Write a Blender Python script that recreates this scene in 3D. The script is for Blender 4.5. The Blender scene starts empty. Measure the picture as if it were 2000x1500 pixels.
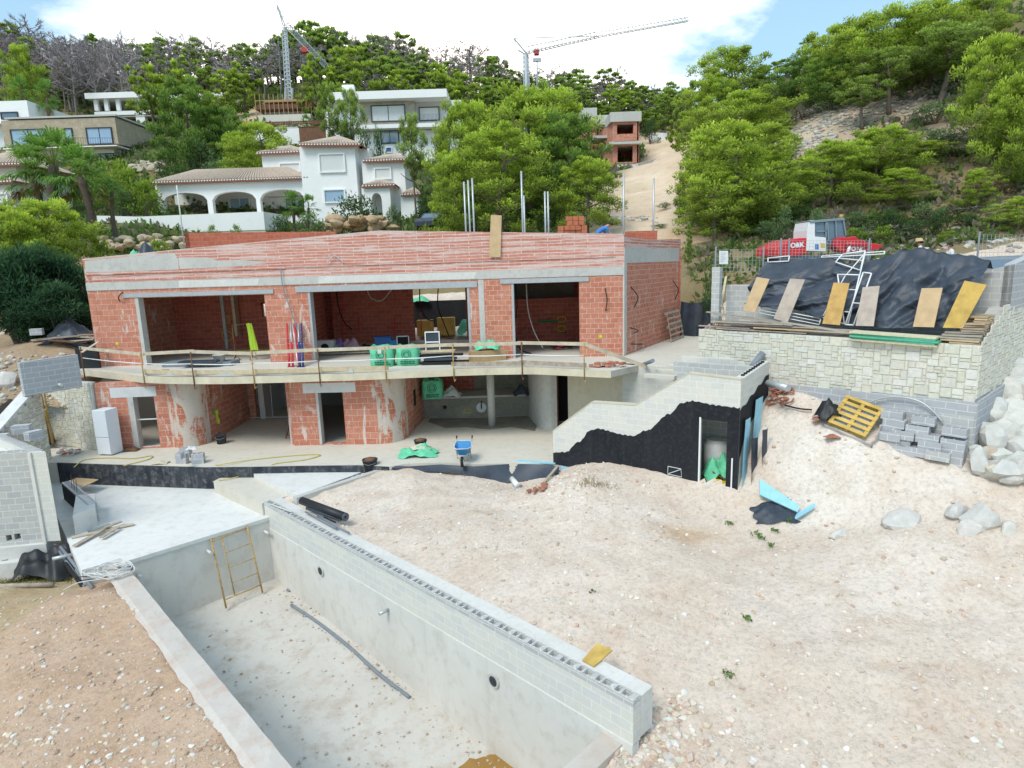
import bpy, bmesh, math, random
import numpy as np
from mathutils import Vector, Matrix, noise as mnoise
rnd = random.Random(7)
scene = bpy.context.scene
COL = scene.collection
# ---------------------------------------------------------------- camera
F_PX = 1230.0; CX, CY = 1000.0, 750.0
TH = math.radians(10.6); RO = math.radians(1.8); CAMZ = 7.0
_ct, _st, _cr, _sr = math.cos(TH), math.sin(TH), math.cos(RO), math.sin(RO)
FW = Vector((0, _ct, -_st)); _r0 = Vector((1, 0, 0)); _u0 = Vector((0, _st, _ct))
RT = _cr*_r0 - _sr*_u0; UP = _sr*_r0 + _cr*_u0
cam_d = bpy.data.cameras.new("camera"); cam = bpy.data.objects.new("camera", cam_d); COL.objects.link(cam)
cam_d.sensor_width = 36.0; cam_d.lens = 36.0*F_PX/2000.0; cam_d.clip_start = .1; cam_d.clip_end = 3000
cam.matrix_world = Matrix(((RT.x, UP.x, -FW.x, 0), (RT.y, UP.y, -FW.y, 0), (RT.z, UP.z, -FW.z, CAMZ), (0, 0, 0, 1)))
scene.camera = cam
def ray(x, y): x = float(x); y = float(y); return FW + ((x-CX)/F_PX)*RT - ((y-CY)/F_PX)*UP
def gz(x, y, z):
    d = ray(x, y); t = (z-CAMZ)/d.z; return Vector((d.x*t, d.y*t, z))
def gy(x, y, Y):
    d = ray(x, y); t = Y/d.y; return Vector((d.x*t, Y, CAMZ+d.z*t))
class Plane:                      # vertical plane through p0 and p1 (survey of a wall)
    def __init__(s, p0, p1):
        s.p0 = Vector((p0[0], p0[1], 0)); d = Vector((p1[0]-p0[0], p1[1]-p0[1], 0)); s.L = d.length
        s.d = d.normalized(); s.n = Vector((s.d.y, -s.d.x, 0))      # n: right-hand side of travel (towards viewer when going left to right)
    def at(s, x, y):
        r = ray(x, y); o = Vector((0, 0, CAMZ)); t = (s.p0-o).dot(s.n)/r.dot(s.n); p = o+r*t
        return ((p-s.p0).dot(s.d), p.z)
    def sx(s, x, y=650): return s.at(x, y)[0]
    def pt(s, u, z, off=0): p = s.p0+s.d*u+s.n*off; return Vector((p.x, p.y, z))
# ---------------------------------------------------------------- world and sun
SUN_EL, SUN_AZ = math.radians(52), math.radians(215)     # azimuth clockwise from +Y
w = bpy.data.worlds.new("World"); scene.world = w; w.use_nodes = True
def make_world():
    nt = w.node_tree; N = nt.nodes; L = nt.links; N.clear()
    out = N.new('ShaderNodeOutputWorld'); bg = N.new('ShaderNodeBackground'); L.new(bg.outputs[0], out.inputs[0])
    sky = N.new('ShaderNodeTexSky'); sky.sky_type = 'NISHITA'; sky.sun_disc = False
    sky.sun_elevation = SUN_EL; sky.sun_rotation = SUN_AZ; sky.air_density = 1.0; sky.dust_density = .6; sky.ozone_density = 1.5
    tc = N.new('ShaderNodeTexCoord')
    mp = N.new('ShaderNodeMapping'); mp.inputs['Scale'].default_value = (1, 1, 2.6); mp.inputs['Location'].default_value = (.35, .1, .2)
    L.new(tc.outputs['Generated'], mp.inputs[0])
    n1 = N.new('ShaderNodeTexNoise'); n1.inputs['Scale'].default_value = 2.1; n1.inputs['Detail'].default_value = 9; n1.inputs['Roughness'].default_value = .58; n1.inputs['Distortion'].default_value = .25
    L.new(mp.outputs[0], n1.inputs['Vector'])
    # clearer patch to the upper left and the far right of the view
    dt = N.new('ShaderNodeVectorMath'); dt.operation = 'DOT_PRODUCT'; dt.inputs[1].default_value = Vector((-.04, .92, .36)).normalized()
    L.new(tc.outputs['Generated'], dt.inputs[0])
    mr = N.new('ShaderNodeMapRange'); mr.inputs[1].default_value = .84; mr.inputs[2].default_value = .99; mr.inputs[3].default_value = -.1; mr.inputs[4].default_value = .17
    L.new(dt.outputs['Value'], mr.inputs[0])
    ad = N.new('ShaderNodeMath'); L.new(n1.outputs[0], ad.inputs[0]); L.new(mr.outputs[0], ad.inputs[1])
    cr = N.new('ShaderNodeValToRGB'); cr.color_ramp.elements[0].position = .46; cr.color_ramp.elements[1].position = .72
    L.new(ad.outputs[0], cr.inputs[0])
    sc = N.new('ShaderNodeMixRGB'); sc.blend_type = 'MULTIPLY'; sc.inputs[0].default_value = 1; sc.inputs[2].default_value = (.9, 1.12, 1.1, 1)
    L.new(sky.outputs[0], sc.inputs[1])
    pal = N.new('ShaderNodeMixRGB'); pal.inputs[0].default_value = .42; pal.inputs[2].default_value = (5.2, 7.6, 9.2, 1)   # thin high haze
    L.new(sc.outputs[0], pal.inputs[1])
    mx = N.new('ShaderNodeMixRGB'); mx.inputs[2].default_value = (19.5, 17.8, 15.8, 1)
    L.new(cr.outputs[0], mx.inputs[0]); L.new(pal.outputs[0], mx.inputs[1])
    L.new(mx.outputs[0], bg.inputs[0]); bg.inputs[1].default_value = .15
make_world()
sl = bpy.data.lights.new("sun", 'SUN'); sl.energy = 2.45; sl.angle = math.radians(24); sl.color = (1, .955, .88)
so = bpy.data.objects.new("sun", sl); COL.objects.link(so)
_sd = Vector((math.sin(SUN_AZ)*math.cos(SUN_EL), math.cos(SUN_AZ)*math.cos(SUN_EL), math.sin(SUN_EL)))
so.rotation_euler = _sd.to_track_quat('Z', 'Y').to_euler()
scene.view_settings.view_transform = 'Standard'; scene.view_settings.look = 'None'; scene.view_settings.exposure = 0
scene.render.engine = 'CYCLES'; scene.cycles.max_bounces = 6; scene.cycles.diffuse_bounces = 4; scene.cycles.transparent_max_bounces = 8
scene.cycles.use_denoising = True
# ---------------------------------------------------------------- materials
MATS = {}
def _nt(name):
    m = bpy.data.materials.new(name); m.use_nodes = True; MATS[name] = m
    nt = m.node_tree; b = nt.nodes['Principled BSDF']; b.inputs['Specular IOR Level'].default_value = .25
    return m, nt, b
def node(nt, t, **k):
    n = nt.nodes.new(t)
    for a, v in k.items():
        if a.startswith('i_'): n.inputs[a[2:].replace('_', ' ')].default_value = v
        else: setattr(n, a, v)
    return n
def noise(nt, co, scale, detail=5, rough=.6, dist=0):
    n = node(nt, 'ShaderNodeTexNoise'); n.inputs['Scale'].default_value = scale; n.inputs['Detail'].default_value = detail
    n.inputs['Roughness'].default_value = rough; n.inputs['Distortion'].default_value = dist; nt.links.new(co, n.inputs['Vector']); return n.outputs[0]
def ramp(nt, v, stops):
    r = node(nt, 'ShaderNodeValToRGB'); e = r.color_ramp.elements
    while len(e) < len(stops): e.new(.5)
    for i, (p, c) in enumerate(stops):
        e[i].position = p; e[i].color = (c, c, c, 1) if not isinstance(c, tuple) else (*c, 1)
    nt.links.new(v, r.inputs[0]); return r.outputs[0]
def mixc(nt, f, a, b, mode='MIX'):
    m = node(nt, 'ShaderNodeMixRGB', blend_type=mode)
    for i, v in ((0, f), (1, a), (2, b)):
        if isinstance(v, (int, float)): m.inputs[i].default_value = v
        elif isinstance(v, tuple): m.inputs[i].default_value = (*v, 1)
        else: nt.links.new(v, m.inputs[i])
    return m.outputs[0]
def bump(nt, b, h, st=.4, d=.02):
    n = node(nt, 'ShaderNodeBump'); n.inputs['Strength'].default_value = st; n.inputs['Distance'].default_value = d
    nt.links.new(h, n.inputs['Height']); nt.links.new(n.outputs[0], b.inputs['Normal'])
def coord(nt, kind='Object', scale=None):
    t = node(nt, 'ShaderNodeTexCoord'); o = t.outputs[kind]
    if scale:
        m = node(nt, 'ShaderNodeMapping'); m.inputs['Scale'].default_value = scale; nt.links.new(o, m.inputs[0]); o = m.outputs[0]
    return o
def vcol(nt): return node(nt, 'ShaderNodeVertexColor', layer_name='Col').outputs[0]
def plain(name, c, rough=.6, metal=0, var=.12, scale=6., spec=.25, bmp=0):
    m, nt, b = _nt(name); b.inputs['Roughness'].default_value = rough; b.inputs['Metallic'].default_value = metal; b.inputs['Specular IOR Level'].default_value = spec
    co = coord(nt); n = noise(nt, co, scale)
    f = ramp(nt, n, [(.3, 1-var), (.7, 1+var*.4)])
    nt.links.new(mixc(nt, 1., tuple(c), f, 'MULTIPLY'), b.inputs['Base Color'])
    if bmp: bump(nt, b, noise(nt, co, scale*6), bmp, .01)
    return m
def stained(name, base, light, dark, s1=.6, s2=5., bmp=.25, rough=.85):     # concrete, render, screed
    m, nt, b = _nt(name); b.inputs['Roughness'].default_value = rough
    co = coord(nt); a = noise(nt, co, s1, 6, .65, .4); c = noise(nt, co, s2, 6, .7)
    col = mixc(nt, ramp(nt, a, [(.35, 0), (.68, 1)]), base, light)
    col = mixc(nt, ramp(nt, c, [(.5, 0), (.78, .75)]), col, dark)
    st = noise(nt, coord(nt, 'Object', (3.5, 3.5, .22)), 1.6, 4, .6)
    col = mixc(nt, ramp(nt, st, [(.55, 0), (.8, .35)]), col, dark)
    nt.links.new(col, b.inputs['Base Color']); bump(nt, b, noise(nt, co, 22, 5, .7), bmp, .012); return m
def bricks(name, c1, c2, mort, w_, h_, ms=.018, smear=.5, smearc=(.52, .48, .44), smin=.55, stretch=(1, 1), bmp=.6, off=.5, bias=0, vs=0, fc=.72):
    m, nt, b = _nt(name); b.inputs['Roughness'].default_value = .9
    uv = coord(nt, 'UV')
    wob = node(nt, 'ShaderNodeTexNoise'); wob.inputs['Scale'].default_value = 1.3; wob.inputs['Detail'].default_value = 3; nt.links.new(uv, wob.inputs['Vector'])
    wv = node(nt, 'ShaderNodeMixRGB', blend_type='LINEAR_LIGHT'); wv.inputs[0].default_value = .035; nt.links.new(uv, wv.inputs[1]); nt.links.new(wob.outputs[1], wv.inputs[2])
    br = node(nt, 'ShaderNodeTexBrick', offset=off); br.inputs['Scale'].default_value = 1; br.inputs['Brick Width'].default_value = w_; br.inputs['Row Height'].default_value = h_
    br.inputs['Mortar Size'].default_value = ms; br.inputs['Mortar Smooth'].default_value = .25; br.inputs['Bias'].default_value = bias
    br.inputs['Color1'].default_value = (*c1, 1); br.inputs['Color2'].default_value = (*c2, 1); br.inputs['Mortar'].default_value = (*mort, 1)
    nt.links.new(wv.outputs[0], br.inputs['Vector'])
    fine = noise(nt, uv, 7, 6, .7)
    col = mixc(nt, 1., br.outputs[0], ramp(nt, fine, [(.25, fc), (.75, 1.12 if fc < .8 else 1.04)]), 'MULTIPLY')
    mp = node(nt, 'ShaderNodeMapping'); mp.inputs['Scale'].default_value = (stretch[0], stretch[1], 1); nt.links.new(uv, mp.inputs[0])
    sm = noise(nt, mp.outputs[0], 1.1, 8, .72, .3)
    col = mixc(nt, ramp(nt, sm, [(smin, 0), (smin+.07, smear)]), col, smearc)
    mp2 = node(nt, 'ShaderNodeMapping'); mp2.inputs['Scale'].default_value = (2.6, .6, 1); mp2.inputs['Location'].default_value = (3.7, 1.3, 0); nt.links.new(uv, mp2.inputs[0])
    if vs: col = mixc(nt, ramp(nt, noise(nt, mp2.outputs[0], 1.0, 7, .7, .5), [(vs, 0), (vs+.03, .85)]), col, smearc)
    nt.links.new(col, b.inputs['Base Color'])
    hh = node(nt, 'ShaderNodeMath', operation='SUBTRACT'); nt.links.new(fine, hh.inputs[0]); nt.links.new(br.outputs['Fac'], hh.inputs[1])
    bump(nt, b, hh.outputs[0], bmp, .015); return m
def colored(name, rough=.9, var=.25, scale=5., bmp=.5, tint=(1, 1, 1), bd=.02, transl=0):   # takes the face colours of the mesh
    m, nt, b = _nt(name); b.inputs['Roughness'].default_value = rough
    co = coord(nt); n = noise(nt, co, scale, 6, .7)
    col = mixc(nt, 1., vcol(nt), ramp(nt, n, [(.25, 1-var), (.75, 1+var*.5)]), 'MULTIPLY')
    nt.links.new(col, b.inputs['Base Color'])
    if bmp: bump(nt, b, n, bmp, bd)
    if transl:
        t = node(nt, 'ShaderNodeBsdfTranslucent'); nt.links.new(col, t.inputs[0]); ms = node(nt, 'ShaderNodeMixShader'); ms.inputs[0].default_value = transl
        nt.links.new(b.outputs[0], ms.inputs[1]); nt.links.new(t.outputs[0], ms.inputs[2]); nt.links.new(ms.outputs[0], nt.nodes['Material Output'].inputs[0])
    return m
BR1, BR2 = (.62, .265, .175), (.53, .19, .12)
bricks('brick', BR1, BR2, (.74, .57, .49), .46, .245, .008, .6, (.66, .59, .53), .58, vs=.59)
bricks('brick_small', (.62, .26, .17), (.54, .195, .12), (.74, .60, .52), .34, .215, .008, .6, (.66, .60, .55), .6, vs=.61)
bricks('brick_parapet', (.64, .285, .215), (.56, .22, .155), (.80, .64, .58), 1.1, .125, .014, .6, (.72, .61, .57), .5, (.3, 5.5), vs=.66)
bricks('brick_smeared', (.58, .21, .12), (.50, .16, .095), (.70, .55, .47), .4, .24, .009, .85, (.60, .54, .47), .47, (1.6, .9), vs=.47)
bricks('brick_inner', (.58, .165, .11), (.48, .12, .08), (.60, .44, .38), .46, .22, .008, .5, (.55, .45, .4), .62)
bricks('block', (.53, .52, .49), (.45, .445, .44), (.66, .65, .62), .4, .2, .011, .2, (.58, .565, .52), .6, bmp=.15, fc=.9)
bricks('block_cream', (.67, .64, .565), (.60, .59, .56), (.72, .70, .64), .42, .2, .010, .2, (.68, .655, .59), .6, bmp=.1, fc=.92)
bricks('block_gray', (.45, .455, .47), (.41, .415, .43), (.62, .62, .61), .5, .2, .012, .3, (.55, .55, .54), .62, bmp=.15, fc=.9)
bricks('wet_wall', (.30, .27, .22), (.27, .25, .2), (.27, .25, .21), .9, .6, .008, .5, (.36, .33, .28), .5)
stained('concrete', (.50, .485, .45), (.58, .56, .52), (.34, .33, .30))
stained('screed', (.60, .555, .47), (.67, .625, .54), (.52, .46, .37), .35, 3.)
stained('screed_white', (.68, .665, .63), (.75, .735, .70), (.54, .50, .44), .6, 3., .5)
stained('pool_render', (.62, .60, .55), (.69, .67, .62), (.48, .44, .38), .45, 2.5, .2)
stained('lime_strip', (.62, .60, .56), (.70, .68, .64), (.5, .47, .42), 1.2, 9, .6)
stained('beige_render', (.56, .50, .37), (.62, .56, .44), (.45, .38, .26), .7, 3.)
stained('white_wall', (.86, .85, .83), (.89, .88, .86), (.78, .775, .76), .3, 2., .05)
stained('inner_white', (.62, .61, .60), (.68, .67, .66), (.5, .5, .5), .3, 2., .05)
stained('bitumen', (.016, .017, .021), (.026, .027, .032), (.055, .055, .06), .5, 9., .3, .7)
stained('bitumen_worn', (.03, .034, .045), (.07, .075, .085), (.30, .30, .29), 1.6, 4., .3, .8)
plain('steel_lintel', (.44, .46, .47), .6, .2); plain('zinc', (.52, .54, .55), .45, .5); plain('pipe_gray', (.22, .25, .28), .5)
plain('rust', (.20, .10, .055), .9, 0, .4, 14); plain('prop_yellow', (.52, .35, .14), .8, 0, .45, 12); plain('prop_red', (.58, .04, .06), .5); plain('prop_blue', (.04, .06, .2), .5)
plain('pine_board', (.62, .50, .33), .8, 0, .25, 4); plain('old_board', (.44, .37, .29), .85, 0, .35, 5); plain('form_yellow', (.62, .41, .11), .7, 0, .3, 3); plain('form_tan', (.60, .42, .24), .75, 0, .2, 3); plain('form_grey', (.52, .43, .36), .8, 0, .25, 3)
plain('form_orange', (.62, .38, .13), .75, 0, .3, 3)
plain('form_green', (.12, .42, .26), .6, 0, .2, 4)
plain('rail_board', (.60, .51, .38), .85, 0, .3, 3); plain('fascia', (.66, .58, .43), .8, 0, .2, 2)
plain('white_paint', (.78, .78, .77), .4, 0, .05); plain('fridge_white', (.74, .78, .83), .3, 0, .03); plain('black_plastic', (.018, .02, .024), .5, 0, .3, 3, .4)
plain('tarp', (.045, .058, .08), .5, 0, .4, 2.2, .45, .5); plain('bag_green', (.15, .58, .34), .6, 0, .25, 5, .3, .3); plain('bag_mark', (.02, .13, .08), .7)
plain('insul_blue', (.33, .62, .74), .7, 0, .12, 5); plain('barrow_blue', (.05, .27, .55), .45); plain('hose_yellow', (.58, .48, .12), .6); plain('cable_white', (.66, .66, .64), .6)
plain('rubber', (.02, .02, .02), .7); plain('bucket_black', (.06, .065, .07), .75, 0, .6, 9); plain('hivis', (.42, .62, .05), .7); plain('cardboard', (.46, .31, .16), .85); plain('paint_yellow', (.66, .62, .02), .7); plain('paint_white', (.6, .62, .6), .8); plain('paint_red', (.62, .05, .08), .8)
plain('cloth_pink', (.55, .34, .42), .8); plain('cloth_purple', (.26, .16, .40), .8); plain('paint_green', (.05, .3, .12), .8)
plain('debris', (.40, .17, .11), .9, 0, .3, 10); plain('plastic_film', (.58, .57, .55), .35, 0, .15, 5); plain('sheet_yellow', (.70, .55, .02), .5)
plain('glass_dark', (.10, .16, .22), .08, 0, .1, 1, .8); plain('glass_sky', (.30, .42, .55), .08, 0, .1, .4, .8); plain('frame_dark', (.06, .065, .07), .5); plain('shutter', (.70, .70, .69), .6, 0, .04)
plain('crane_grey', (.46, .50, .52), .5); plain('crane_red', (.5, .06, .06), .5); plain('wood_brown', (.20, .10, .06), .8, 0, .3, 3)
plain('machine_red', (.55, .025, .035), .4, 0, .12, 3, .4); plain('machine_white', (.74, .75, .75), .4, 0, .06); plain('machine_grey', (.20, .26, .30), .5); plain('letter_white', (.8, .8, .8), .5); plain('sticker_blue', (.06, .16, .45), .5); plain('sticker_gold', (.62, .42, .08), .5)
plain('skin', (.50, .27, .18), .6); plain('shirt_blue', (.07, .22, .55), .8, 0, .15); plain('trousers', (.06, .07, .10), .85); plain('shirt_white', (.72, .72, .72), .8); plain('hair', (.035, .02, .015), .7); plain('straw', (.56, .42, .24), .85); plain('boots', (.05, .04, .03), .8)
plain('trunk', (.16, .125, .10), .95, 0, .35, 8, .1, .6); plain('trunk_grey', (.26, .23, .21), .95, 0, .3, 8, .1, .6); plain('bamboo', (.40, .27, .08), .7, 0, .3, 8)
plain('tile_roof', (.54, .43, .34), .9, 0, .3, 6); plain('tile_edge', (.30, .13, .09), .9, 0, .2, 6); plain('mud_water', (.36, .20, .05), .12, 0, .2, 2, .5)
colored('stone_face', .92, .2, 9, .45); colored('rock', .92, .22, 4, .6); colored('leaf', .7, .12, 2., 0, transl=.5); colored('twig', .9, .15, 3, 0); colored('lumber', .85, .25, 6, .3)
for n in ('bitumen', 'bitumen_worn'): MATS[n].node_tree.nodes['Principled BSDF'].inputs['Specular IOR Level'].default_value = .15
# ---------------------------------------------------------------- mesh builder
ORG = {}
def V3(p): return Vector((p[0], p[1], p[2] if len(p) > 2 else 0))
class M:
    def __init__(s): s.v = []; s.f = []; s.m = []; s.c = []; s.uv = {}; s.mi = 0; s.col = None; s.sm = False; s.smooth = []
    def quad(s, *pts, uv=None):
        n = len(s.v); s.v += [tuple(p) for p in pts]; s._f(tuple(range(n, n+len(pts))), uv)
    def _f(s, idx, uv=None):
        if uv: s.uv[len(s.f)] = uv
        s.f.append(idx); s.m.append(s.mi); s.c.append(s.col); s.smooth.append(s.sm)
    def box(s, c, size, rz=0, mat=None):
        x, y, z = [q/2 for q in size]
        T = Matrix.Translation(V3(c)) @ (mat.to_4x4() if mat else Matrix.Rotation(rz, 4, 'Z'))
        n = len(s.v)
        for a in ((-x, -y, -z), (x, -y, -z), (x, y, -z), (-x, y, -z), (-x, -y, z), (x, -y, z), (x, y, z), (-x, y, z)): s.v.append(tuple(T @ Vector(a)))
        for q in ((0, 3, 2, 1), (4, 5, 6, 7), (0, 1, 5, 4), (1, 2, 6, 5), (2, 3, 7, 6), (3, 0, 4, 7)): s._f(tuple(n+i for i in q))
    def hexa(s, p):     # 8 points: bottom 4 (ccw), top 4
        n = len(s.v); s.v += [tuple(a) for a in p]
        for q in ((0, 3, 2, 1), (4, 5, 6, 7), (0, 1, 5, 4), (1, 2, 6, 5), (2, 3, 7, 6), (3, 0, 4, 7)): s._f(tuple(n+i for i in q))
    def bar(s, a, b, w_, h_, up=(0, 0, 1)):     # rectangular bar from a to b
        a, b = V3(a), V3(b); d = (b-a).normalized(); u = Vector(up)
        if abs(d.dot(u)) > .98: u = Vector((0, 1, 0))
        x = d.cross(u).normalized()*w_/2; y = x.cross(d).normalized()*h_/2
        s.hexa([a-x-y, a+x-y, b+x-y, b-x-y, a-x+y, a+x+y, b+x+y, b-x+y])
    def prism(s, poly, z0, z1, cap=True):        # poly list of xy (ccw), z may be per-vertex lists
        k = len(poly); n = len(s.v)
        g = lambda z, i: z[i] if isinstance(z, (list, tuple)) else z
        s.v += [(p[0], p[1], g(z0, i)) for i, p in enumerate(poly)] + [(p[0], p[1], g(z1, i)) for i, p in enumerate(poly)]
        if cap: s._f(tuple(range(n+k-1, n-1, -1))); s._f(tuple(range(n+k, n+2*k)))
        for i in range(k): j = (i+1) % k; s._f((n+i, n+j, n+k+j, n+k+i))
    def tube(s, path, r, k=8, cap=True):
        P = [V3(p) for p in path]; n0 = len(s.v); R = r if isinstance(r, (list, tuple)) else [r]*len(P)
        u = None
        for i, p in enumerate(P):
            t = (P[min(i+1, len(P)-1)]-P[max(i-1, 0)]).normalized()
            if u is None: u = t.orthogonal().normalized()
            u = (u-t*u.dot(t)).normalized(); v = t.cross(u)
            for j in range(k):
                a = 2*math.pi*j/k; s.v.append(tuple(p+(u*math.cos(a)+v*math.sin(a))*R[i]))
        o = s.sm; s.sm = k > 5
        for i in range(len(P)-1):
            for j in range(k): q = (j+1) % k; s._f((n0+i*k+j, n0+i*k+q, n0+(i+1)*k+q, n0+(i+1)*k+j))
        s.sm = o
        if cap:
            s._f(tuple(range(n0+k-1, n0-1, -1))); e = n0+(len(P)-1)*k; s._f(tuple(range(e, e+k)))
    def lathe(s, c, prof, k=16, cap=True):       # prof: (r, z)
        n0 = len(s.v); c = V3(c)
        for r, z in prof:
            for j in range(k): a = 2*math.pi*j/k; s.v.append((c.x+r*math.cos(a), c.y+r*math.sin(a), c.z+z))
        o = s.sm; s.sm = True
        for i in range(len(prof)-1):
            for j in range(k): q = (j+1) % k; s._f((n0+i*k+j, n0+i*k+q, n0+(i+1)*k+q, n0+(i+1)*k+j))
        s.sm = o
        if cap: s._f(tuple(range(n0+k-1, n0-1, -1))); e = n0+(len(prof)-1)*k; s._f(tuple(range(e, e+k)))
    def rock(s, c, size, R, rz=None, sub=1):
        bm = bmesh.new(); bmesh.ops.create_icosphere(bm, subdivisions=sub, radius=1.0)
        # chip the ball with a few random planes: angular stone
        for _ in range(6 if sub > 1 else 3):
            d = Vector((R.gauss(0, 1), R.gauss(0, 1), R.gauss(0, 1))).normalized(); h = R.uniform(.5, .8)
            for v in bm.verts:
                e = v.co.dot(d)-h
                if e > 0: v.co -= d*e
        rot = Matrix.Rotation(R.uniform(0, 6.28) if rz is None else rz, 3, 'Z') @ Matrix.Rotation(R.uniform(-.3, .3), 3, 'X')
        n = len(s.v); c = V3(c); sz = Vector(size)
        for v in bm.verts:
            j = 1+R.uniform(-.07, .07); p = rot @ Vector((v.co.x*sz.x*j, v.co.y*sz.y*j, v.co.z*sz.z*j)); s.v.append(tuple(c+p))
        for f in bm.faces: s._f(tuple(n+v.index for v in f.verts))
        bm.free()
    def grid(s, P):      # rows of points
        n = len(s.v); R, C = len(P), len(P[0])
        for row in P: s.v += [tuple(p) for p in row]
        for i in range(R-1):
            for j in range(C-1): s._f((n+i*C+j, n+i*C+j+1, n+(i+1)*C+j+1, n+(i+1)*C+j))
    def wall(s, pl, z0, z1, th, ops=(), s0=0., s1=None, off=0., top=None):
        """wall along a Plane; front face at offset off, going th behind it; ops = (u0,u1,za,zb) openings; top = [(u, z)] profile"""
        s1 = pl.L if s1 is None else s1
        us = sorted({s0, s1, *[u for o in ops for u in o[:2] if s0 < u < s1], *([u for u, _ in top if s0 < u < s1] if top else [])})
        def tz(u):
            if not top: return z1
            if u <= top[0][0]: return top[0][1]
            for (a, za), (b, zb) in zip(top, top[1:]):
                if u <= b: return za+(zb-za)*(u-a)/(b-a)
            return top[-1][1]
        for a, b in zip(us, us[1:]):
            mid = (a+b)/2; hs = sorted([(o[2], o[3]) for o in ops if o[0] < mid < o[1]]); z = z0; segs = []
            for h in hs:
                if h[0] > z+.01: segs.append((z, h[0]))
                z = h[1]
            segs.append((z, None))
            for q, r in segs:
                ra, rb = (tz(a), tz(b)) if r is None else (r, r)
                if ra <= q+.01 and rb <= q+.01: continue
                s.hexa([pl.pt(a, q, off), pl.pt(b, q, off), pl.pt(b, q, off-th), pl.pt(a, q, off-th), pl.pt(a, ra, off), pl.pt(b, rb, off), pl.pt(b, rb, off-th), pl.pt(a, ra, off-th)])
    def build(s, name, mats, parent=None, label=None, cat=None, group=None, kind=None, bevel=0, clean=False, local=False):
        if isinstance(mats, str): mats = [mats]
        me = bpy.data.meshes.new(name)
        if local: org = Vector((0, 0, 0))
        elif parent is not None: org = ORG.get(parent.name, Vector((0, 0, 0)))
        else:
            a = np.array(s.v); org = Vector((float((a[:, 0].min()+a[:, 0].max())/2), float((a[:, 1].min()+a[:, 1].max())/2), float(a[:, 2].min())))
        a = np.array(s.v, dtype=np.float64)
        uvw = a.copy()
        me.from_pydata((a-np.array(org)).tolist(), [], s.f); me.update()
        for m in mats: me.materials.append(MATS[m])
        me.polygons.foreach_set('material_index', s.m); me.polygons.foreach_set('use_smooth', s.smooth)
        if len(s.f) < 60000:
            uvl = me.uv_layers.new(name='UVMap'); uvs = np.zeros((len(me.loops), 2))
            for p in me.polygons:
                if p.index in s.uv:
                    for li, t in zip(p.loop_indices, s.uv[p.index]): uvs[li] = t
                    continue
                n = p.normal
                if abs(n.z) > .75:
                    for li in p.loop_indices: q = uvw[me.loops[li].vertex_index]; uvs[li] = (q[0], q[1])
                else:
                    t = Vector((-n.y, n.x, 0)).normalized()
                    for li in p.loop_indices: q = uvw[me.loops[li].vertex_index]; uvs[li] = (q[0]*t.x+q[1]*t.y, q[2])
            uvl.data.foreach_set('uv', uvs.ravel())
        if any(c is not None for c in s.c):
            at = me.color_attributes.new('Col', 'FLOAT_COLOR', 'CORNER')
            cs = np.ones((len(me.loops), 4)); tot = np.zeros(len(s.f), int); me.polygons.foreach_get('loop_total', tot)
            pc = np.array([(*(c or (.5, .5, .5)), 1) for c in s.c]); cs[:] = np.repeat(pc, tot, axis=0)
            at.data.foreach_set('color', cs.ravel())
        if clean:
            bm = bmesh.new(); bm.from_mesh(me); bmesh.ops.remove_doubles(bm, verts=bm.verts, dist=.0005); bm.to_mesh(me); bm.free()
        o = bpy.data.objects.new(name, me); COL.objects.link(o)
        if parent is not None: o.parent = parent; ORG[o.name] = org
        else: o.location = org; ORG[o.name] = org
        if bevel:
            b = o.modifiers.new('bevel', 'BEVEL'); b.width = bevel; b.segments = 2; b.limit_method = 'ANGLE'
        tag(o, label, cat, group, kind); return o
def tag(o, label=None, cat=None, group=None, kind=None):
    for k, v in (('label', label), ('category', cat), ('group', group), ('kind', kind)):
        if v: o[k] = v
    return o
def thing(name, label, cat, loc, group=None, rz=0):
    o = bpy.data.objects.new(name, None); COL.objects.link(o); o.location = V3(loc); o.rotation_euler = (0, 0, rz); o.empty_display_size = .3
    ORG[o.name] = V3(loc); tag(o, label, cat, group); return o
KIDS = {}
def copy_tree(o, parent=None):
    c = o.copy(); COL.objects.link(c)
    if parent is not None: c.parent = parent
    for ch in [x for x in KIDS.get(o.name, [])]: copy_tree(ch, c)
    return c
def reg(root):
    def rec(o):
        KIDS[o.name] = [x for x in COL.objects if x.parent == o]
        for x in KIDS[o.name]: rec(x)
    rec(root); return root
def dup(root, loc, rz=0, scale=None, label=None, group=None):
    c = copy_tree(root); c.location = loc; c.rotation_euler = (0, 0, rz)
    if scale: c.scale = scale
    if label: c['label'] = label
    if group: c['group'] = group
    return c
def jit(c, a, R=rnd): k = 1+R.uniform(-a, a); return tuple(max(0, x*k*(1+R.uniform(-a, a)*.25)) for x in c)
def lerp(a, b, t): return a+(b-a)*t
stained('pool_floor', (.56, .525, .47), (.63, .60, .55), (.40, .30, .21), .22, 1.6, .5)
stained('coping_left', (.53, .47, .41), (.60, .56, .51), (.50, .31, .23), .5, 1.4, .5)
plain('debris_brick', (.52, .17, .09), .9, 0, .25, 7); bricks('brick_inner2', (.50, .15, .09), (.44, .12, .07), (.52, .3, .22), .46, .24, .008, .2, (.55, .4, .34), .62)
bricks('stone_grey', (.50, .46, .38), (.42, .39, .33), (.40, .38, .34), .6, .25, .015, .5, (.56, .52, .44), .5)
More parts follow.
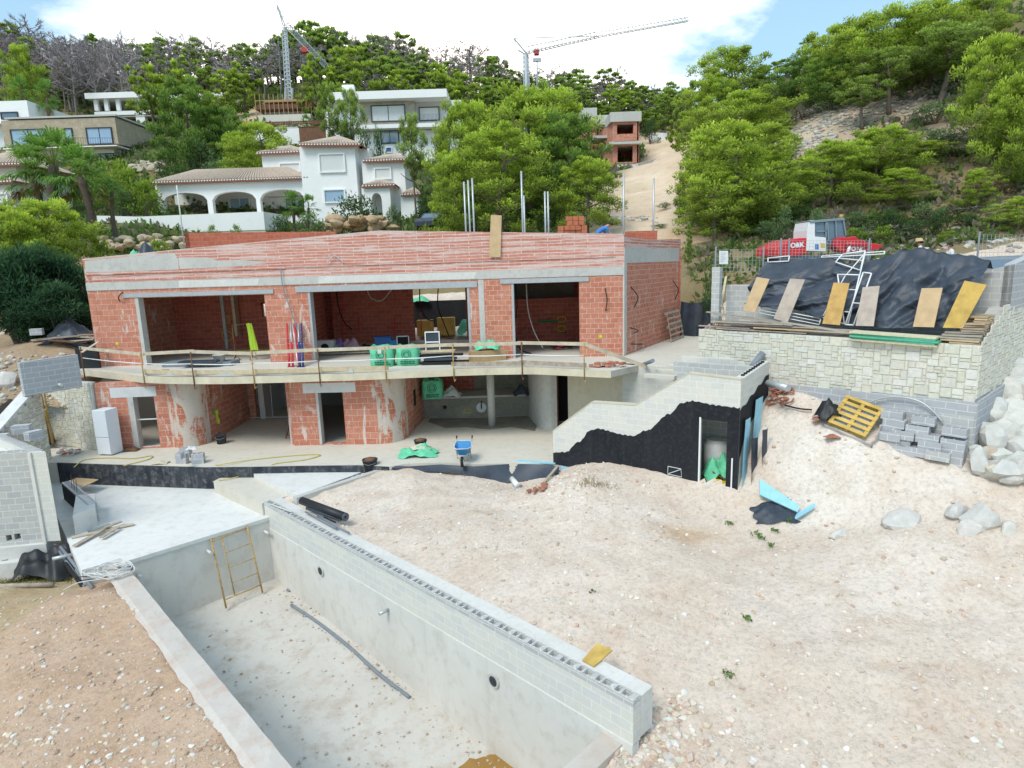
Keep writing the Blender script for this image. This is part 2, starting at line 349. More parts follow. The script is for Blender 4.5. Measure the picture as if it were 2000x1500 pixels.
# ================================================================ terrain: one height function through surveyed points
CP = []
def cz(x, y, z): CP.append(tuple(gz(x, y, z)))
def cy(x, y, Y): CP.append(tuple(gy(x, y, Y)))
for p in [(1250, 1400, -1.35), (1500, 1470, -1.25), (1900, 1450, -1.0), (1275, 1330, -1.1), (1210, 1240, -.75), (1000, 1130, -.42), (800, 1030, -.36), (720, 990, -.36), (640, 965, -.34),
          (800, 930, -.05), (860, 925, -.35), (900, 938, -.4), (1050, 938, -.45), (960, 955, -.6), (1150, 925, .42), (1100, 940, .3), (1020, 985, -.25), (1000, 950, -.75), (940, 935, -.5), (1250, 965, .0), (1300, 975, -.15), (1400, 1000, -.3), (1500, 1020, -.4), (1650, 1060, -.35),
          (1760, 1045, .08), (1950, 1055, .3), (1560, 1005, -.3), (1650, 1003, -.05), (1750, 990, .35), (1850, 985, .6), (1950, 985, .8), (2050, 985, .9), (1500, 1150, -.65), (1800, 1200, -.6), (2000, 1250, -.5), (1300, 1100, -.42), (1100, 1050, -.3), (900, 1020, -.3),  (2150, 1100, .2), (2200, 1500, -.8), (1400, 1250, -.85), (1600, 1350, -1.0), (1100, 1600, -1.5), (1600, 1700, -1.3), (2200, 1800, -1.2),
          (0, 1200, -1.0), (200, 1180, -.9), (0, 1480, -1.0), (420, 1480, -.95), (300, 1360, -.92), (-300, 1400, -1.1), (0, 1150, -1.35), (100, 1135, -1.75), (60, 1085, -1.8), (-200, 1120, -1.7), (180, 1135, -1.5), (100, 1800, -1.2), (-400, 1900, -1.2)]: cz(*p)
# foot of the stone retaining wall (front corner, along the face) and bank
RC = gy(1905, 781, 16.3); RCx = Vector((RC.x, RC.y, 0)); RD = Vector((.66, -.75, 0)).normalized(); RN = Vector((.75, .66, 0)).normalized()
RCx = RCx
for x, y in ((1900, 900),): CP.append(tuple(gy(x, y, 16.15)))
RPL = Plane(RCx-RD*7.3, RCx)
for x, y in ((1540, 760), (1640, 790)):
    u, z = RPL.at(x, y); q = RPL.pt(u, z, .1); CP.append(tuple(q))
for _k, _z in ((3, 2.3), (6, 3.2), (9, 4.0)):
    for _j, _e in ((.7, 0), (4, .2), (8, .5)): _p = RCx+RN*_k+RD*_j; CP.append((_p.x, _p.y, _z+_e))
CP += [(10.98, 17.8, 2.0), (10.4, 17.3, 1.72), (11.5, 16.2, 1.42), (12.3, 15.5, 1.3), (13.4, 15.2, 1.3)]
for p in [(1530, 880, 18.3), (1560, 870, 18.0), (1640, 882, 17.3), (1720, 915, 16.75), (1790, 945, 16.1), (1880, 945, 15.5)]: cy(*p)
def hit(x, y):
    d = ray(x, y); t = np.arange(6, 70, .05); Z = hgt(d.x*t, d.y*t); k = int(np.argmax(CAMZ+d.z*t < Z)); return Vector((d.x*t[k], d.y*t[k], Z[k]))
# left flank
for p in [(20, 770, 26), (60, 690, 29), (130, 660, 31), (0, 680, 32), (-300, 700, 30), (-300, 820, 22), (100, 620, 36), (-400, 560, 45), (-500, 430, 70)]: cy(*p)
# court behind and beside the house at first floor level
for p in [(-10, 36), (0, 36), (6, 37), (10, 35), (7.5, 29), (9.5, 31), (-17, 35.5), (8.2, 26)]: CP.append((p[0], p[1], 3.05))
for p in [(-16, 40), (-8, 41), (0, 41)]: CP.append((p[0], p[1], 4.5))
for p in [(13, 26), (16, 24), (22, 24), (12, 30), (18, 32), (24, 31), (30, 27), (11, 36)]: CP.append((p[0], p[1], 5.85))
# the hill: white villa, street, ridge, right-hand slope
for p in [(200, 480, 50), (100, 470, 52), (320, 470, 56), (450, 462, 63), (650, 455, 60), (250, 420, 64), (800, 448, 60), (900, 456, 48), (1100, 455, 46),
          (120, 318, 92), (330, 305, 90), (450, 345, 84), (600, 330, 82), (760, 318, 88), (880, 330, 84), (1000, 400, 60), (1000, 330, 84), (250, 255, 112), (250, 248, 119), (400, 240, 119), (180, 248, 118), (300, 226, 128), (430, 226, 127), (0, 258, 108), (450, 225, 118), (600, 235, 112), (-400, 280, 105),
          (-500, 130, 140), (0, 135, 140), (200, 150, 140), (400, 165, 140), (600, 160, 138), (800, 178, 136), (1000, 196, 136), (1200, 216, 140), (1320, 232, 140),
          (1205, 338, 102), (1225, 445, 46), (1245, 420, 56), (1272, 375, 74), (1300, 330, 98), (1330, 262, 120), (1150, 420, 52), (1130, 360, 80), (1330, 440, 46), (1340, 380, 60),
          (1400, 440, 46), (1400, 320, 66), (1420, 240, 90), (1500, 445, 42), (1600, 455, 40), (1700, 448, 41), (1850, 455, 38), (1980, 470, 34), (1550, 240, 66), (1560, 310, 54), (1700, 270, 54), (1850, 350, 44), (1950, 310, 44),
          (2000, 220, 48), (1650, 165, 72), (1760, 190, 60), (1900, 95, 64), (2000, 20, 64), (1500, 185, 80), (1800, 60, 70), (2300, -100, 66), (2300, 300, 44), (2400, 480, 36), (1600, 110, 84)]: cy(*p)
for X, Y, Z in [(-150, 240, 45), (-60, 240, 40), (0, 240, 36), (80, 240, 40), (-150, 420, 15), (0, 420, 10), (200, 420, 15), (110, 130, 50), (180, 120, 60), (-220, 150, 50), (-160, 60, 15), (-80, 10, -3), (80, 10, -1), (-60, -30, -4), (60, -30, -3), (0, -30, -4), (120, 50, 25)]: CP.append((X, Y, Z))
_cp = np.array(CP)
def _solve():
    n = len(_cp); d = np.hypot(_cp[:, None, 0]-_cp[None, :, 0], _cp[:, None, 1]-_cp[None, :, 1])
    A = np.zeros((n+3, n+3)); A[:n, :n] = d+np.eye(n)*.0; A[:n, n] = 1; A[:n, n+1:n+3] = _cp[:, :2]; A[n, :n] = 1; A[n+1:, :n] = _cp[:, :2].T
    b = np.zeros(n+3); b[:n] = _cp[:, 2]; return np.linalg.lstsq(A, b, rcond=None)[0]
_w = _solve()
def hgt(X, Y):
    X = np.asarray(X, float); Y = np.asarray(Y, float); sh = X.shape; x, y = X.ravel(), Y.ravel(); out = np.zeros(x.size)
    for i in range(0, x.size, 20000):
        d = np.hypot(x[i:i+20000, None]-_cp[None, :, 0], y[i:i+20000, None]-_cp[None, :, 1]); out[i:i+20000] = d @ _w[:-3]+_w[-3]+_w[-2]*x[i:i+20000]+_w[-1]*y[i:i+20000]
    return out.reshape(sh)
def h1(x, y): return float(hgt([x], [y])[0])
_rs = np.random.RandomState(3); _G = _rs.rand(64, 64)
def vn(x, y, s):       # value noise -1..1
    x = np.asarray(x)*s; y = np.asarray(y)*s; xi = np.floor(x).astype(int); yi = np.floor(y).astype(int); fx = x-xi; fy = y-yi; fx = fx*fx*(3-2*fx); fy = fy*fy*(3-2*fy)
    g = lambda a, b: _G[a % 64, b % 64]
    return ((g(xi, yi)*(1-fx)+g(xi+1, yi)*fx)*(1-fy)+(g(xi, yi+1)*(1-fx)+g(xi+1, yi+1)*fx)*fy)*2-1
def fbm(x, y, s, o=4): return sum(vn(np.asarray(x)+7.3*k, np.asarray(y)-3.1*k, s*2**k)*.5**k for k in range(o))
def inside(px, py, poly):
    r = np.zeros(np.shape(px), bool); n = len(poly)
    for i in range(n):
        x0, y0 = poly[i][:2]; x1, y1 = poly[(i+1) % n][:2]
        c = ((y0 > py) != (y1 > py)) & (px < (x1-x0)*(py-y0)/((y1-y0) or 1e-9)+x0); r ^= c
    return r
# ================================================================ the unfinished brick villa
FP = Plane((-18.79, 28.45), (4.79, 26.5)); A0 = FP.pt(0, 0); B0 = FP.pt(FP.L, 0); C0 = Vector((8.97, 33.39, 0)); FL = 3.1; LOW = 2.84
RP = Plane(B0, C0)
D0 = Vector((-18.0, 36.5, 0))
house = thing('unfinished_house', 'two storey unfinished villa of bare orange brick with long balcony slab', 'house', (-7, 28, 0))
HB = lambda m, n, mat, **k: m.build(n, mat, house, **k)
OP1 = (2.18, 8.13, FL-.2, 6.12); OP2 = (10.09, 17.16, FL-.2, 6.16); OP3 = (18.95, 21.8, FL-.2, 6.27)
TOPP = [(0, 7.87), (4.76, 8.15), (13.42, 8.62), (14.2, 8.60), (18.2, 8.42), (FL and 23.66, 8.13)]
m = M(); m.wall(FP, FL-.1, 6.5, .3, [OP1, OP2], 0, 17.9); HB(m, 'upper_wall', 'brick')
m = M(); m.wall(FP, FL-.1, 6.5, .3, [OP3], 17.9, FP.L-.002); HB(m, 'upper_wall', 'brick_small', label='upper wall of smaller bricks round the right-hand opening')
m = M(); m.wall(FP, 6.5, 6.84, .33, off=.03); HB(m, 'ring_beam', 'concrete')
m = M(); m.wall(FP, 6.84, 8, .28, top=TOPP); HB(m, 'parapet', 'brick_parapet')
m = M(); m.wall(FP, 7.18, 7.27, .3, s0=.05, s1=9.2, off=.045); m.wall(FP, 7.24, 7.30, .3, s0=9.25, s1=23.3, off=.035); m.wall(FP, 6.9, 6.96, .3, s0=0, s1=9, off=.02); HB(m, 'parapet_ledge', 'brick_parapet')
# cement patches trowelled on the parapet
def patch(pl, pts, off, mat, name='cement_patch'):
    k = M()
    P = [pl.pt(u, z, off) for u, z in pts]; k.quad(*P)
    return HB(k, name, mat)
patch(FP, [(.05, 7.3), (4.4, 7.3), (4.42, 7.72), (4.3, 8.02), (2.2, 7.93), (.1, 7.8)], .008, 'concrete')
patch(FP, [(4.45, 7.32), (7.6, 7.36), (8.4, 7.5), (7.5, 7.6), (6.2, 7.62), (5.8, 7.78), (4.45, 7.82)], .006, 'concrete')
m = M(); m.bar(FP.pt(0, 7.885, -.14), FP.pt(4.76, 8.165, -.14), .26, .03); m.bar(FP.pt(4.76, 8.165, -.14), FP.pt(13.42, 8.635, -.14), .26, .03); m.bar(FP.pt(13.42, 8.635, -.14), FP.pt(23.6, 8.145, -.14), .26, .03); HB(m, 'parapet_capping', 'concrete')
# lintels
for (a, b, za, zb) in ((1.64, 8.57, 6.15, 6.33), (9.57, 17.5, 6.17, 6.42), (18.5, 22.2, 6.28, 6.47)):
    m = M(); m.wall(FP, za, zb, .34, s0=a, s1=b, off=.05); HB(m, 'lintel', 'steel_lintel')
# plastered jambs
for u, (za, zb), w_ in ((2.18, (FL, 6.14), .16), (10.09, (FL, 6.16), .1), (17.06, (FL, 6.16), .1), (18.95, (FL, 6.27), .1)):
    m = M(); m.wall(FP, za, zb, .36, s0=u, s1=u+w_, off=.012); HB(m, 'jamb', 'steel_lintel' if u > 3 else 'concrete')
m = M(); m.wall(FP, 3.15, 6.48, .05, s0=17.55, s1=17.78, off=.006); HB(m, 'cement_patch', 'concrete')
# right-hand end wall
TR = [(0, 8.13), (.8, 8.02), (3, 7.98), (RP.L, 8.1)]
m = M(); m.wall(RP, FL-.1, 6.98, .3); HB(m, 'end_wall', 'brick_small')
for a, b in ((4.3, 7.9), (10.6, 17.4)): patch(FP, [(a, 6.52), (b, 6.53), (b+.1, 6.8), (a+.05, 6.83)], .036, 'lime_strip')
m = M(); m.wall(RP, 6.98, 7.6, .32, off=.02); HB(m, 'ring_beam', 'concrete')
m = M(); m.wall(RP, 7.6, 8, .28, top=TR); HB(m, 'parapet', 'brick_parapet')
m = M(); m.wall(RP, FL, 7.0, .2, s0=-.02, s1=.28, off=.022); HB(m, 'corner_column', 'concrete')
# other outside walls, roof and floors
LP_ = Plane(D0, A0); BP = Plane(C0, D0)
m = M(); m.wall(LP_, FL-.1, 7.85, .3); HB(m, 'side_wall', 'brick')
# back wall with the door to the court and a small window
bu = lambda X: (BP.p0.x-X)/abs(BP.d.x)
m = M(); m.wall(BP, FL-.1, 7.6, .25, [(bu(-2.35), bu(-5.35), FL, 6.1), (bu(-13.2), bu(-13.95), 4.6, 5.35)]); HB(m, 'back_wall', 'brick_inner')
poly = [(A0.x+.15, A0.y-.0), (B0.x-.1, B0.y+.05), (C0.x-.15, C0.y), (D0.x, D0.y)]
ins = [(FP.pt(.1, 0, -.05).x, FP.pt(.1, 0, -.05).y), (FP.pt(23.5, 0, -.05).x, FP.pt(23.5, 0, -.05).y), (C0.x-.1, C0.y-.1), (D0.x+.1, D0.y-.1)]
m = M(); m.prism(ins, 6.52, 7.3); HB(m, 'roof_slab', 'concrete')
# inner walls of the upper floor
def inwall(p0, p1, z0, z1, mat, th=.15, ops=(), name='partition_wall'):
    k = M(); pl = Plane(p0, p1); k.wall(pl, z0, z1, th, ops); return HB(k, name, mat)
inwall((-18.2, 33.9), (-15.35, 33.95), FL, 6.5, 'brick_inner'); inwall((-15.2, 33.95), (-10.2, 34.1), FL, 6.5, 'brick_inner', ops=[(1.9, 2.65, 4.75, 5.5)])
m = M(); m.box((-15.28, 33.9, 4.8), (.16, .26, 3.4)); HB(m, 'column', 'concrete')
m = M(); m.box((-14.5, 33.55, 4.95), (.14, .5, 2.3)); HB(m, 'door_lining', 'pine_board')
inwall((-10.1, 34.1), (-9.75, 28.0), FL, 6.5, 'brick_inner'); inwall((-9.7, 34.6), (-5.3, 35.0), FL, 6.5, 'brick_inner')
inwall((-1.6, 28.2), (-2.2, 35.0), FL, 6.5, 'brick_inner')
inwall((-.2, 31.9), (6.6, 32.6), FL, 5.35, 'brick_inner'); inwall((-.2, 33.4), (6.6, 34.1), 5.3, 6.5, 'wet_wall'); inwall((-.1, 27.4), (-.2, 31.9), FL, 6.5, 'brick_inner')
# ------- balcony slab
EP = [(168, 735), (280, 747.5), (330, 749.5), (380, 750), (440, 750), (500, 748.5), (560, 747), (625, 744.5), (690, 743), (760, 740), (825, 737), (890, 734), (955, 732), (1018, 731), (1045, 731), (1070, 732), (1110, 734), (1150, 736), (1194, 738)]
EDGE = [gz(x, y, LOW) for x, y in EP]; EDGE[0] = gz(164, 733, LOW)
sl_poly = [(p.x, p.y) for p in EDGE]+[(5.2, 24.2), (5.6, 26.6), (C0.x-.35, C0.y-.2), (D0.x+.2, D0.y-.2), (A0.x-.3, A0.y+.05), (-19.6, 27.6)]
m = M(); m.prism(sl_poly, LOW+.02, FL); HB(m, 'balcony_slab', 'screed')
def strip(path, z0, z1, th, mat, name, off=0, lab=None, par=house):
    k = M()
    for a, b in zip(path, path[1:]):
        d = Vector((b.x-a.x, b.y-a.y, 0)).normalized(); n = Vector((d.y, -d.x, 0)); o = n*off; t = n*(off-th)
        k.hexa([(*(a+o).xy, z0), (*(b+o).xy, z0), (*(b+t).xy, z0), (*(a+t).xy, z0), (*(a+o).xy, z1), (*(b+o).xy, z1), (*(b+t).xy, z1), (*(a+t).xy, z1)])
    return k.build(name, mat, par, label=lab)
strip(EDGE, LOW, FL+.02, .03, 'fascia', 'slab_edge_board', .033)
strip(EDGE[1:9], FL+.03, FL+.2, .06, 'concrete', 'slab_upstand', -.1)
m = M()
for k in range(14): m.box((4.0+rnd.uniform(-.9, .25), 23.9+rnd.uniform(-.25, .3), FL+.05+rnd.uniform(0, .1)), (.3, .16, .1), rnd.uniform(0, 3))
HB(m, 'broken_brick_edge', 'brick')
# ------- lower floor
G = lambda x, y: gz(x, y, 0)
def lowwall(p0, p1, mat, ops=(), th=.25, z1=LOW, name='lower_wall'): return inwall(p0, p1, 0, z1, mat, th, ops, name)
q0 = Vector((-17.1, 25.3, 0)); qd1 = Vector((-14.2, 25.45, 0)); PLA = Plane(q0, qd1)
m = M(); m.wall(PLA, 0, LOW, .3, [(PLA.sx(262, 870), PLA.sx(313, 868), .05, 2.2)]); HB(m, 'lower_wall', 'brick')
u1, u2 = PLA.sx(262, 870), PLA.sx(313, 868)
m = M(); m.wall(PLA, 2.2, 2.62, .3, s0=u1-.65, s1=u2+.12, off=.012); HB(m, 'lintel', 'inner_white')
m = M(); m.wall(PLA, .03, 2.2, .34, s0=u1, s1=u1+.22, off=.01); HB(m, 'jamb', 'concrete')
m = M(); m.wall(PLA, 1.2, 1.24, .05, s0=u1+.2, s1=u2, off=-.12); m.wall(PLA, .03, .07, .05, s0=u1+.2, s1=u2, off=-.12); HB(m, 'door_batten', 'white_paint')
def curved(path, z0, z1, mat, name, th=.22, n=8, uvs=1):
    # smooth wall through plan points (Catmull-Rom)
    P = [V3(p) for p in path]; P = [P[0]*2-P[1]]+P+[P[-1]*2-P[-2]]; Q = []
    for i in range(1, len(P)-2):
        for k in range(n):
            t = k/n; a, b, c, d = P[i-1:i+3]
            Q.append(.5*((2*b)+(c-a)*t+(2*a-5*b+4*c-d)*t*t+(3*b-a-3*c+d)*t**3))
    Q.append(P[-2]); k = M(); L = 0
    k.sm = True
    N = len(Q); nn = []
    for i in range(N):
        d = (Q[min(i+1, N-1)]-Q[max(i-1, 0)]); d.z = 0; d.normalize(); nn.append(Vector((d.y, -d.x, 0)))
    for i in range(N-1):
        a, b = Q[i], Q[i+1]; e = (b-a).length; a2, b2 = a-nn[i]*th, b-nn[i+1]*th
        k.quad((a.x, a.y, z0), (b.x, b.y, z0), (b.x, b.y, z1), (a.x, a.y, z1), uv=[(L, z0), (L+e, z0), (L+e, z1), (L, z1)])
        k.quad((b2.x, b2.y, z0), (a2.x, a2.y, z0), (a2.x, a2.y, z1), (b2.x, b2.y, z1), uv=[(L, z0), (L+e, z0), (L+e, z1), (L, z1)])
        L += e
    k.sm = False
    for i in (0, N-1):
        a = Q[i]; b = a-nn[i]*th; k.quad((a.x, a.y, z0), (b.x, b.y, z0), (b.x, b.y, z1), (a.x, a.y, z1))
    return HB(k, name, mat)
curved([qd1, (-13.75, 25.28), (-13.35, 25.4), (-13.05, 25.75), (-12.95, 26.2)], 0, LOW, 'brick_smeared', 'curved_wall')
pw = Plane((-12.95, 26.2), (-13.05, 30.1))
m = M(); m.wall(Plane((-12.95, 26.2), (-12.9, 30.0)), 0, LOW, .25, [(.3, .75, 1.1, 2.5)]); HB(m, 'recess_wall', 'brick')
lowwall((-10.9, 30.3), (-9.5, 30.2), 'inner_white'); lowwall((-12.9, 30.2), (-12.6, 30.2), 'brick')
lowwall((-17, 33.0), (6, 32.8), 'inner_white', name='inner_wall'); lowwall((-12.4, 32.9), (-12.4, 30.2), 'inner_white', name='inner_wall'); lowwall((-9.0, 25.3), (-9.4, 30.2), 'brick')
q2p = Vector((-9.05, 25.1, 0)); q2e = Vector((-5.5, 24.95, 0)); PLB = Plane(q2p, q2e); u3, u4 = PLB.sx(625, 868), PLB.sx(677, 868)
m = M(); m.wall(PLB, 0, LOW, .3, [(u3, u4, .05, 2.2)]); HB(m, 'lower_wall', 'brick')
m = M(); m.wall(PLB, 2.2, 2.6, .3, s0=u3-.5, s1=u4+.55, off=.012); HB(m, 'lintel', 'inner_white')
m = M(); m.wall(PLB, .03, 2.2, .34, s0=u3, s1=u3+.1, off=.01); HB(m, 'jamb', 'concrete')
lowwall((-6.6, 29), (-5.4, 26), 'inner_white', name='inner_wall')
curved([q2e, (-5.0, 25.05), (-4.6, 25.5), (-4.48, 26.1)], 0, LOW, 'brick_smeared', 'curved_wall')
lowwall((-4.48, 26.1), (-4.2, 29.2), 'brick')
m = M(); pq = Plane((-4.48, 26.1), (-4.2, 29.2)); m.wall(pq, 1.0, 1.75, .1, s0=1.2, s1=1.6, off=.006); HB(m, 'junction_box', 'rubber')
# recess with the long bench
bnA, bnB = Vector((-4.25, 29.15, 0)), Vector((.75, 29.2, 0)); PB = Plane(bnA, bnB)
m = M(); m.wall(PB, 0, .95, .25); HB(m, 'bench_wall', 'wet_wall')
m = M(); m.wall(PB, .95, 1.04, 1.6, off=.12); HB(m, 'bench_top', 'concrete')
lowwall((-4.2, 30.9), (-1.9, 30.9), 'brick_inner', name='recess_back'); lowwall((-1.9, 30.9), (.8, 30.9), 'wet_wall', name='recess_back')
m = M(); m.quad(*[gz(x, y, .004) for x, y in ((836, 824), (870, 836), (910, 834), (955, 839), (1000, 834), (1045, 842), (1052, 822), (1030, 812), (930, 816), (840, 817))]); m.build('wet_patch', 'wet_wall', kind='structure')
m = M(); c = gz(961, 831, 0); m.lathe((c.x, c.y, 0), [(.17, 0), (.17, LOW)], 20); HB(m, 'round_column', 'concrete')
curved([(.75, 29.2), (.95, 27.6), (1.2, 26.7), (1.55, 26.35), (1.9, 26.4)], 0, LOW, 'concrete', 'curved_wall')
lowwall((1.9, 26.4), (2.1, 28.0), 'brick', name='door_reveal')
m = M(); m.wall(Plane((2.05, 27.9), (2.9, 27.6)), 0, LOW, .1); HB(m, 'inner_wall', 'rubber')  # black panel that paints the darkness of the door gap
BW0 = Vector((2.35, 26.1, 0)); BW1 = Vector((4.35, 24.3, 0))
m = M(); m.wall(Plane(BW0, BW1), 0, LOW+.02, .25); HB(m, 'beige_wall', 'beige_render')
m = M(); m.wall(Plane((4.35, 24.3), (7.4, 22.2)), 0, FL, .25); HB(m, 'stair_back_wall', 'block_cream')
# ---------------------------------------------------------------- guard rail
gr = thing('guard_rail', 'rough timber guard rail along the whole balcony edge of the brick villa', 'railing', EDGE[6])
px = [159, 272, 378, 495, 623, 752, 884, 1017, 1138]
def on_edge(x):
    for (a, _), (b, _), p, q in zip(EP, EP[1:], EDGE, EDGE[1:]):
        if x <= b: t = (x-a)/(b-a); return p.lerp(q, t)
    return EDGE[-1]
posts = [on_edge(max(x+12 if x < 300 else x+3, 168)) for x in px]
for i, p in enumerate(posts):
    k = M(); b = p+Vector((0, -.06, 0)); k.tube([(b.x, b.y, LOW-.12), (b.x, b.y, 4.12)], .023, 6); k.tube([(b.x, b.y, LOW-.12), (b.x+.02, b.y-.06, LOW-.2), (b.x+.06, b.y+.05, LOW-.14)], .018, 5)
    k.build('post', 'rust' if i in (0, 2, 4, 7) else 'prop_yellow', gr)
tp = [Vector((p.x, p.y+.0, 4.06+(.06 if i == 2 else 0)-(.06 if i in (1, 3) else 0))) for i, p in enumerate(posts)]
for i in range(8):
    k = M(); a, b = tp[i], tp[i+1]; o = .02 if i % 2 else 0; e = (b-a).normalized()*.15; k.bar(a-e+Vector((0, o, o*.5)), b+e+Vector((0, o, o*.5)), .03, .13); k.build('top_board', 'rail_board', gr)
k = M(); k.bar(tp[8]+Vector((0, -.03, .02)), gz(1262, 716, 3.16), .03, .14); k.build('end_board', 'rail_board', gr, label='board sloping down from the last post')
k = M()
for i in range(8):
    a, b = Vector((*tp[i].xy, 3.62)), Vector((*tp[i+1].xy, 3.62+.02*(i % 2))); k.tube([a, a.lerp(b, .5)-Vector((0, 0, .03)), b], .022, 6)
k.build('mid_rail', 'white_paint', gr)
for i, mt in ((1, 'pine_board'), (2, 'pine_board'), (3, 'pine_board'), (4, 'pine_board'), (6, 'old_board'), (7, 'old_board')):
    k = M(); a, b = Vector((*posts[i].xy, 3.3)), Vector((*posts[i+1].xy, 3.26)); e = (b-a).normalized()*.1; k.bar(a-e+Vector((0, .05, 0)), b+e+Vector((0, .05, 0)), .03, .17); k.build('toe_board', mt, gr)
# ================================================================ pool, terraces, walls
PZ = -.85
# pool frame: origin at the far right corner, e1 along the right wall towards the viewer, e2 to the left
PO = Vector((-8.12, 19.55, 0)); e1 = Vector((10.26, -10.23, 0)).normalized(); e2 = Vector((-e1.y*-1, 0, 0)); e2 = Vector((e1.y, -e1.x, 0))   # to the left/near
if e2.x > 0: e2 = -e2
pl_ = lambda a, b, z=0: Vector((*(PO+e1*a+e2*b).xy, z))
WID = 4.25; LEN = 13.55
pool = thing('swimming_pool', 'empty unfinished swimming pool shell of grey rendered blocks with dusty floor', 'pool', pl_(6, 2, -3.4))
def fl(a): return -3.02-.6*a/LEN
m = M(); nA, nB = 60, 20
m.grid([[Vector((*pl_(a, b).xy, fl(a)+.03*float(fbm(a, b, .9))+(.10 if b > 99 else 0))) for b in np.linspace(-.1, WID+.5, nB)][::-1] for a in np.linspace(-.1, LEN+.1, nA)]); m.build('basin_floor', 'pool_floor', pool)
RW = Plane(pl_(-.25, 0), pl_(LEN+.6, 0)); RT_ = -.36
m = M(); m.wall(RW, -4.1, -1.22, .2, off=.02, s0=.25); m.build('rendered_wall', 'pool_render', pool)
m = M(); m.wall(RW, -1.24, RT_-.12, .22, off=0); m.build('block_courses', 'block_cream', pool)
# open top course: face shells and webs
m = M(); m.wall(RW, RT_-.125, RT_, .035, off=.002); m.wall(RW, RT_-.125, RT_, .035, off=-.185)
u = 0
while u < RW.L-.01:
    m.wall(RW, RT_-.125, RT_-.004, .15, s0=u, s1=min(u+(.05 if int(u/.21) % 2 else .11), RW.L), off=-.034); u += .21
m.build('open_block_course', 'block', pool)
m = M(); m.wall(RW, -1.2, RT_-.04, .38, off=-.223); m.build('concrete_backing', 'lime_strip', pool)
FW_ = Plane(pl_(0, WID+.3), pl_(0, 0))
m = M(); m.wall(FW_, -4.1, PZ-.1, .3, off=0); m.build('rendered_wall', 'pool_render', pool)
m = M(); m.wall(FW_, PZ-.1, PZ+.012, .35, off=.03); m.build('wall_coping', 'screed_white', pool)
SK = .024
LW = Plane(pl_(LEN+6, WID+SK*(LEN+6)), pl_(-.02, WID))
m = M(); m.wall(LW, -4.1, PZ-.06, .3, off=0); m.build('rendered_wall', 'pool_render', pool)
m = M(); N = 60
tops = []
for i in range(N+1):
    a = -.3+(LEN+5)*i/N; w1 = WID+.5+.03*rnd.uniform(-1, 1)
    tops.append([Vector((*pl_(a, b+SK*a).xy, PZ+.02+rnd.uniform(-.012, .012)-(.05 if j == 3 else 0))) for j, b in enumerate((WID-.03, WID+.16, WID+.38, w1))])
m.grid(tops)
for i in range(N):
    a, b = tops[i][0], tops[i+1][0]; m.quad(a, b, b-Vector((0, 0, .12)), a-Vector((0, 0, .12)))
m.build('wall_coping', 'coping_left', pool)
EW = Plane(pl_(LEN, 0), pl_(LEN, WID))
m = M(); m.wall(EW, -4.1, -1.45, .3, off=0, s0=-.2); m.build('rendered_wall', 'pool_render', pool)
m = M(); m.wall(EW, -1.45, -1.3, .42, off=.03, s0=-.3); m.build('wall_coping', 'coping_left', pool)
# light niches and pipe stubs
for x, y in ((629, 1114), (967, 1328)):
    u, z = RW.at(x, y); p = RW.pt(u, z, .02); m = M(); n = RW.n
    m.tube([p-n*.02, p+n*.045], .16, 20); m.mi = 1; m.tube([p+n*.03, p+n*.047], .115, 18); m.build('light_niche', ['concrete', 'bucket_black'], pool)
for pl, pts in ((FW_, ((405, 1075), (516, 1037), (270, 1122))), (RW, ((760, 1190),))):
    for x, y in pts:
        u, z = pl.at(x, y); p = pl.pt(u, z, 0); m = M(); m.tube([p, p+pl.n*.3], .045, 10); m.build('pipe_stub', 'cable_white' if pl is FW_ else 'zinc', pool)
# muddy puddle
pu = gz(940, 1492, -3.52); m = M()
m.quad(*[Vector((pu.x+math.cos(a)*r*1.3, pu.y+math.sin(a)*r*.45-.15, fl(11)-.0+.035)) for a, r in [(k*math.pi/9, .75+.25*math.sin(k*2.3)) for k in range(18)]])
m.build('mud_puddle', 'mud_water', kind='structure')
# ---- terraces
TE = [G(*p) for p in [(112, 903), (200, 906), (300, 909), (400, 912), (500, 911), (600, 909), (700, 908), (760, 911), (800, 905), (860, 903), (930, 906), (1000, 905), (1080, 905)]]
ter = [(p.x, p.y) for p in TE]+[(2.2, 22.4), (5.2, 22.6), (5.2, 24), (2.4, 27), (1, 33), (-17.6, 33), (-17.6, 26), (-20.9, 25.8), (-20.9, 23.6)]
m = M(); m.prism(ter, -1.6, 0); m.build('terrace', 'screed', kind='structure')
k = M()
for a, b in zip(TE[:8], TE[1:8]):
    d = Vector((b.x-a.x, b.y-a.y, 0)).normalized(); n = Vector((d.y, -d.x, 0))*.03
    k.hexa([(*(a+n).xy, -1.5), (*(b+n).xy, -1.5), (*b.xy, -1.5), (*a.xy, -1.5), (*(a+n).xy, -.02), (*(b+n).xy, -.02), (*b.xy, -.01), (*a.xy, -.01)])
k.build('waterproofed_edge', 'bitumen_worn', None, 'black bitumen painted face of the terrace step above the white pool slab', 'terrace edge')
# pool slab with a square pit
def S(x, y, z=PZ): return gz(x, y, z)
sa, sb, sc_, sd = pl_(-.33, 0), pl_(-.33, WID+.25), S(138, 1075), S(118, 1015)
slab = [S(150, 1095), *[pl_(-.32, WID+.9)], pl_(-.32, -.02), pl_(-1.0, -.05), G(500, 911)+Vector((.5, .3, 0)), G(112, 903)+Vector((0, .2, 0)), S(90, 940), S(112, 1010)]
slab = [(p.x, p.y) for p in slab]
pit = [S(*p) for p in ((178, 1052), (226, 1038), (214, 1022), (170, 1036))]

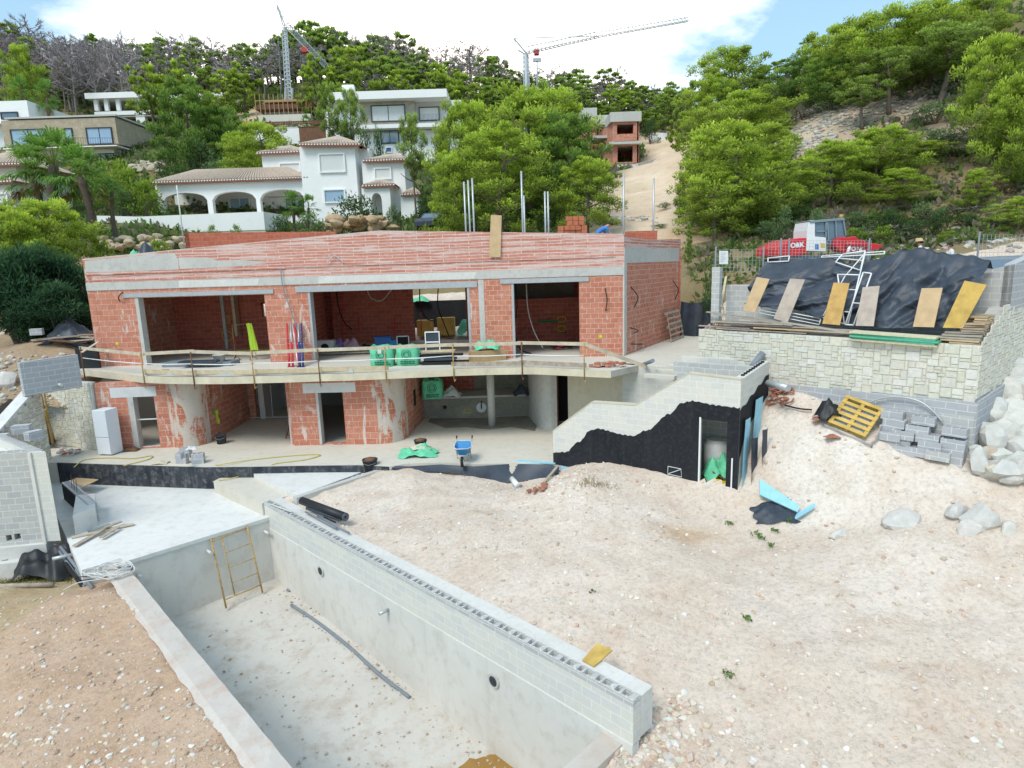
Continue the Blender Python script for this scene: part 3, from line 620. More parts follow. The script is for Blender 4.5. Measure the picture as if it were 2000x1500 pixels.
def slab_mesh():
    k = M(); from_pts = slab
    # ring between the slab outline and the pit: fan of quads by triangulation
    from mathutils.geometry import delaunay_2d_cdt
    pts = [Vector(p) for p in slab]+[p.xy for p in pit]; n = len(slab)
    ed = [(i, (i+1) % n) for i in range(n)]+[(n+i, n+(i+1) % 4) for i in range(4)]
    vs, es, fs, *_ = delaunay_2d_cdt(pts, ed, [], 1, 1e-5); pp = [(p.x, p.y) for p in pit]
    for f in fs:
        c = sum((vs[i] for i in f), Vector((0, 0)))/len(f)
        if inside(np.array([c.x]), np.array([c.y]), pp)[0]: continue
        k.quad(*[(vs[i].x, vs[i].y, PZ) for i in f])
    for i in range(n): a, b = slab[i], slab[(i+1) % n]; k.quad((*a, -1.9), (*b, -1.9), (*b, PZ), (*a, PZ))
    for i in range(4): a, b = pit[i], pit[(i+1) % 4]; k.quad((a.x, a.y, -1.5), (a.x, a.y, PZ), (b.x, b.y, PZ), (b.x, b.y, -1.5))
    k.quad(*[(p.x, p.y, -1.5) for p in pit]); return k
slab_mesh().build('pool_slab', 'screed_white', kind='structure')
# raised path block and white wedge slab
blk = [gz(*p, -.42) for p in ((420, 938), (520, 990), (540, 980), (600, 965), (490, 921))]
blk = [pl_(-.27, .06, -.42), pl_(-.27, -1.15, -.42), gz(505, 920, -.42), gz(428, 934, -.42), gz(417, 940, -.42)]
m = M(); m.prism([(p.x, p.y) for p in blk], -1.5, -.42); m.build('raised_path', 'screed', kind='structure')
wd = [gz(*p, -.27) for p in ((495, 925), (580, 968), (745, 908), (700, 905))]; wd[3].y += .3
m = M(); m.prism([(p.x, p.y) for p in wd], -1.5, -.27); m.build('wedge_slab', 'screed_white', kind='structure')
a, b = gz(576, 972, -.22), gz(752, 912, -.12); m = M(); m.bar(Vector((*a.xy, -.6)), Vector((*b.xy, -.55)), .22, .8); m.build('kerb_wall', 'concrete', None, 'low grey concrete kerb between the white wedge slab and the dirt', 'kerb')
# ---- stair building on the right
SP = Plane(gz(1095, 908, 0), gz(1451, 970, 0)); SU = 6.12
ST = [(-.3, 1.2), (1.24, 2.39), (2.81, 2.45), (4.56, 3.62), (SU, 3.54)]
stair = thing('exterior_staircase', 'exterior stair walls of pale blocks painted black with bitumen below', 'staircase', SP.pt(3, 0))
m = M(); m.wall(SP, -.6, 3, .25, [(4.93, 5.77, .02, 2.25)], -.3, SU-.001, top=ST); m.build('block_wall', 'block_cream', stair)
m = M()
for (a, za), (b, zb) in zip(ST, ST[1:]): m.bar(SP.pt(a, za+.012, -.12), SP.pt(b, zb+.012, -.12), .27, .03)
m.build('wall_capping', 'beige_render', stair)
# black coating, wavy upper edge
prof = [(-.3, .42), (.2, .5), (.75, .95), (1.2, 1.42), (1.5, 1.52), (2.4, 1.42), (2.75, 1.42), (3.2, 1.66), (4.0, 2.3), (4.35, 2.68), (4.7, 2.78), (5.4, 2.72), (6.12, 2.7)]
def pz(u):
    for (a, za), (b, zb) in zip(prof, prof[1:]):
        if u <= b: t = (u-a)/(b-a); t = t*t*(3-2*t); return za+(zb-za)*t
    return prof[-1][1]
m = M(); us = sorted({*np.linspace(-.3, SU, 110).tolist(), 4.93, 5.77})
for a, b in zip(us, us[1:]):
    w1 = .02*rnd.uniform(-1, 1); za, zb = pz(a)+.015*math.sin(a*31)+.01*math.sin(a*67), pz(b)+.015*math.sin(b*31)+.01*math.sin(b*67)
    if 4.93 <= (a+b)/2 <= 5.77: m.quad(SP.pt(a, 2.25, .004), SP.pt(b, 2.25, .004), SP.pt(b, zb, .004), SP.pt(a, za, .004))
    else: m.quad(SP.pt(a, -.02, .004), SP.pt(b, -.02, .004), SP.pt(b, zb, .004), SP.pt(a, za, .004))
m.build('bitumen_coat', 'bitumen', stair)
m = M(); m.wall(SP, -.4, -.02, .28, s0=-.3, s1=SU, off=.03); m.build('footing', 'concrete', stair)
EP_ = Plane(SP.pt(SU, 0), gy(1503, 705, 20.05)); 
m = M(); m.wall(EP_, -.6, 3.3, .25, top=[(0, 3.54), (EP_.L, 3.74)]); m.build('block_wall', 'block_cream', stair)
m = M()
for i in range(9): u = .45+i*.23; m.wall(EP_, 3.55+u*.08, 3.585+u*.08, .09, s0=u, s1=u+.12, off=-.08)
m.build('cell_shade', 'rubber', stair)  # black plates paint the shade inside the hollow cells
us = np.linspace(0, EP_.L, 30); m = M()
tz = lambda u: 2.62+.28*u+.04*math.sin(u*9)
bz = lambda u: -.3 if u < .02 else 2.2-.5+.35*u-1.2*max(0, .6-u)
for a, b in zip(us, us[1:]): m.quad(EP_.pt(a, bz(a), .005), EP_.pt(b, bz(b), .005), EP_.pt(b, tz(b), .005), EP_.pt(a, tz(a), .005))
m.build('bitumen_coat', 'bitumen', stair)
nb = -SP.n
bk0 = SP.pt(.2, 0, -2.1); m = M(); m.wall(Plane(SP.pt(3.2, 0, -2.4), SP.pt(SU, 0, -2.4)), 0, 3.55, .2); m.build('inner_block_wall', 'block', stair)
m = M(); m.wall(Plane(SP.pt(4.3, 0, -1.6), SP.pt(SU, 0, -1.6)), -.2, 2.6, .15); m.build('inner_block_wall', 'block', stair)
m = M(); m.wall(Plane(SP.pt(4.3, 0, -1.6), SP.pt(4.3, 0, -.25)), -.2, 2.6, .15); m.build('inner_block_wall', 'block', stair)
# landing and flights behind the front wall
m = M(); m.wall(SP, 2.5, 2.62, 2.2, s0=4.4, s1=SU-.26, off=-.26); m.build('landing', 'concrete', stair)
for i in range(9): m = M(); u = -.1+i*.5; z = .2+i*.32; m.wall(SP, max(0, z-.5), z, 1.5, s0=u, s1=u+.5, off=-.26); m.build('step', 'concrete', stair)
m = M(); m.wall(SP, .05, 2.3, .04, s0=4.93, s1=4.98, off=.02); m.wall(SP, .05, 1.15, .03, s0=5.93, s1=5.97, off=.04); m.build('white_batten', 'white_paint', stair)
m = M(); m.wall(SP, -.02, .1, .3, s0=4.9, s1=5.8, off=.06); m.build('door_sill', 'screed_white', stair)
# spray-painted box with a stroke
def stroke(pl, pts, r, mat, name, par, off=.012, lab=None):
    k = M(); k.tube([pl.pt(u, z, off) for u, z in pts], r, 5); return k.build(name, mat, par, label=lab)
c = SP.at(1318, 922); u0, z0 = c
stroke(SP, [(u0-.22, z0+.16), (u0+.2, z0+.14), (u0+.23, z0-.12), (u0-.23, z0-.1), (u0-.22, z0+.16)], .014, 'paint_white', 'spray_mark', stair); stroke(SP, [(u0-.2, z0-.08), (u0+.19, z0+.12)], .014, 'paint_white', 'spray_mark', stair)
# low block parapet behind the stair
m = M(); pa, pb = gy(1330, 697, 22.6), gy(1480, 697, 21.0); m.wall(Plane((pa.x, pa.y), (pb.x, pb.y)), 2.6, 3.6, .15); m.build('landing_parapet', 'block_cream', stair)
m = M(); pa, pb = gy(1318, 722, 22.0), gy(1346, 706, 22.9)
for i in range(3): c = gy(1290+i*22, 735-i*9, 21.8+.25*i); m.box((c.x, c.y, c.z), (1.1, .3, .12), -.6)
m.build('top_steps', 'screed', stair)
# passage floor between house and retaining wall
pas = [(5.0, 24.0), (7.45, 22.1), (8.6, 21.5), (9.2, 24), (10.5, 34), (9.0, 34), (4.9, 26.55)]
m = M(); m.prism(pas, 2.6, FL-.006); m.build('side_passage', 'screed', kind='structure')
# ================================================================ stone retaining wall on the right
def ashlar(pl, u0, u1, z0, z1, R, keep=lambda u, z: True, base=(.68, .655, .56), cell=.09, th=.025, off=0):
    k = M(); nx, nz = max(1, int((u1-u0)/cell)), max(1, int((z1-z0)/cell)); occ = np.zeros((nz, nx), bool); cx, cz_ = (u1-u0)/nx, (z1-z0)/nz
    k.col = tuple(c*.88 for c in base)
    for i in range(nx):
        for j in range(nz):
            if keep(u0+(i+.5)*cx, z0+(j+.5)*cz_): k.quad(*[pl.pt(u0+a*cx, z0+b*cz_, off) for a, b in ((i, j), (i+1, j), (i+1, j+1), (i, j+1))])
    for j in range(nz):
        for i in range(nx):
            if occ[j, i]: continue
            w_, h_ = R.choice([(2, 1), (3, 1), (4, 2), (3, 2), (2, 2), (4, 1), (5, 2), (3, 3), (4, 3), (2, 1)])
            while w_ > 1 and (i+w_ > nx or occ[j, i:i+w_].any()): w_ -= 1
            while h_ > 1 and (j+h_ > nz or occ[j:j+h_, i:i+w_].any()): h_ -= 1
            occ[j:j+h_, i:i+w_] = True
            if not keep(u0+(i+w_/2)*cx, z0+(j+h_/2)*cz_): continue
            g = .005; a, b, c, d = u0+i*cx+g, u0+(i+w_)*cx-g, z0+j*cz_+g, z0+(j+h_)*cz_-g; q = lambda: R.uniform(-.006, .006); e = off+th+R.uniform(-.006, .008); f = .012
            t = R.random(); k.col = jit(base if t < .7 else ((.71, .69, .62) if t < .9 else (.68, .64, .53)), .05, R)
            P = [pl.pt(a+q(), c+q(), off), pl.pt(b+q(), c+q(), off), pl.pt(b+q(), d+q(), off), pl.pt(a+q(), d+q(), off)]
            Q = [pl.pt(a+f, c+f, e), pl.pt(b-f, c+f, e+q()), pl.pt(b-f, d-f, e+q()), pl.pt(a+f, d-f, e+q())]
            n = len(k.v); k.v += [tuple(p) for p in P+Q]
            for s_ in ((4, 5, 6, 7), (0, 1, 5, 4), (1, 2, 6, 5), (2, 3, 7, 6), (3, 0, 4, 7)): k._f(tuple(n+x for x in s_))
    return k
R1 = random.Random(11)
rw = thing('retaining_wall', 'pale stone faced retaining wall on a grey block base at the right of the villa', 'retaining wall', RPL.pt(3.6, 1.5))
RL = RPL.L; zt0, zt1 = 4.55, 4.62; sb0, sb1 = 2.9, RC.z
ashlar(RPL, -1.05, RL, 2.55, 4.58, R1, lambda u, z: z > sb0+(sb1-sb0)*max(0, (u-1))/(RL-1)-.02).build('stone_facing', 'stone_face', rw)
m = M(); m.wall(RPL, .3, 4.56, .4, s0=-1.05, s1=RL-.02, off=-.01); m.build('wall_core', 'concrete', rw)
m = M(); m.wall(RPL, .3, 2.9, .3, s0=-1.0, s1=RL+.06, off=.06, top=[(-1, 2.86), (RL, RC.z-.06)]); m.build('block_base', 'block_gray', rw)
m = M(); m.wall(RPL, .3, 2.9, .3, s0=1.2, s1=RL+.04, off=.10, top=[(-1, 2.55), (RL, RC.z-.45)]); m.build('block_base', 'block', rw)
SDP = Plane(RCx, RCx+RN*13)
ashlar(SDP, .0, 12, 1.6, 5.5, R1, lambda u, z: z > RC.z+.02*u and z < min(4.58+.38*u, 5.45)).build('stone_facing', 'stone_face', rw)
m = M(); m.wall(SDP, .3, 5.4, .4, s0=.03, s1=12, off=-.012, top=[(0, 4.5), (2.4, 5.4), (12, 5.4)]); m.build('wall_core', 'concrete', rw)
m = M(); m.wall(SDP, .3, 3, .35, s0=-.05, s1=12, off=.08, top=[(0, RC.z-.06), (12, RC.z+.2)]); m.build('block_base', 'block_gray', rw)
# terrace fill on top and the block walls behind
BKO = 2.75
bw = thing('block_parapet', 'grey concrete block wall holding the upper level behind the black tarpaulin', 'block wall', RPL.pt(3, 4.5, -BKO))
KP = Plane(RPL.pt(-1.6, 0, -BKO), RPL.pt(RL+.02, 0, -BKO))
m = M(); m.wall(KP, 4.4, 6.1, .25, s0=0, off=0, top=[(0, 6.02), (3, 6.05), (KP.L-1.6, 6.2), (KP.L, 6.62)]); m.build('block_wall', 'block', bw)
SD2 = Plane(RPL.pt(RL+.02, 0, -BKO), RPL.pt(RL+.02, 0, -BKO-9)); m = M(); m.wall(SD2, 5.3, 6.75, .25, off=.01, top=[(0, 6.62), (9, 7.4)]); m.build('block_wall', 'block_gray', bw)
m = M(); m.box(gy(1400, 560, 22.9)+Vector((0, 0, -.3)), (.2, .3, 2.0), .8); m.build('end_pier', 'block', bw)
tf = [RPL.pt(-1.05, 0, -.3), RPL.pt(RL-.02, 0, -.3), RPL.pt(RL-.02, 0, -BKO-.1), RPL.pt(-1.05, 0, -BKO-.1)]
m = M(); m.prism([(p.x, p.y) for p in tf], 3.6, 4.5); m.build('terrace_fill', 'concrete', kind='structure')
# ================================================================ left: pump house, stone wing, block wall
LB = gz(119, 1056, -.85); PH = thing('pump_house', 'unfinished grey block hut with open topped walls at the left edge', 'block hut', LB)
ph_d = Vector((-.985, -.17, 0)); 
PF = Plane(LB+ph_d*9+Vector((-.42, 0, 0)), LB+Vector((-.42, .0, 0)))
m = M(); m.wall(PF, -.9, 1.9, .22, [(PF.sx(13, 1068), PF.sx(24, 1066), -.75, -.56), (PF.sx(29, 1065), PF.sx(41, 1062), -.73, -.54)], off=-.05); m.build('front_wall', 'block', PH)
m = M(); m.wall(PF, 1.9, 2.02, .05, off=-.05); m.wall(PF, 1.9, 2.02, .05, off=-.23); u = .0
while u < PF.L: m.wall(PF, 1.9, 2.01, .16, s0=u, s1=u+.06, off=-.08); u += .2
m.build('open_block_course', 'block', PH)
EF = Plane(LB+Vector((-.47, -.02, 0)), LB+Vector((.0, .0, 0)))
rd = Vector((-.80, .60, 0)).normalized()
def ph_end(z0, z1): 
    p = [LB+Vector((-.44, -.02, 0)), LB+Vector((0, 0, 0)), LB+rd*3.6+Vector((0, 0, 0)), LB+rd*3.6+Vector((-.44, -.02, 0))]; return [(q.x, q.y) for q in p]
m = M(); m.prism(ph_end(0, 0), -.85, 1.98); m.build('end_wall', 'block_cream', PH)
m = M(); q = LB+Vector((-.46, -.04, 0)); m.bar((q.x, q.y, -.85), (q.x+.0, q.y, 1.98), .1, .06); m.build('corner_strip', 'lime_strip', PH)
m = M()
for i in range(16):
    p = LB+rd*(.12+i*.215)+Vector((-.23, 0, 0)); m.box((p.x, p.y, 2.0), (.34, .07, .06), .1); 
m.build('web_course', 'block', PH)
m = M()
for i in range(16):
    p = LB+rd*(.22+i*.215)+Vector((-.23, 0, 0)); m.box((p.x, p.y, 1.985), (.28, .09, .014), .1)
m.build('cell_shade', 'rubber', PH)  # flat black pieces stand in for the shaded insides of the block cells
m = M(); m.prism([(p.x, p.y) for p in (LB+Vector((-.4, .2, 0)), LB+rd*3.4+Vector((-.4, 0, 0)), LB+rd*3.4+ph_d*9, LB+ph_d*9+Vector((0, .2, 0)))], 1.4, 1.72); m.build('roof_deck', 'screed_white', PH)
m = M(); bp = Plane(LB+rd*3.5+ph_d*9, LB+rd*3.5); m.wall(bp, .5, 2.05, .2); m.build('back_wall', 'block', PH)
m = M(); m.wall(PF, -1.9, -.9, .3, off=.1); m.wall(PF, -2.2, -1.3, .3, off=.35); m.build('foundation', 'lime_strip', PH)
pb1 = thing('concrete_block', 'loose pale concrete block on the back corner of the block hut', 'concrete block', gy(43, 835, LB.y+3.2))
m = M(); c = gy(43, 838, LB.y+3.2); m.box(c+Vector((0, 0, .0)), (.55, .3, .3), .25); m.build('block_body', 'block_gray', pb1)
pb2 = thing('concrete_block', 'loose grey block with open cells standing askew on the hut wall corner', 'concrete block', gy(66, 848, LB.y+2.6))
m = M(); c = gy(66, 850, LB.y+2.4); m.box(c, (.3, .45, .3), -.4); m.build('block_body', 'block_gray', pb2)
# small hollow-block planter beside the hut
pt_ = thing('planter_wall', 'low L shaped wall of hollow blocks beside the block hut on the white slab', 'planter', gz(165, 985, PZ))
pA, pB = gz(126, 975, PZ), gz(176, 1022, PZ); PPL = Plane(pA, pB); m = M(); m.wall(PPL, PZ, -.2, .04, off=-.0); m.wall(PPL, PZ, -.2, .05, off=-.22); u = 0
while u < PPL.L: m.wall(PPL, PZ, -.21, .2, s0=u, s1=u+.05, off=-.03); u += .17
m.build('hollow_wall', 'block_gray', pt_)
m = M(); m.wall(PPL, PZ, -.26, .02, off=.012); m.build('dark_coat', 'bitumen', pt_)
m = M(); m.hexa([gz(148, 1046, PZ), gz(191, 1028, PZ), gz(186, 1004, PZ)+Vector((-.1, .3, 0)), gz(150, 1010, PZ)+Vector((-.2, .4, 0)), *[Vector((*q.xy, -.22)) for q in (gz(148, 1046, PZ), gz(191, 1028, PZ), gz(186, 1004, PZ)+Vector((-.1, .3, 0)), gz(150, 1010, PZ)+Vector((-.2, .4, 0)))]]); m.build('end_box', 'screed_white', pt_)
for i in range(3):
    c = PPL.pt(1.0+i*.35, -.3, -.1); m = M(); m.tube([c, c+Vector((.02, .02, .55))], .01, 5); m.build('rebar', 'rust', pt_)
# stone faced wall left of the villa
sw = thing('stone_wall', 'pale stone faced wall between the fridge and the sloping concrete wing', 'stone wall', (-18.5, 25.5, 0))
SWP = Plane(gz(84, 866, 0)+Vector((0, .1, 0)), (-17.05, 25.25)); R2 = random.Random(5)
ashlar(SWP, 0, SWP.L-.02, 0, 2.86, R2, base=(.66, .63, .52)).build('stone_facing', 'stone_face', sw)
m = M(); m.wall(SWP, -1, 2.84, .3, off=-.01); m.build('wall_core', 'concrete', sw)
m = M(); m.wall(Plane(SWP.pt(SWP.L-.14, 0), SWP.pt(SWP.L, 0)), 0, 2.8, .3, off=.06); m.build('edge_strip', 'concrete', sw)
gb = thing('block_wall', 'grey block wall panel standing on the stone wall at the balcony end', 'block wall', (-20, 25, 2.9))
g0, g1 = gy(45, 750, 23.3), gy(160, 746, 25.0); GP = Plane((g0.x, g0.y), (g1.x, g1.y)); m = M(); m.wall(GP, 2.75, 4.05, .2, top=[(0, 4.03), (GP.L, 4.08)]); m.build('block_courses', 'block_gray', gb)
m = M(); c = GP.pt(GP.sx(112, 738), 3.0, .0); m.tube([c, c+GP.n*.25], .06, 8); m.build('drain_spout', 'cable_white', gb)
wg = thing('wing_wall', 'sloping concrete topped wing wall faced with stone running down to the left', 'wing wall', (-20.5, 23, 0))
w0, w1 = gy(76, 752, 24.4), gy(-10, 850, 20.6); WP = Plane((w1.x, w1.y), (w0.x, w0.y))
m = M(); m.wall(WP, -1, 3, .42, off=0, top=[(0, w1.z), (WP.L, w0.z)]); m.build('concrete_core', 'screed_white', wg)
ashlar(WP, 0, WP.L, -.5, 3, R2, lambda u, z: z < w1.z+(w0.z-w1.z)*u/WP.L-.1, base=(.60, .57, .48)).build('stone_facing', 'stone_face', wg)
# ================================================================ ground sheets
def dirt_mat():
    m, nt, b = _nt('dirt'); b.inputs['Roughness'].default_value = .95; b.inputs['Specular IOR Level'].default_value = .1
    co = coord(nt); big = noise(nt, co, .16, 5, .6, .6); mid = noise(nt, co, .9, 6, .65, .3); fine = noise(nt, co, 9, 8, .75)
    col = mixc(nt, ramp(nt, big, [(.38, 0), (.62, 1)]), (.665, .54, .435), (.725, .625, .535))
    col = mixc(nt, ramp(nt, mid, [(.48, 0), (.7, .65)]), col, (.57, .425, .315))
    col = mixc(nt, 1., col, ramp(nt, fine, [(.25, .62), (.5, 1.0), (.8, 1.2)]), 'MULTIPLY')
    v = node(nt, 'ShaderNodeTexVoronoi'); v.inputs['Scale'].default_value = 6.5; nt.links.new(co, v.inputs['Vector'])
    v2 = node(nt, 'ShaderNodeTexVoronoi'); v2.inputs['Scale'].default_value = 17; nt.links.new(co, v2.inputs['Vector'])
    pa = ramp(nt, v.outputs['Distance'], [(.16, 1), (.24, 0)]); pb = ramp(nt, v2.outputs['Distance'], [(.2, 1), (.3, 0)])
    sel = ramp(nt, noise(nt, co, 1.4, 3), [(.48, .1), (.66, .75)])
    mm = node(nt, 'ShaderNodeMath', operation='MAXIMUM'); nt.links.new(pa, mm.inputs[0]); nt.links.new(pb, mm.inputs[1])
    ms = node(nt, 'ShaderNodeMath', operation='MULTIPLY'); nt.links.new(mm.outputs[0], ms.inputs[0]); nt.links.new(sel, ms.inputs[1])
    peb = mixc(nt, ramp(nt, v2.outputs['Color'], [(.3, 0), (.7, 1)]), (.70, .65, .58), (.58, .47, .38))
    col = mixc(nt, ms.outputs[0], col, peb)
    # face colour tints the sheet: lime-white patches, brown earth on the left, humus on the hill
    col = mixc(nt, 1., col, vcol(nt), 'MULTIPLY'); nt.links.new(col, b.inputs['Base Color'])
    h = node(nt, 'ShaderNodeMath', operation='MULTIPLY_ADD'); h.inputs[1].default_value = .5; nt.links.new(ms.outputs[0], h.inputs[0]); nt.links.new(fine, h.inputs[2])
    bump(nt, b, h.outputs[0], .75, .05)
dirt_mat()
POOL_HOLE = [pl_(-.6, -.15), pl_(LEN+.2, -.15), pl_(LEN+.2, 0.3), pl_(LEN+.2, WID+.45), pl_(LEN+6, WID+.55), pl_(LEN+6, WID+.8), pl_(-.2, WID+.3), pl_(-.2, WID+1.0)]
HOUSE_HOLE = [(p.x, p.y-0) for p in TE]+[SP.pt(1.0, 0, -.1), SP.pt(SU-.1, 0, -.1), EP_.pt(EP_.L, 0, -.1), (9.0, 24), (10.4, 33.9), (8.6, 33.2), (-17.8, 36.3), (-18.6, 28.3), (-18.4, 26), (-20.9, 25.6), (-20.9, 22.9), (-18.0, 22.8)]
PAVE_HOLE = [(p[0], p[1]) for p in slab]+[]
PAVE2 = [(-11.2, 23), gz(417, 940, -.42), pl_(-.27, -.95, -.42), gz(585, 966, -.3), gz(742, 912, -.2), (-4.2, 22.8)]
holes = [[tuple(p[:2]) for p in h] for h in (POOL_HOLE, HOUSE_HOLE, PAVE_HOLE, PAVE2)]
RHOLE = [RPL.pt(-1, 0, -.2), RPL.pt(RL-.1, 0, -.2), RPL.pt(RL-.1, 0, -BKO-.2), RPL.pt(-1, 0, -BKO-.2)]; holes.append([tuple(p[:2]) for p in RHOLE])
EPN = holes
NEAR = (-27, 31, 3.0, 42)
def rut(X, Y):
    r = np.hypot(X-2.0, Y-1.5)+.5*fbm(X, Y, .12, 2); s = np.hypot(X-14, Y-30)+.4*fbm(Y, X, .12, 2)
    return sum(np.clip(1-np.abs(q-c)/.2, 0, 1) for q, c in ((r, 9.6), (r, 11.3), (r, 7.2), (s, 18.6), (s, 20.2)))*(X > 1.5)*(Y < 15.5)
def height(X, Y, near=True):
    Z = hgt(X, Y)
    Z = Z+.07*fbm(X, Y, .55, 3)+.034*fbm(X, Y, 2.6, 4)-.03*rut(X, Y) if near else Z+.35*np.clip((Y-46)/12, 0, 1)*fbm(X, Y, .09, 4)-.06
    return Z
def tint(X, Y):
    n = fbm(X, Y, .35, 4)
    T = np.ones((*X.shape, 3))
    T *= (1-.07*np.clip(rut(X, Y), 0, 1)*(.6+.5*n))[..., None]
    left = ((X-PO.x)*e2.x+(Y-PO.y)*e2.y > WID) & (Y < 18.5); T[left] = (.83, .71, .61)
    lime = np.clip(1-np.hypot((X-8.9)/1.5, (Y-17.2)/1.3), 0, 1); lime2 = np.clip(1-np.hypot((X-11)/2.5, (Y-15.6)/1.0), 0, 1)
    L = np.clip((lime*1.6+lime2*.8)*(1+.9*n), 0, 1)[..., None]; T = T*(1-L)+np.array((1.04, 1.08, 1.12))*L
    up = (Y > 34) & (X > 8.5); T[up] = (.38, .36, .24)
    brn = np.clip(1-np.hypot((X-4.7)/1.6, (Y-16.4)/.7), 0, 1)[..., None]*.8; T = T*(1-brn)+np.array((.82, .68, .5))*brn
    wing = (X < -18.5) & (Y > 20); T[wing] = (.62, .54, .43)
    ch = ((X < -12) & (Y < 17.6)); T[ch] = (.72, .66, .5)
    return T
def sheet(x0, x1, y0, y1, step, near, cut, name, mats, tintf):
    xs = np.arange(x0, x1+step/2, step); ys = np.arange(y0, y1+step/2, step); X, Y = np.meshgrid(xs, ys); Z = height(X, Y, near)
    nx, ny = len(xs), len(ys); idx = np.arange(nx*ny).reshape(ny, nx)
    f = np.stack([idx[:-1, :-1], idx[:-1, 1:], idx[1:, 1:], idx[1:, :-1]], -1).reshape(-1, 4)
    cxx = (X[:-1, :-1]+step/2).ravel(); cyy = (Y[:-1, :-1]+step/2).ravel(); keep = np.ones(len(f), bool)
    for h in cut: keep &= ~inside(cxx, cyy, h)
    f = f[keep]; me = bpy.data.meshes.new(name); me.from_pydata(np.stack([X.ravel(), Y.ravel(), Z.ravel()], -1), [], f.tolist()); me.update()
    for q in mats: me.materials.append(MATS[q])
    me.polygons.foreach_set('use_smooth', [True]*len(f))
    T = tintf(X, Y).reshape(-1, 3); at = me.color_attributes.new('Col', 'FLOAT_COLOR', 'POINT'); at.data.foreach_set('color', np.concatenate([T, np.ones((len(T), 1))], 1).ravel().astype(np.float32))
    o = bpy.data.objects.new(name, me); COL.objects.link(o); o['kind'] = 'structure'; return o
sheet(*NEAR, .14, True, holes, 'dirt_ground', ['dirt'], tint)
TRACK = [(1215, 455, 43), (1225, 440, 46), (1240, 420, 54), (1255, 398, 62), (1270, 375, 72), (1285, 352, 84), (1300, 330, 97), (1325, 300, 106)]
def hilltint(X, Y):
    n = fbm(X, Y, .12, 4)[..., None]; T = np.ones((*X.shape, 3))*np.array((.30, .30, .17))
    T = T+n*np.array((.10, .06, .05))
    # bare strip of the dirt track up to the brick building, and the scree on the right
    tr = [gy(*q) for q in TRACK]; d = np.full(X.shape, 99.)
    for a, b in zip(tr, tr[1:]):
        e = np.array((b.x-a.x, b.y-a.y)); t = np.clip(((X-a.x)*e[0]+(Y-a.y)*e[1])/(e@e), 0, 1); d = np.minimum(d, np.hypot(X-a.x-t*e[0], Y-a.y-t*e[1])/(2.6+.02*Y))
    k = np.clip(2.2-d*1.6, 0, 1)[..., None]; T = T*(1-k)+np.array((.97, .9, .8))*(1+.12*n)*k
    for px, py, Yd, r, c in ((1300, 330, 97, 6, (1., .92, .76)), (1335, 275, 116, 9, (1., .92, .76)),
                         (1190, 420, 50, 3, (.8, .76, .66)), (1170, 385, 62, 5, (.85, .8, .68)), (1200, 360, 76, 4, (.85, .8, .68)), (1345, 455, 43, 2.5, (.85, .7, .55)),
                         (1610, 240, 63, 6, (.80, .74, .66)), (1660, 210, 66, 4.5, (.8, .74, .66)), (1580, 280, 58, 4.5, (.78, .72, .62)), (1760, 200, 58, 5, (.62, .54, .46)), (1830, 150, 60, 4, (.58, .5, .42)), (1900, 300, 48, 4, (.5, .44, .4)), (1950, 350, 43, 3, (.5, .4, .33)),
                         (1900, 470, 33, 4, (.95, .9, .8)), (1980, 470, 32, 4, (.95, .9, .8)), (500, 215, 116, 5, (.9, .82, .66)), (640, 455, 61, 2, (.75, .65, .5)), (250, 480, 48, 4, (.6, .5, .36)), (620, 470, 50, 5, (.7, .62, .48))):
        g = gy(px, py, Yd); k = np.clip(1.35-np.hypot(X-g.x, Y-g.y)/r+.35*n[..., 0], 0, 1)[..., None]; k = k*k*(3-2*k); T = T*(1-k)+np.array(c)*k
    return T
sheet(-170, 230, 40.9, 260, 1.0, False, [], 'hillside', ['dirt'], hilltint)
def far(X, Y): return np.ones((*X.shape, 3))*np.array((.32, .33, .2))
sheet(31-.05, 231, -59, 42.1, 1.5, False, [], 'hill_flank', ['dirt'], hilltint); sheet(-170, -26.9, -59, 42.1, 1.5, False, [], 'hill_flank', ['dirt'], hilltint)
sheet(-27.5, 31.5, -59, 3.2, 1.5, False, [], 'valley_floor', ['dirt'], lambda X, Y: np.ones((*X.shape, 3)))
m = M(); m.quad((-1500, -1500, -14), (1500, -1500, -14), (1500, 1500, -14), (-1500, 1500, -14)); m.col = None; m.build('plain', 'tile_roof', kind='structure')
# ---- loose stones on the dirt: nobody could count them
def gravel(name, n, region, smin, smax, cols, seed, powr=2.2):
    R = random.Random(seed); k = M(); pts = []
    protos = []
    for i in range(10):
        q = M(); q.rock((0, 0, 0), (1, R.uniform(.6, 1), R.uniform(.45, .75)), R, sub=1); protos.append((np.array(q.v), q.f))
    XY = []
    while len(XY) < n:
        p = region(R)
        if not any(inside(np.array([p[0]]), np.array([p[1]]), h)[0] for h in holes): XY.append(p)
    A = np.array(XY); Z = height(A[:, 0], A[:, 1])
    for (x, y), z in zip(XY, Z):
        s = smin+(smax-smin)*R.random()**powr; vv, ff = protos[R.randrange(10)]; a = R.uniform(0, 6.28); c, s_ = math.cos(a)*s, math.sin(a)*s; n0 = len(k.v); k.col = jit(R.choice(cols), .15, R)
        k.v += [(x+c*v[0]-s_*v[1], y+s_*v[0]+c*v[1], z+s*(v[2]+.02)) for v in vv]
        for f in ff: k._f(tuple(n0+i for i in f))
    return k.build(name, 'rock', kind='stuff')
pale = [(.68, .60, .51), (.72, .67, .6), (.62, .51, .41), (.64, .54, .44), (.56, .41, .31)]
def reg_right(R):
    while True:
        x, y = gz(R.uniform(560, 2080), 925+R.random()**1.15*640, -.5)[:2]
        if y > 4 and not (inside(np.array([x]), np.array([y]), holes[0])[0]): return (x, y)
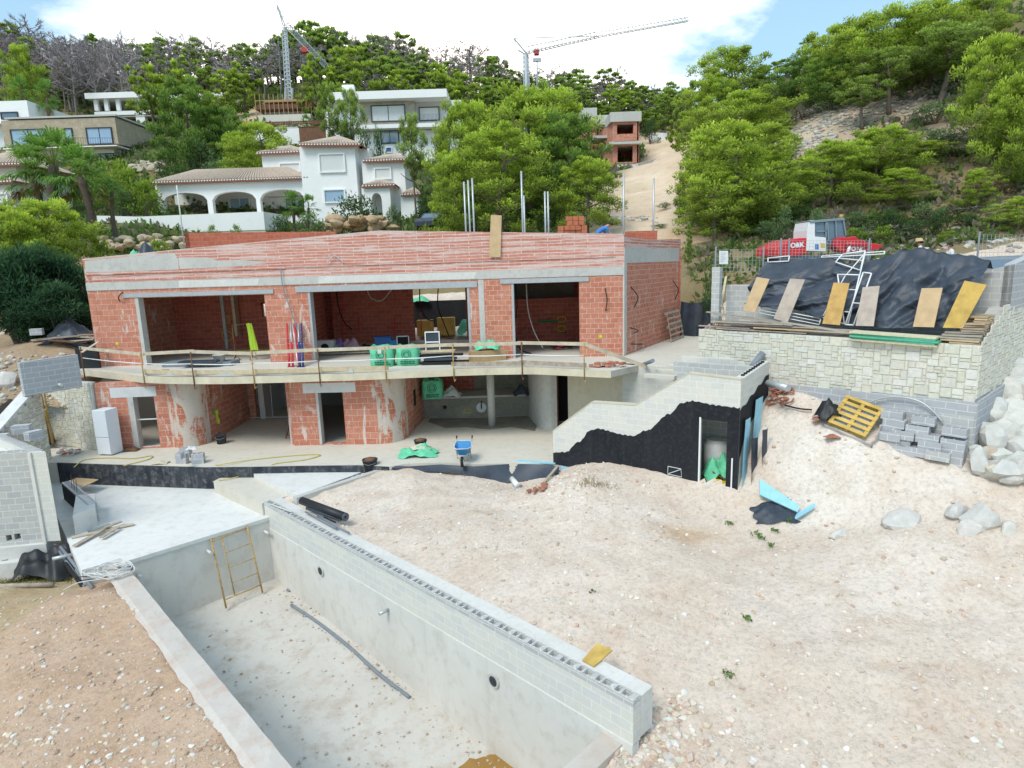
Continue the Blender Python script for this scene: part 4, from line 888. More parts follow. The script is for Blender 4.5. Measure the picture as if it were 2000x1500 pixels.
def reg_left(R): return tuple(gz(R.uniform(-60, 560), R.uniform(1150, 1560), -.95)[:2])
gravel('loose_stones', 5200, reg_right, .012, .085, pale, 21, 4.2)
gravel('loose_stones', 2600, reg_left, .01, .075, [(.64, .55, .46), (.70, .66, .6), (.5, .36, .26), (.6, .49, .38), (.62, .52, .38)], 22, 4)
# rubble heap at the near end of the pool wall
def heap(px, py, z, sp): 
    c = gz(px, py, z)
    return lambda R: (c.x+R.gauss(0, sp), c.y+R.gauss(0, sp))
gravel('rubble', 420, lambda R: tuple(hit(R.uniform(-20, 140), R.uniform(690, 830))[:2]), .03, .2, [(.5, .44, .36), (.6, .54, .46), (.42, .34, .26)], 27, 2)
gravel('rubble', 420, heap(1280, 1440, -1.3, .6), .02, .13, pale, 23, 2)
gravel('rubble', 500, heap(1120, 940, .2, 1.3), .02, .1, pale, 25, 2.5)
def poolstones(R): a = R.random()**.7*LEN; b = (R.random() if R.random() < .55 else R.choice([R.random()*.12, 1-R.random()*.15]))*WID; p = pl_(a, b); return (p.x, p.y)
_h = holes; holes = []; _hh = height
height = lambda X, Y, near=True: np.array([fl(((x-PO.x)*e1.x+(y-PO.y)*e1.y))+.02 for x, y in zip(X, Y)])
gravel('loose_stones', 1500, poolstones, .01, .05, [(.55, .5, .44), (.5, .36, .25), (.62, .58, .52)], 24, 3.0)
holes = _h; height = _hh
# ================================================================ things lying about the building site
def one(m, name, mats, label, cat, group=None, **k): return m.build(name, mats, None, label, cat, group, **k)
def tubething(name, pts, r, mat, label, cat, group=None, k=8): m = M(); m.tube(pts, r, k); return one(m, name, mat, label, cat, group)
def smooth(pts, n=6):
    P = [V3(p) for p in pts]; P = [P[0]*2-P[1]]+P+[P[-1]*2-P[-2]]; Q = []
    for i in range(1, len(P)-2):
        a, b, c, d = P[i-1:i+3]
        for j in range(n): t = j/n; Q.append(.5*((2*b)+(c-a)*t+(2*a-5*b+4*c-d)*t*t+(3*b-a-3*c+d)*t**3))
    return Q+[P[-2]]
def boardq(name, px4, Ys, th, mat, label, cat='board', group=None):
    """flat panel through four surveyed corners (bl, br, tr, tl)"""
    P = [gy(x, y, Y) for (x, y), Y in zip(px4, Ys)]; n = (P[1]-P[0]).cross(P[3]-P[0]).normalized()*th
    m = M(); m.hexa([P[0], P[1], P[1]-n, P[0]-n, P[3], P[2], P[2]-n, P[3]-n]); return one(m, name, mat, label, cat, group)
# ---- pool
def scaffold_ladder():
    t = thing('scaffold_frame', 'rusty yellow scaffold ladder frame leaning on the far pool wall', 'scaffold frame', gz(442, 1188, -3.0))
    b0, b1 = gz(442, 1188, -2.98), gz(513, 1158, -2.98); u0, z0 = FW_.at(411, 1052); u1, z1 = FW_.at(481, 1026); t0, t1 = FW_.pt(u0, z0, .05), FW_.pt(u1, z1, .05)
    for a, b in ((b0, t0), (b1, t1)): m = M(); m.tube([a, b], .028, 8); m.build('upright', 'prop_yellow', t)
    a = b0.lerp(b1, .28); b = t0.lerp(t1, .28); lo, hi = .12, .97
    m = M(); m.tube([a.lerp(b, lo), a.lerp(b, hi)], .02, 7); m.build('inner_post', 'prop_yellow', t)
    for f, s in ((.12, 0), (.97, 0), (.3, .28), (.52, .28), (.74, .28)):
        l, r = b0.lerp(t0, f), b1.lerp(t1, f); l = l.lerp(r, s); m = M(); m.tube([l, r], .02 if s == 0 else .013, 7); m.build('rung', 'prop_yellow', t)
scaffold_ladder()
pf = lambda x, y, dz=.04: (lambda p: Vector((p.x, p.y, fl((p.x-PO.x)*e1.x+(p.y-PO.y)*e1.y)+dz)))(gz(x, y, -3.25))
tubething('grey_pipe', smooth([pf(570, 1192), pf(620, 1222), pf(680, 1265), pf(740, 1315), pf(800, 1357)]), .045, 'pipe_gray', 'long bent grey pipe lying on the pool floor', 'pipe')
m = M(); c = pf(569, 1162); m.lathe((c.x, c.y, c.z-.03), [(.13, 0), (.15, .015), (.1, .03)], 7); one(m, 'rubber_scrap', 'pipe_gray', 'small dark scrap disc on the pool floor near the ladder frame', 'scrap')
t = thing('offcut_heap', 'small heap of black and white offcuts in the far corner of the pool', 'debris', pf(530, 1135))
for i, (a, b, mt) in enumerate((((508, 1140), (530, 1128), 'rubber'), ((520, 1140), (552, 1128), 'white_paint'), ((528, 1130), (545, 1126), 'pipe_gray'), ((515, 1136), (526, 1122), 'rubber'))):
    m = M(); m.bar(pf(*a, .05), pf(*b, .06), .09, .06); m.build('offcut', mt, t)
boardq('formwork_board', [(1137, 1289), (1160, 1301), (1196, 1269), (1166, 1256)], [10.75, 10.55, 10.95, 11.15], .03, 'form_yellow', 'small yellow formwork panel lying across the pool wall top')
for i, (x, y, dz) in enumerate(((1150, 1290, 0),)): pass
wt = lambda x, y, dz=.03: gz(x, y, RT_+dz)
def roll(a, b, r, name, mat, label, cat):
    t = thing(name, label, cat, a); m = M(); k = 22; d = (b-a).normalized(); u = Vector((0, 0, 1)); v = d.cross(u)
    m.tube([a, b], r, 20); m.build('rolled_sheet', mat, t)
    m = M(); pts = [b+d*.004+(u*math.cos(x*.55)+v*math.sin(x*.55))*r*(.97-.035*x*.55) for x in range(34)]; m.tube(pts, .007, 4); m.build('spiral_edge', 'pipe_gray', t); return t
roll(gz(590, 978, RT_+.22), gz(675, 1010, RT_+.22), .125, 'membrane_roll', 'black_plastic', 'thick black roll of membrane lying beside the pool wall', 'membrane roll')
roll(gz(600, 992, RT_+.1), gz(665, 1015, RT_+.1), .06, 'membrane_roll', 'tarp', 'thin dark roll tucked against the thick black membrane roll', 'membrane roll')
for i, (a, b, r, mt, lab) in enumerate((((597, 1000), (657, 1032), .03, 'pipe_gray', 'blue grey pipe lying along the pool wall top below the rolls'), ((620, 1008), (682, 1041), .03, 'pipe_gray', 'longest grey pipe reaching furthest along the pool wall top'), ((633, 1010), (655, 1020), .025, 'rubber', 'short dark pipe offcut on the pool wall top'), ((527, 984), (570, 1000), .02, 'cable_white', 'pale thin conduit at the far end of the pool wall top'))):
    tubething('pipe', [wt(*a, .05), wt(*b, .05)], r, mt, lab, 'pipe')
# ---- white slab
def planks(name, specs, mats, label, cat, root):
    t = thing(name, label, cat, root)
    for i, (a, b, w_, h_) in enumerate(specs): m = M(); m.bar(a, b, w_, h_); m.build('plank', mats[i % len(mats)], t)
    return t
s_ = lambda x, y, dz=0: gz(x, y, PZ)+Vector((0, 0, dz))
for a, b, z, mt, lab in (((146, 1070), (214, 1032), .06, 'old_board', 'grey plank nearest the corner of the pit in the white slab'), ((198, 1056), (232, 1036), .1, 'old_board', 'short plank lying over the dark square pit'), ((140, 1052), (262, 1026), .03, 'rail_board', 'long pale plank behind the square pit'), ((205, 1038), (238, 1026), .12, 'old_board', 'short weathered plank on top of the pale plank')):
    m = M(); m.bar(s_(*a, z), s_(*b, z+.02), .14, .035); one(m, 'plank', mt, lab, 'plank', 'planks around the slab pit')
boardq('formwork_board', [(133, 940), (165, 949), (192, 936), (150, 933)], [22.7, 22.1, 22.8, 23.1], .03, 'form_tan', 'tan formwork board lying by the black terrace step')
m = M(); c = s_(128, 935); m.box((c.x, c.y, c.z+.3), (.5, .3, .6), .3); one(m, 'concrete_block', 'block', 'pale rounded block standing at the end of the black terrace step', 'concrete block', bevel=.05)
# hoses
hz = lambda x, y, z=.03: gz(x, y, z)
tubething('yellow_hose', smooth([hz(145, 912), hz(165, 898), hz(210, 894), hz(262, 895), hz(296, 890), hz(290, 897), hz(255, 906), (*G(243, 911).xy, .03), s_(241, 925, .3), s_(243, 938, .03), s_(300, 944, .03), s_(360, 946, .03), s_(398, 945, .03), s_(410, 930, .4), hz(425, 908, .04), hz(500, 897), hz(580, 889), hz(625, 888), hz(600, 897), hz(540, 905), gz(525, 913, -.05), gz(500, 922, -.25), gz(470, 930, -.38), gz(430, 938, -.39), s_(400, 946, .05), s_(350, 947, .03), s_(250, 945, .03), s_(135, 943, .03)], 8), .018, 'hose_yellow', 'long thin yellow hose looping over the terrace and the black step', 'hose')
R3 = random.Random(4); c = gz(215, 1120, PZ+.06); pts = []
for i in range(90): a = i*.62; r = .18+.27*abs(math.sin(i*.37))+R3.uniform(0, .1); pts.append((c.x+math.cos(a)*r*1.25+R3.uniform(-.06, .06), c.y+math.sin(a)*r*.8, c.z+.02+.16*R3.random()))
pts += [(c.x-.5, c.y-.5, c.z+.02), (c.x-.75, c.y-.75, c.z-.05)]
t = thing('cable_coil', 'tangled white cable coil at the pool corner', 'cable', c); m = M(); m.tube(smooth(pts, 3), .012, 5); m.build('cable', 'cable_white', t)
m = M(); m.tube(smooth([c+Vector((.1, .2, .05)), c+Vector((.5, .15, .1)), c+Vector((.55, -.1, .05)), c+Vector((.1, -.3, .05)), c+Vector((-.6, -.4, .02)), c+Vector((-.7, -.2, .02)), c+Vector((-.2, -.25, .05))]), .014, 5); m.build('black_lead', 'rubber', t)
# ---- hollow left of the slab: sheet, pipes, beam
def cloth(cx, cy, z0, rx, ry, h, R, n=22, drape=1.0, fold=.35, groundfn=None):
    k = M(); rows = []; ph = [R.uniform(0, 6.28) for _ in range(6)]
    for i in range(n):
        row = []
        for j in range(n):
            u, v = i/(n-1)*2-1, j/(n-1)*2-1; r = math.hypot(u, v)/1.2; e = max(0, 1-r**2.2); w1 = math.sin(5*u+ph[0]+2*v)*.5+math.sin(8*v+ph[1]-3*u)*.35+math.sin(13*u+7*v+ph[2])*.25
            x, y = cx+u*rx*(1+.08*math.sin(7*v+ph[3])), cy+v*ry*(1+.08*math.sin(6*u+ph[4])); b = groundfn(x, y) if groundfn else z0
            row.append((x, y, b+.02+h*e*(1+fold*w1)+.015*w1))
        rows.append(row)
    k.sm = True; k.grid(rows); return k
c = gz(100, 1110, -1.6); m = cloth(c.x, c.y, -1.7, .95, .75, .75, R3, 26, groundfn=lambda x, y: h1(x, y)-.02); one(m, 'plastic_heap', 'black_plastic', 'crumpled heap of black plastic sheet in the hollow beside the block hut', 'plastic sheet')
for i, (a, b, za, zb, mt, lab) in enumerate((((118, 1068), (182, 1150), -.95, -1.25, 'pipe_gray', 'topmost dark pipe of the bundle in the hollow by the slab'), ((108, 1064), (170, 1155), -1.0, -1.35, 'pipe_gray', 'pipe at the back of the bundle reaching up beside the hut'), ((128, 1100), (165, 1152), -1.1, -1.35, 'rubber', 'black pipe in the middle of the bundle in the hollow'), ((135, 1112), (175, 1158), -1.1, -1.4, 'rubber', 'lower black pipe of the bundle in the hollow'), ((102, 1092), (140, 1084), -.98, -1.0, 'zinc', 'short light grey pipe lying across the dark pipe bundle'))):
    tubething('pipe', [gz(*a, za), gz(*b, zb)], .045 if i < 4 else .06, mt, lab, 'pipe', 'pipes in the hollow')
tubething('timber_beam', [gz(-30, 1146, -1.25), gz(105, 1142, -1.45)], .07, 'old_board', 'round weathered timber beam on grass at the left edge', 'beam')
m = M(); m.bar(gz(-20, 1108, -1.45), gz(70, 1085, -1.3), .06, .22); one(m, 'dark_plinth', 'bitumen', 'dark strip along the foot of the block hut foundation', 'plinth strip')
# ---- terrace
t = thing('fridge', 'tall white fridge freezer standing on the terrace by the stone wall', 'fridge', gz(213, 886, 0))
p0, p1, p2 = gz(192, 889.5, 0), gz(217, 889.5, 0), gz(241, 880, 0); fx = (p1-p0).normalized(); fy = Vector((-fx.y, fx.x, 0)); w_ = .62; 
FQ = Vector((p0.x, p0.y, 0)); fx = Vector((.98, -.2, 0)).normalized(); fy = Vector((.2, .98, 0)).normalized()
def fb(a, b, c, d, z0, z1): q = lambda u, v, z: Vector((*(FQ+fx*u+fy*v).xy, z)); return [q(a, c, z0), q(b, c, z0), q(b, d, z0), q(a, d, z0), q(a, c, z1), q(b, c, z1), q(b, d, z1), q(a, d, z1)]
m = M(); m.hexa(fb(0, .62, .05, .62, .03, 1.86)); m.build('cabinet', 'fridge_white', t, bevel=.012)
m = M(); m.hexa(fb(0, .62, 0, .046, .05, .74)); m.build('freezer_door', 'fridge_white', t, bevel=.012)
m = M(); m.hexa(fb(0, .62, 0, .046, .76, 1.86)); m.build('fridge_door', 'fridge_white', t, bevel=.012)
m = M(); m.hexa(fb(.05, .57, .1, .55, 0, .03)); m.build('foot', 'rubber', t)
for i, (a, b, r, lab) in enumerate((((99, 868), (72, 728), .04, 'yellow bamboo pole leaning highest on the stone wall'), ((105, 872), (80, 735), .035, 'yellow pole leaning next to the highest bamboo pole'), ((108, 866), (88, 800), .04, 'short yellow pole leaning at the foot of the stone wall'))):
    u, z = SWP.at(*a); tp_ = gy(b[0], b[1], 24.9 if i < 2 else 25.0); bt = gz(a[0], a[1], .03); tubething('pole', [bt, tp_], r, 'bamboo' if i != 1 else 'prop_yellow', lab, 'pole', 'yellow poles leaning on the stone wall', 7)
def blockmesh(m, c, L, W, Hh, rz, cells=3):       # hollow concrete block: shells and webs
    R_ = Matrix.Rotation(rz, 3, 'Z'); g = lambda x, y, z: Vector(c)+R_ @ Vector((x, y, z)); t_ = .045
    for y in (-W/2+t_/2, W/2-t_/2): m.box(g(0, y, Hh/2), (L, t_, Hh), rz)
    for i in range(cells+1): x = -L/2+t_/2+i*(L-t_)/cells; m.box(g(x, 0, Hh/2-.003), (t_, W-2*t_, Hh-.006), rz)
    m.box(g(0, 0, .03), (L-2*t_, W-2*t_, .04), rz)
def cblock(c, L, W, Hh, rz, lab, group=None, mat='block_gray', cells=2):
    m = M(); blockmesh(m, c, L, W, Hh, rz, cells); return one(m, 'concrete_block', mat, lab, 'concrete block', group)
cb = gz(372, 900, 0); gB = 'concrete blocks set down on the terrace'
cblock(gz(357, 905, 0), .42, .2, .4, -.1, 'hollow block at the front left of the terrace cluster', gB); cblock(gz(386, 906, 0)+Vector((0, .1, 0)), .42, .3, .4, .25, 'hollow block at the front right of the terrace cluster', gB)
cblock(gz(362, 894, 0)+Vector((0, .1, 0)), .4, .22, .4, -.1, 'hollow block at the back of the terrace cluster', gB); cblock(gz(352, 896, .42), .2, .3, .24, .05, 'small block standing on top of the terrace cluster', gB)
m = cloth(cb.x+.05, cb.y+.1, .42, .2, .16, .1, R3, 10); one(m, 'rag', 'cable_white', 'white rag on top of the block cluster on the terrace', 'rag')
def bucket(c, r, h, lab, mat='bucket_black', fill=None, name='bucket', cat='bucket'):
    t = thing(name, lab, cat, c); m = M(); m.lathe(c, [(r*.8, 0), (r, h), (r*1.06, h), (r*1.06, h-.03), (r*.95, h-.03), (r*.9, h-.06)], 18); m.build('tub', mat, t)
    m = M(); m.tube([(c[0]-r*1.05, c[1], c[2]+h-.02), (c[0]-r*.8, c[1]-r*.7, c[2]+h-.12), (c[0], c[1]-r*1.12, c[2]+h-.15), (c[0]+r*.8, c[1]-r*.7, c[2]+h-.12), (c[0]+r*1.05, c[1], c[2]+h-.02)], .01, 5); m.build('handle', 'pipe_gray', t)
    if fill: m = M(); m.lathe((c[0], c[1], c[2]+h-.05), [(r*.9, 0), (r*.6, .08), (r*.15, .13)], 12); m.build('contents', fill, t)
    return t
bucket(gz(433, 866, 0), .22, .38, 'black rubber bucket alone on the terrace before the recess'); bucket(gz(724, 919, -.24), .27, .44, 'black bucket filled with debris at the tip of the white wedge slab', fill='rust')
bucket(gy(429, 703, 27.4)+Vector((0, 0, -.1)), .26, .34, 'cement smeared grey bucket on the balcony floor', mat='concrete')
m = cloth(gz(315, 905, 0).x, gz(315, 905, 0).y, 0, .28, .2, .08, R3, 10); one(m, 'rag', 'beige_render', 'crumpled dirty beige rag on the terrace edge', 'rag')
m = cloth(gz(257, 880, 0).x, gz(257, 880, 0).y, 0, .3, .2, .12, R3, 10); one(m, 'rubble_heap', 'rust', 'small dark heap of rubble beside the fridge', 'rubble')
t = thing('rubble_heap', 'heap of broken tiles and mortar at the foot of the stone wall', 'rubble', gz(130, 880, 0))
for i in range(26): m = M(); c = gz(112+R3.random()*45, 876+R3.random()*10, .04+R3.random()*.1); m.rock(c, (.12, .09, .06), R3); m.build('rubble_piece', 'debris' if i % 4 == 0 else 'concrete', t)
# green sack heap with a bucket and a glove
c = gz(818, 888, 0); m = cloth(c.x, c.y, 0, .72, .5, .3, R3, 22, fold=.5); one(m, 'green_sack', 'bag_green', 'flattened green sack in a heap on the terrace beside the wheelbarrow', 'sack')
m = cloth(c.x+.05, c.y+.05, .2, .4, .25, .18, R3, 14, fold=.2); one(m, 'sand_pile', 'beige_render', 'small pile of sand on the flattened green sack', 'sand')
bucket((c.x+.05, c.y+.28, .25), .24, .26, 'shallow black tub resting on the heap of the flattened green sack', fill='rust')
# wheelbarrow, tipped towards the viewer
def wheelbarrow():
    t = thing('wheelbarrow', 'blue wheelbarrow parked on the terrace edge with handles towards the villa', 'wheelbarrow', gz(905, 905, 0)); o = gz(903, 912, 0); d = Vector((.0, 1, 0)); d = (gz(910, 868, .2)-o); d.z = 0; d.normalize(); s = Vector((d.y, -d.x, 0))
    q = lambda u, v, z: Vector((*(o+d*u+s*v).xy, z))
    m = M(); m.sm = False
    rim = [(.15, .2), (.15, -.2), (.5, -.31), (1.0, -.31), (1.12, -.25), (1.12, .25), (1.0, .31), (.5, .31)]; bot = [(.35, .12), (.35, -.12), (.55, -.2), (.85, -.2), (.92, -.17), (.92, .17), (.85, .2), (.55, .2)]; zr = [.62, .62, .58, .6, .66, .66, .6, .58]
    A = [q(u, v, z) for (u, v), z in zip(rim, zr)]; B = [q(u, v, .33) for u, v in bot]
    for i in range(8): j = (i+1) % 8; m.quad(B[i], B[j], A[j], A[i])
    m.quad(*B); m.build('tray', 'barrow_blue', t)
    m = M(); m.tube(A+[A[0]], .018, 6); m.build('tray_rim', 'cable_white', t)
    for v in (-.27, .27): m = M(); m.tube(smooth([q(.12, v*.25, .2), q(.5, v*.8, .3), q(1.1, v, .5), q(1.65, v*1.1, .68)]), .02, 6); m.mi = 1; m.tube([q(1.5, v*1.08, .63), q(1.68, v*1.1, .69)], .026, 6); m.build('handle', ['old_board', 'rubber'], t); m = M(); m.tube([q(.95, v*.9, .4), q(1.05, v*.95, 0)], .018, 6); m.build('leg', 'old_board', t)
    m = M(); c = q(0, 0, .19); m.tube([c-s*.045, c+s*.045], .19, 18); w_ = m.build('wheel', 'rubber', t); m = M(); m.tube([c-s*.05, c+s*.05], .1, 12); m.build('rim', 'white_paint', w_)
wheelbarrow()
# ---- big bags
def bigbag(c, w_, d_, h, rz, lab, logo=True, slump=0, name='big_bag'):
    t = thing(name, lab, 'big bag', c, 'green builders big bags' if logo else None, rz); m = M(); R = random.Random(int(c[0]*100) & 1023); rows = []; N = 28; H_ = 9; m.sm = True
    for j in range(H_+1):
        z = h*j/H_; row = []; bul = 1+.09*math.sin(math.pi*min(1, j/H_))-.05*(j == H_)
        for i in range(N+1):
            a = 2*math.pi*(i % N)/N; ca, sa_ = math.cos(a), math.sin(a); k_ = 1/max(abs(ca), abs(sa_))**.75; wv = 1+.03*math.sin(a*5+j)+.025*math.sin(a*9-j*1.7)
            row.append((ca*k_*w_/2*bul*wv, sa_*k_*d_/2*bul*wv, z*(1-slump*.2*(1+math.sin(a*2)))+.02*math.sin(a*4+2)*(j == H_)))
        rows.append(row)
    rows.append([(p[0]*.75, p[1]*.75, h*(.93+.03*math.sin(i*2))) for i, p in enumerate(rows[-1])]); rows.append([(p[0]*.3, p[1]*.3, h*(.96+.03*math.sin(i*3))) for i, p in enumerate(rows[-1])])
    m.grid(rows); m.build('sack_body', 'bag_green', t, local=True)
    for sx in (-1, 1): m = M(); m.tube(smooth([(sx*w_*.42, -d_*.4, h*.96), (sx*w_*.3, -d_*.42, h*1.12), (sx*w_*.1, -d_*.4, h*.97)]), .022, 5); m.build('strap', 'bag_green', t, local=True)
    if logo:
        y = -d_/2*1.13-.012; m = M(); m.tube([(math.cos(a)*w_*.22, y+.0, h*.6+math.sin(a)*w_*.22) for a in np.linspace(0, 6.28, 20)], .012, 4)
        m.tube([(math.cos(a)*w_*.13, y, h*.6+math.sin(a)*w_*.13) for a in np.linspace(0, 6.28, 16)], .014, 4)
        for r_ in range(2):
            x = -w_*.3
            while x < w_*.3: l = R.uniform(.03, .09); m.box((x+l/2, y+.01, h*(.24-.11*r_)), (l, .02, .05)); x += l+.025
        m.build('printed_mark', 'bag_mark', t, local=True)
    return t
bigbag(gz(746, 716, FL)+Vector((0, .3, 0)), .92, .8, .82, .05, 'green big bag with white tag standing left of its twin on the balcony'); bigbag(gz(797, 714, FL)+Vector((0, .3, 0)), .88, .8, .8, -.05, 'green big bag with round mark standing right of its twin on the balcony')
m = M(); c = gy(737, 686, 24.35); m.box(c, (.14, .01, .2), .1); m.build('tag', 'white_paint', [o for o in COL.objects if o.name == 'big_bag'][0])
bigbag(gy(846, 776, 28.45)*1.0, .9, .75, .86, .05, 'green big bag standing on the bench in the lower recess')
t = thing('cardboard_box', 'large open cardboard box on the balcony below a green sack', 'box', gz(958, 705, FL)); p = gz(925, 709, FL); p2_ = gz(989, 703, FL); d = (p2_-p).normalized(); n = Vector((-d.y, d.x, 0))
m = M(); m.hexa([p, p2_, p2_+n*.6, p+n*.6]+[v+Vector((0, 0, .46)) for v in (p, p2_, p2_+n*.6, p+n*.6)]); m.build('carton', 'cardboard', t)
c = (p+p2_)/2+n*.3; m = cloth(c.x, c.y, FL+.47, .52, .32, .34, R3, 18, fold=.4); one(m, 'green_sack', 'bag_green', 'half filled green sack on top of the cardboard box on the balcony', 'sack')
# ---- balcony: props, sheets, stacks
for i, (x, mt, dx, lab) in enumerate(((562, 'prop_red', 3, 'leftmost red steel prop leaning on the brick pier'), (569, 'prop_red', 3, 'second red steel prop from the left on the brick pier'), (577, 'prop_red', 6, 'red steel prop right of the two leftmost on the brick pier'), (584, 'prop_blue', 2, 'dark blue prop left of its twin on the brick pier'), (590, 'prop_blue', 2, 'dark blue prop at the right end of the row on the brick pier'), (573, 'zinc', 10, 'grey metal prop behind the red props on the brick pier'))):
    t = thing('steel_prop', lab, 'prop', gz(x+dx, 716, FL), 'steel props leaning on the brick pier'); a, b = gz(x+dx, 716, FL+.02), FP.pt(FP.sx(x, 632), FP.at(x, 628)[1]-.08, .09)
    m = M(); m.tube([a, a.lerp(b, .55)], .05, 8); m.build('outer_tube', mt, t); m = M(); m.tube([a.lerp(b, .5), b], .037, 8); m.build('inner_tube', 'zinc' if i % 2 else mt, t); m = M(); m.box(a, (.14, .12, .015)); m.build('foot_plate', mt, t)
    m = M(); c = a.lerp(b, .52); m.tube([c-Vector((.07, 0, 0)), c+Vector((.07, 0, 0))], .03, 6); m.build('collar', 'zinc', t)
tubething('hanging_cable', smooth([FP.pt(FP.sx(549, 516), 7.24, .1), FP.pt(FP.sx(556, 560), 6.4, .16), FP.pt(FP.sx(572, 610), 5.4, .2), FP.pt(FP.sx(590, 660), 4.3, .3), FP.pt(FP.sx(594, 690), 3.6, .3)]), .022, 'pipe_gray', 'grey cable hanging from the parapet down the brick pier', 'cable')
m = M(); a, b = gz(320, 717, FL), gz(455, 714, FL); m.bar(a+Vector((0, .3, .1)), b+Vector((0, .3, .1)), .8, .18); one(m, 'foam_slab', 'pipe_gray', 'dark grey insulation slab lying flat on the balcony', 'insulation slab')
m = M(); a, b = gz(345, 712, FL+.2), gz(420, 710, FL+.2); m.bar(a+Vector((0, .4, .06)), b+Vector((0, .4, .06)), .6, .06); one(m, 'foam_slab', 'tarp', 'smaller slab on top of the dark grey insulation slab', 'insulation slab')
m = M()
m.box(gz(308, 732, FL)+Vector((0, .3, .06)), (.3, .14, .12), .1); m.box(gz(316, 732, FL)+Vector((0, .25, .12)), (.3, .14, .1), -.2); one(m, 'brick_pieces', 'debris', 'two broken orange bricks on the balcony edge', 'bricks')
for i, (x0, x1, y, z, mt, lab) in enumerate(((825, 915, 712, .06, 'rubber', 'bottom black sheet of the stack on the balcony'), (835, 895, 706, .2, 'tarp', 'blue black roll in the middle of the stack on the balcony'), (832, 910, 700, .34, 'rubber', 'upper black sheet of the stack on the balcony'), (826, 902, 690, .5, 'pine_board', 'pale timber board lying over the black stack on the balcony'))):
    m = M(); a, b = gz(x0, y, FL), gz(x1, y-3, FL); m.bar(Vector((a.x, 25.9+.1*i, FL+z)), Vector((b.x, 25.7+.1*i, FL+z+.03)), .5-.06*i, .1-.01*i); one(m, 'sheet_stack', mt, lab, 'building sheets')
t = thing('step_unit', 'small white framed cabinet with two dark shelves standing on the balcony', 'cabinet', gy(845, 684, 26.2)); b0 = gy(832, 682, 26.2); b1 = gy(859, 680, 26.2)
m = M(); w_ = (b1-b0).length; m.box((b0+b1)/2+Vector((0, .2, .3)), (w_, .36, .76)); m.build('dark_body', 'tarp', t)
for z in (-.1, .28, .7): m = M(); m.box((b0+b1)/2+Vector((0, .01, z)), (w_+.03, .04, .05)); m.build('white_edge', 'white_paint', t)
for x in (-w_/2, w_/2): m = M(); m.box((b0+b1)/2+Vector((x, .008, .3)), (.04, .05, .8)); m.build('white_stile', 'white_paint', t)
# in the middle room
def room(x, y, Y): p = gy(x, y, Y); return Vector((p.x, p.y, FL))
t = thing('pet_carrier', 'white plastic box with round dark opening in the middle room', 'box', room(637, 668, 31)); c = room(637, 668, 31); m = M(); m.box(c+Vector((0, 0, .3)), (.85, .6, .6)); m.build('shell', 'white_paint', t, bevel=.08); m = M(); m.tube([c+Vector((0, -.29, .26)), c+Vector((0, -.31, .26))], .2, 16); m.build('opening', 'rubber', t)
for x, y, Y, s, mt, lab in ((662, 668, 31.2, (.4, .4, .5), 'cloth_purple', 'purple bag among the things in the middle room'), (676, 666, 31.4, (.5, .4, .42), 'cloth_pink', 'pink bag left of its larger twin in the middle room'), (690, 668, 31.2, (.6, .4, .46), 'cloth_pink', 'larger pink bundle in the middle room'), (655, 668, 30.6, (.25, .25, .3), 'bag_green', 'small green bag beside the white box in the middle room'), (714, 668, 31, (.5, .3, .25), 'rubber', 'low black bag in the middle room')):
    c = room(x, y, Y); m = cloth(c.x, c.y, FL, s[0]/1.6, s[1]/1.6, s[2]*1.2, R3, 12, fold=.25); one(m, 'bag', mt, lab, 'bag', 'bags in the middle room')
for x, s, mt, lab in ((749, (.85, .5, .62), 'sticker_blue', 'dark blue crate in the middle room'), (770, (.5, .4, .45), 'barrow_blue', 'lighter blue crate right of the dark blue crate')):
    c = room(x, 668, 31.5); m = M(); m.box(c+Vector((0, 0, s[2]/2)), s, .1); m.box(c+Vector((0, 0, s[2])), (s[0]+.05, s[1]+.05, .06), .1); one(m, 'crate', mt, lab, 'crate', bevel=.03)
c = room(788, 668, 31.4); t = thing('monitor_frame', 'small white rimmed dark frame leaning in the middle room', 'frame', c); m = M(); m.box(c+Vector((0, 0, .33)), (.6, .25, .66)); m.build('dark_inside', 'rubber', t); m = M()
for a, b, w_, h_ in ((-.29, .33, .05, .66), (.29, .33, .05, .66), (0, .64, .6, .05), (0, .02, .6, .05)): m.box(c+Vector((a, -.13, b)), (w_, .04, h_))
m.build('white_rim', 'white_paint', t)
m = M(); a = room(620, 672, 29.8); m.bar(a+Vector((0, 0, .1)), a+Vector((3.3, 0, .1)), .3, .05); one(m, 'plank', 'old_board', 'long plank on the floor of the middle room below the bags', 'plank')
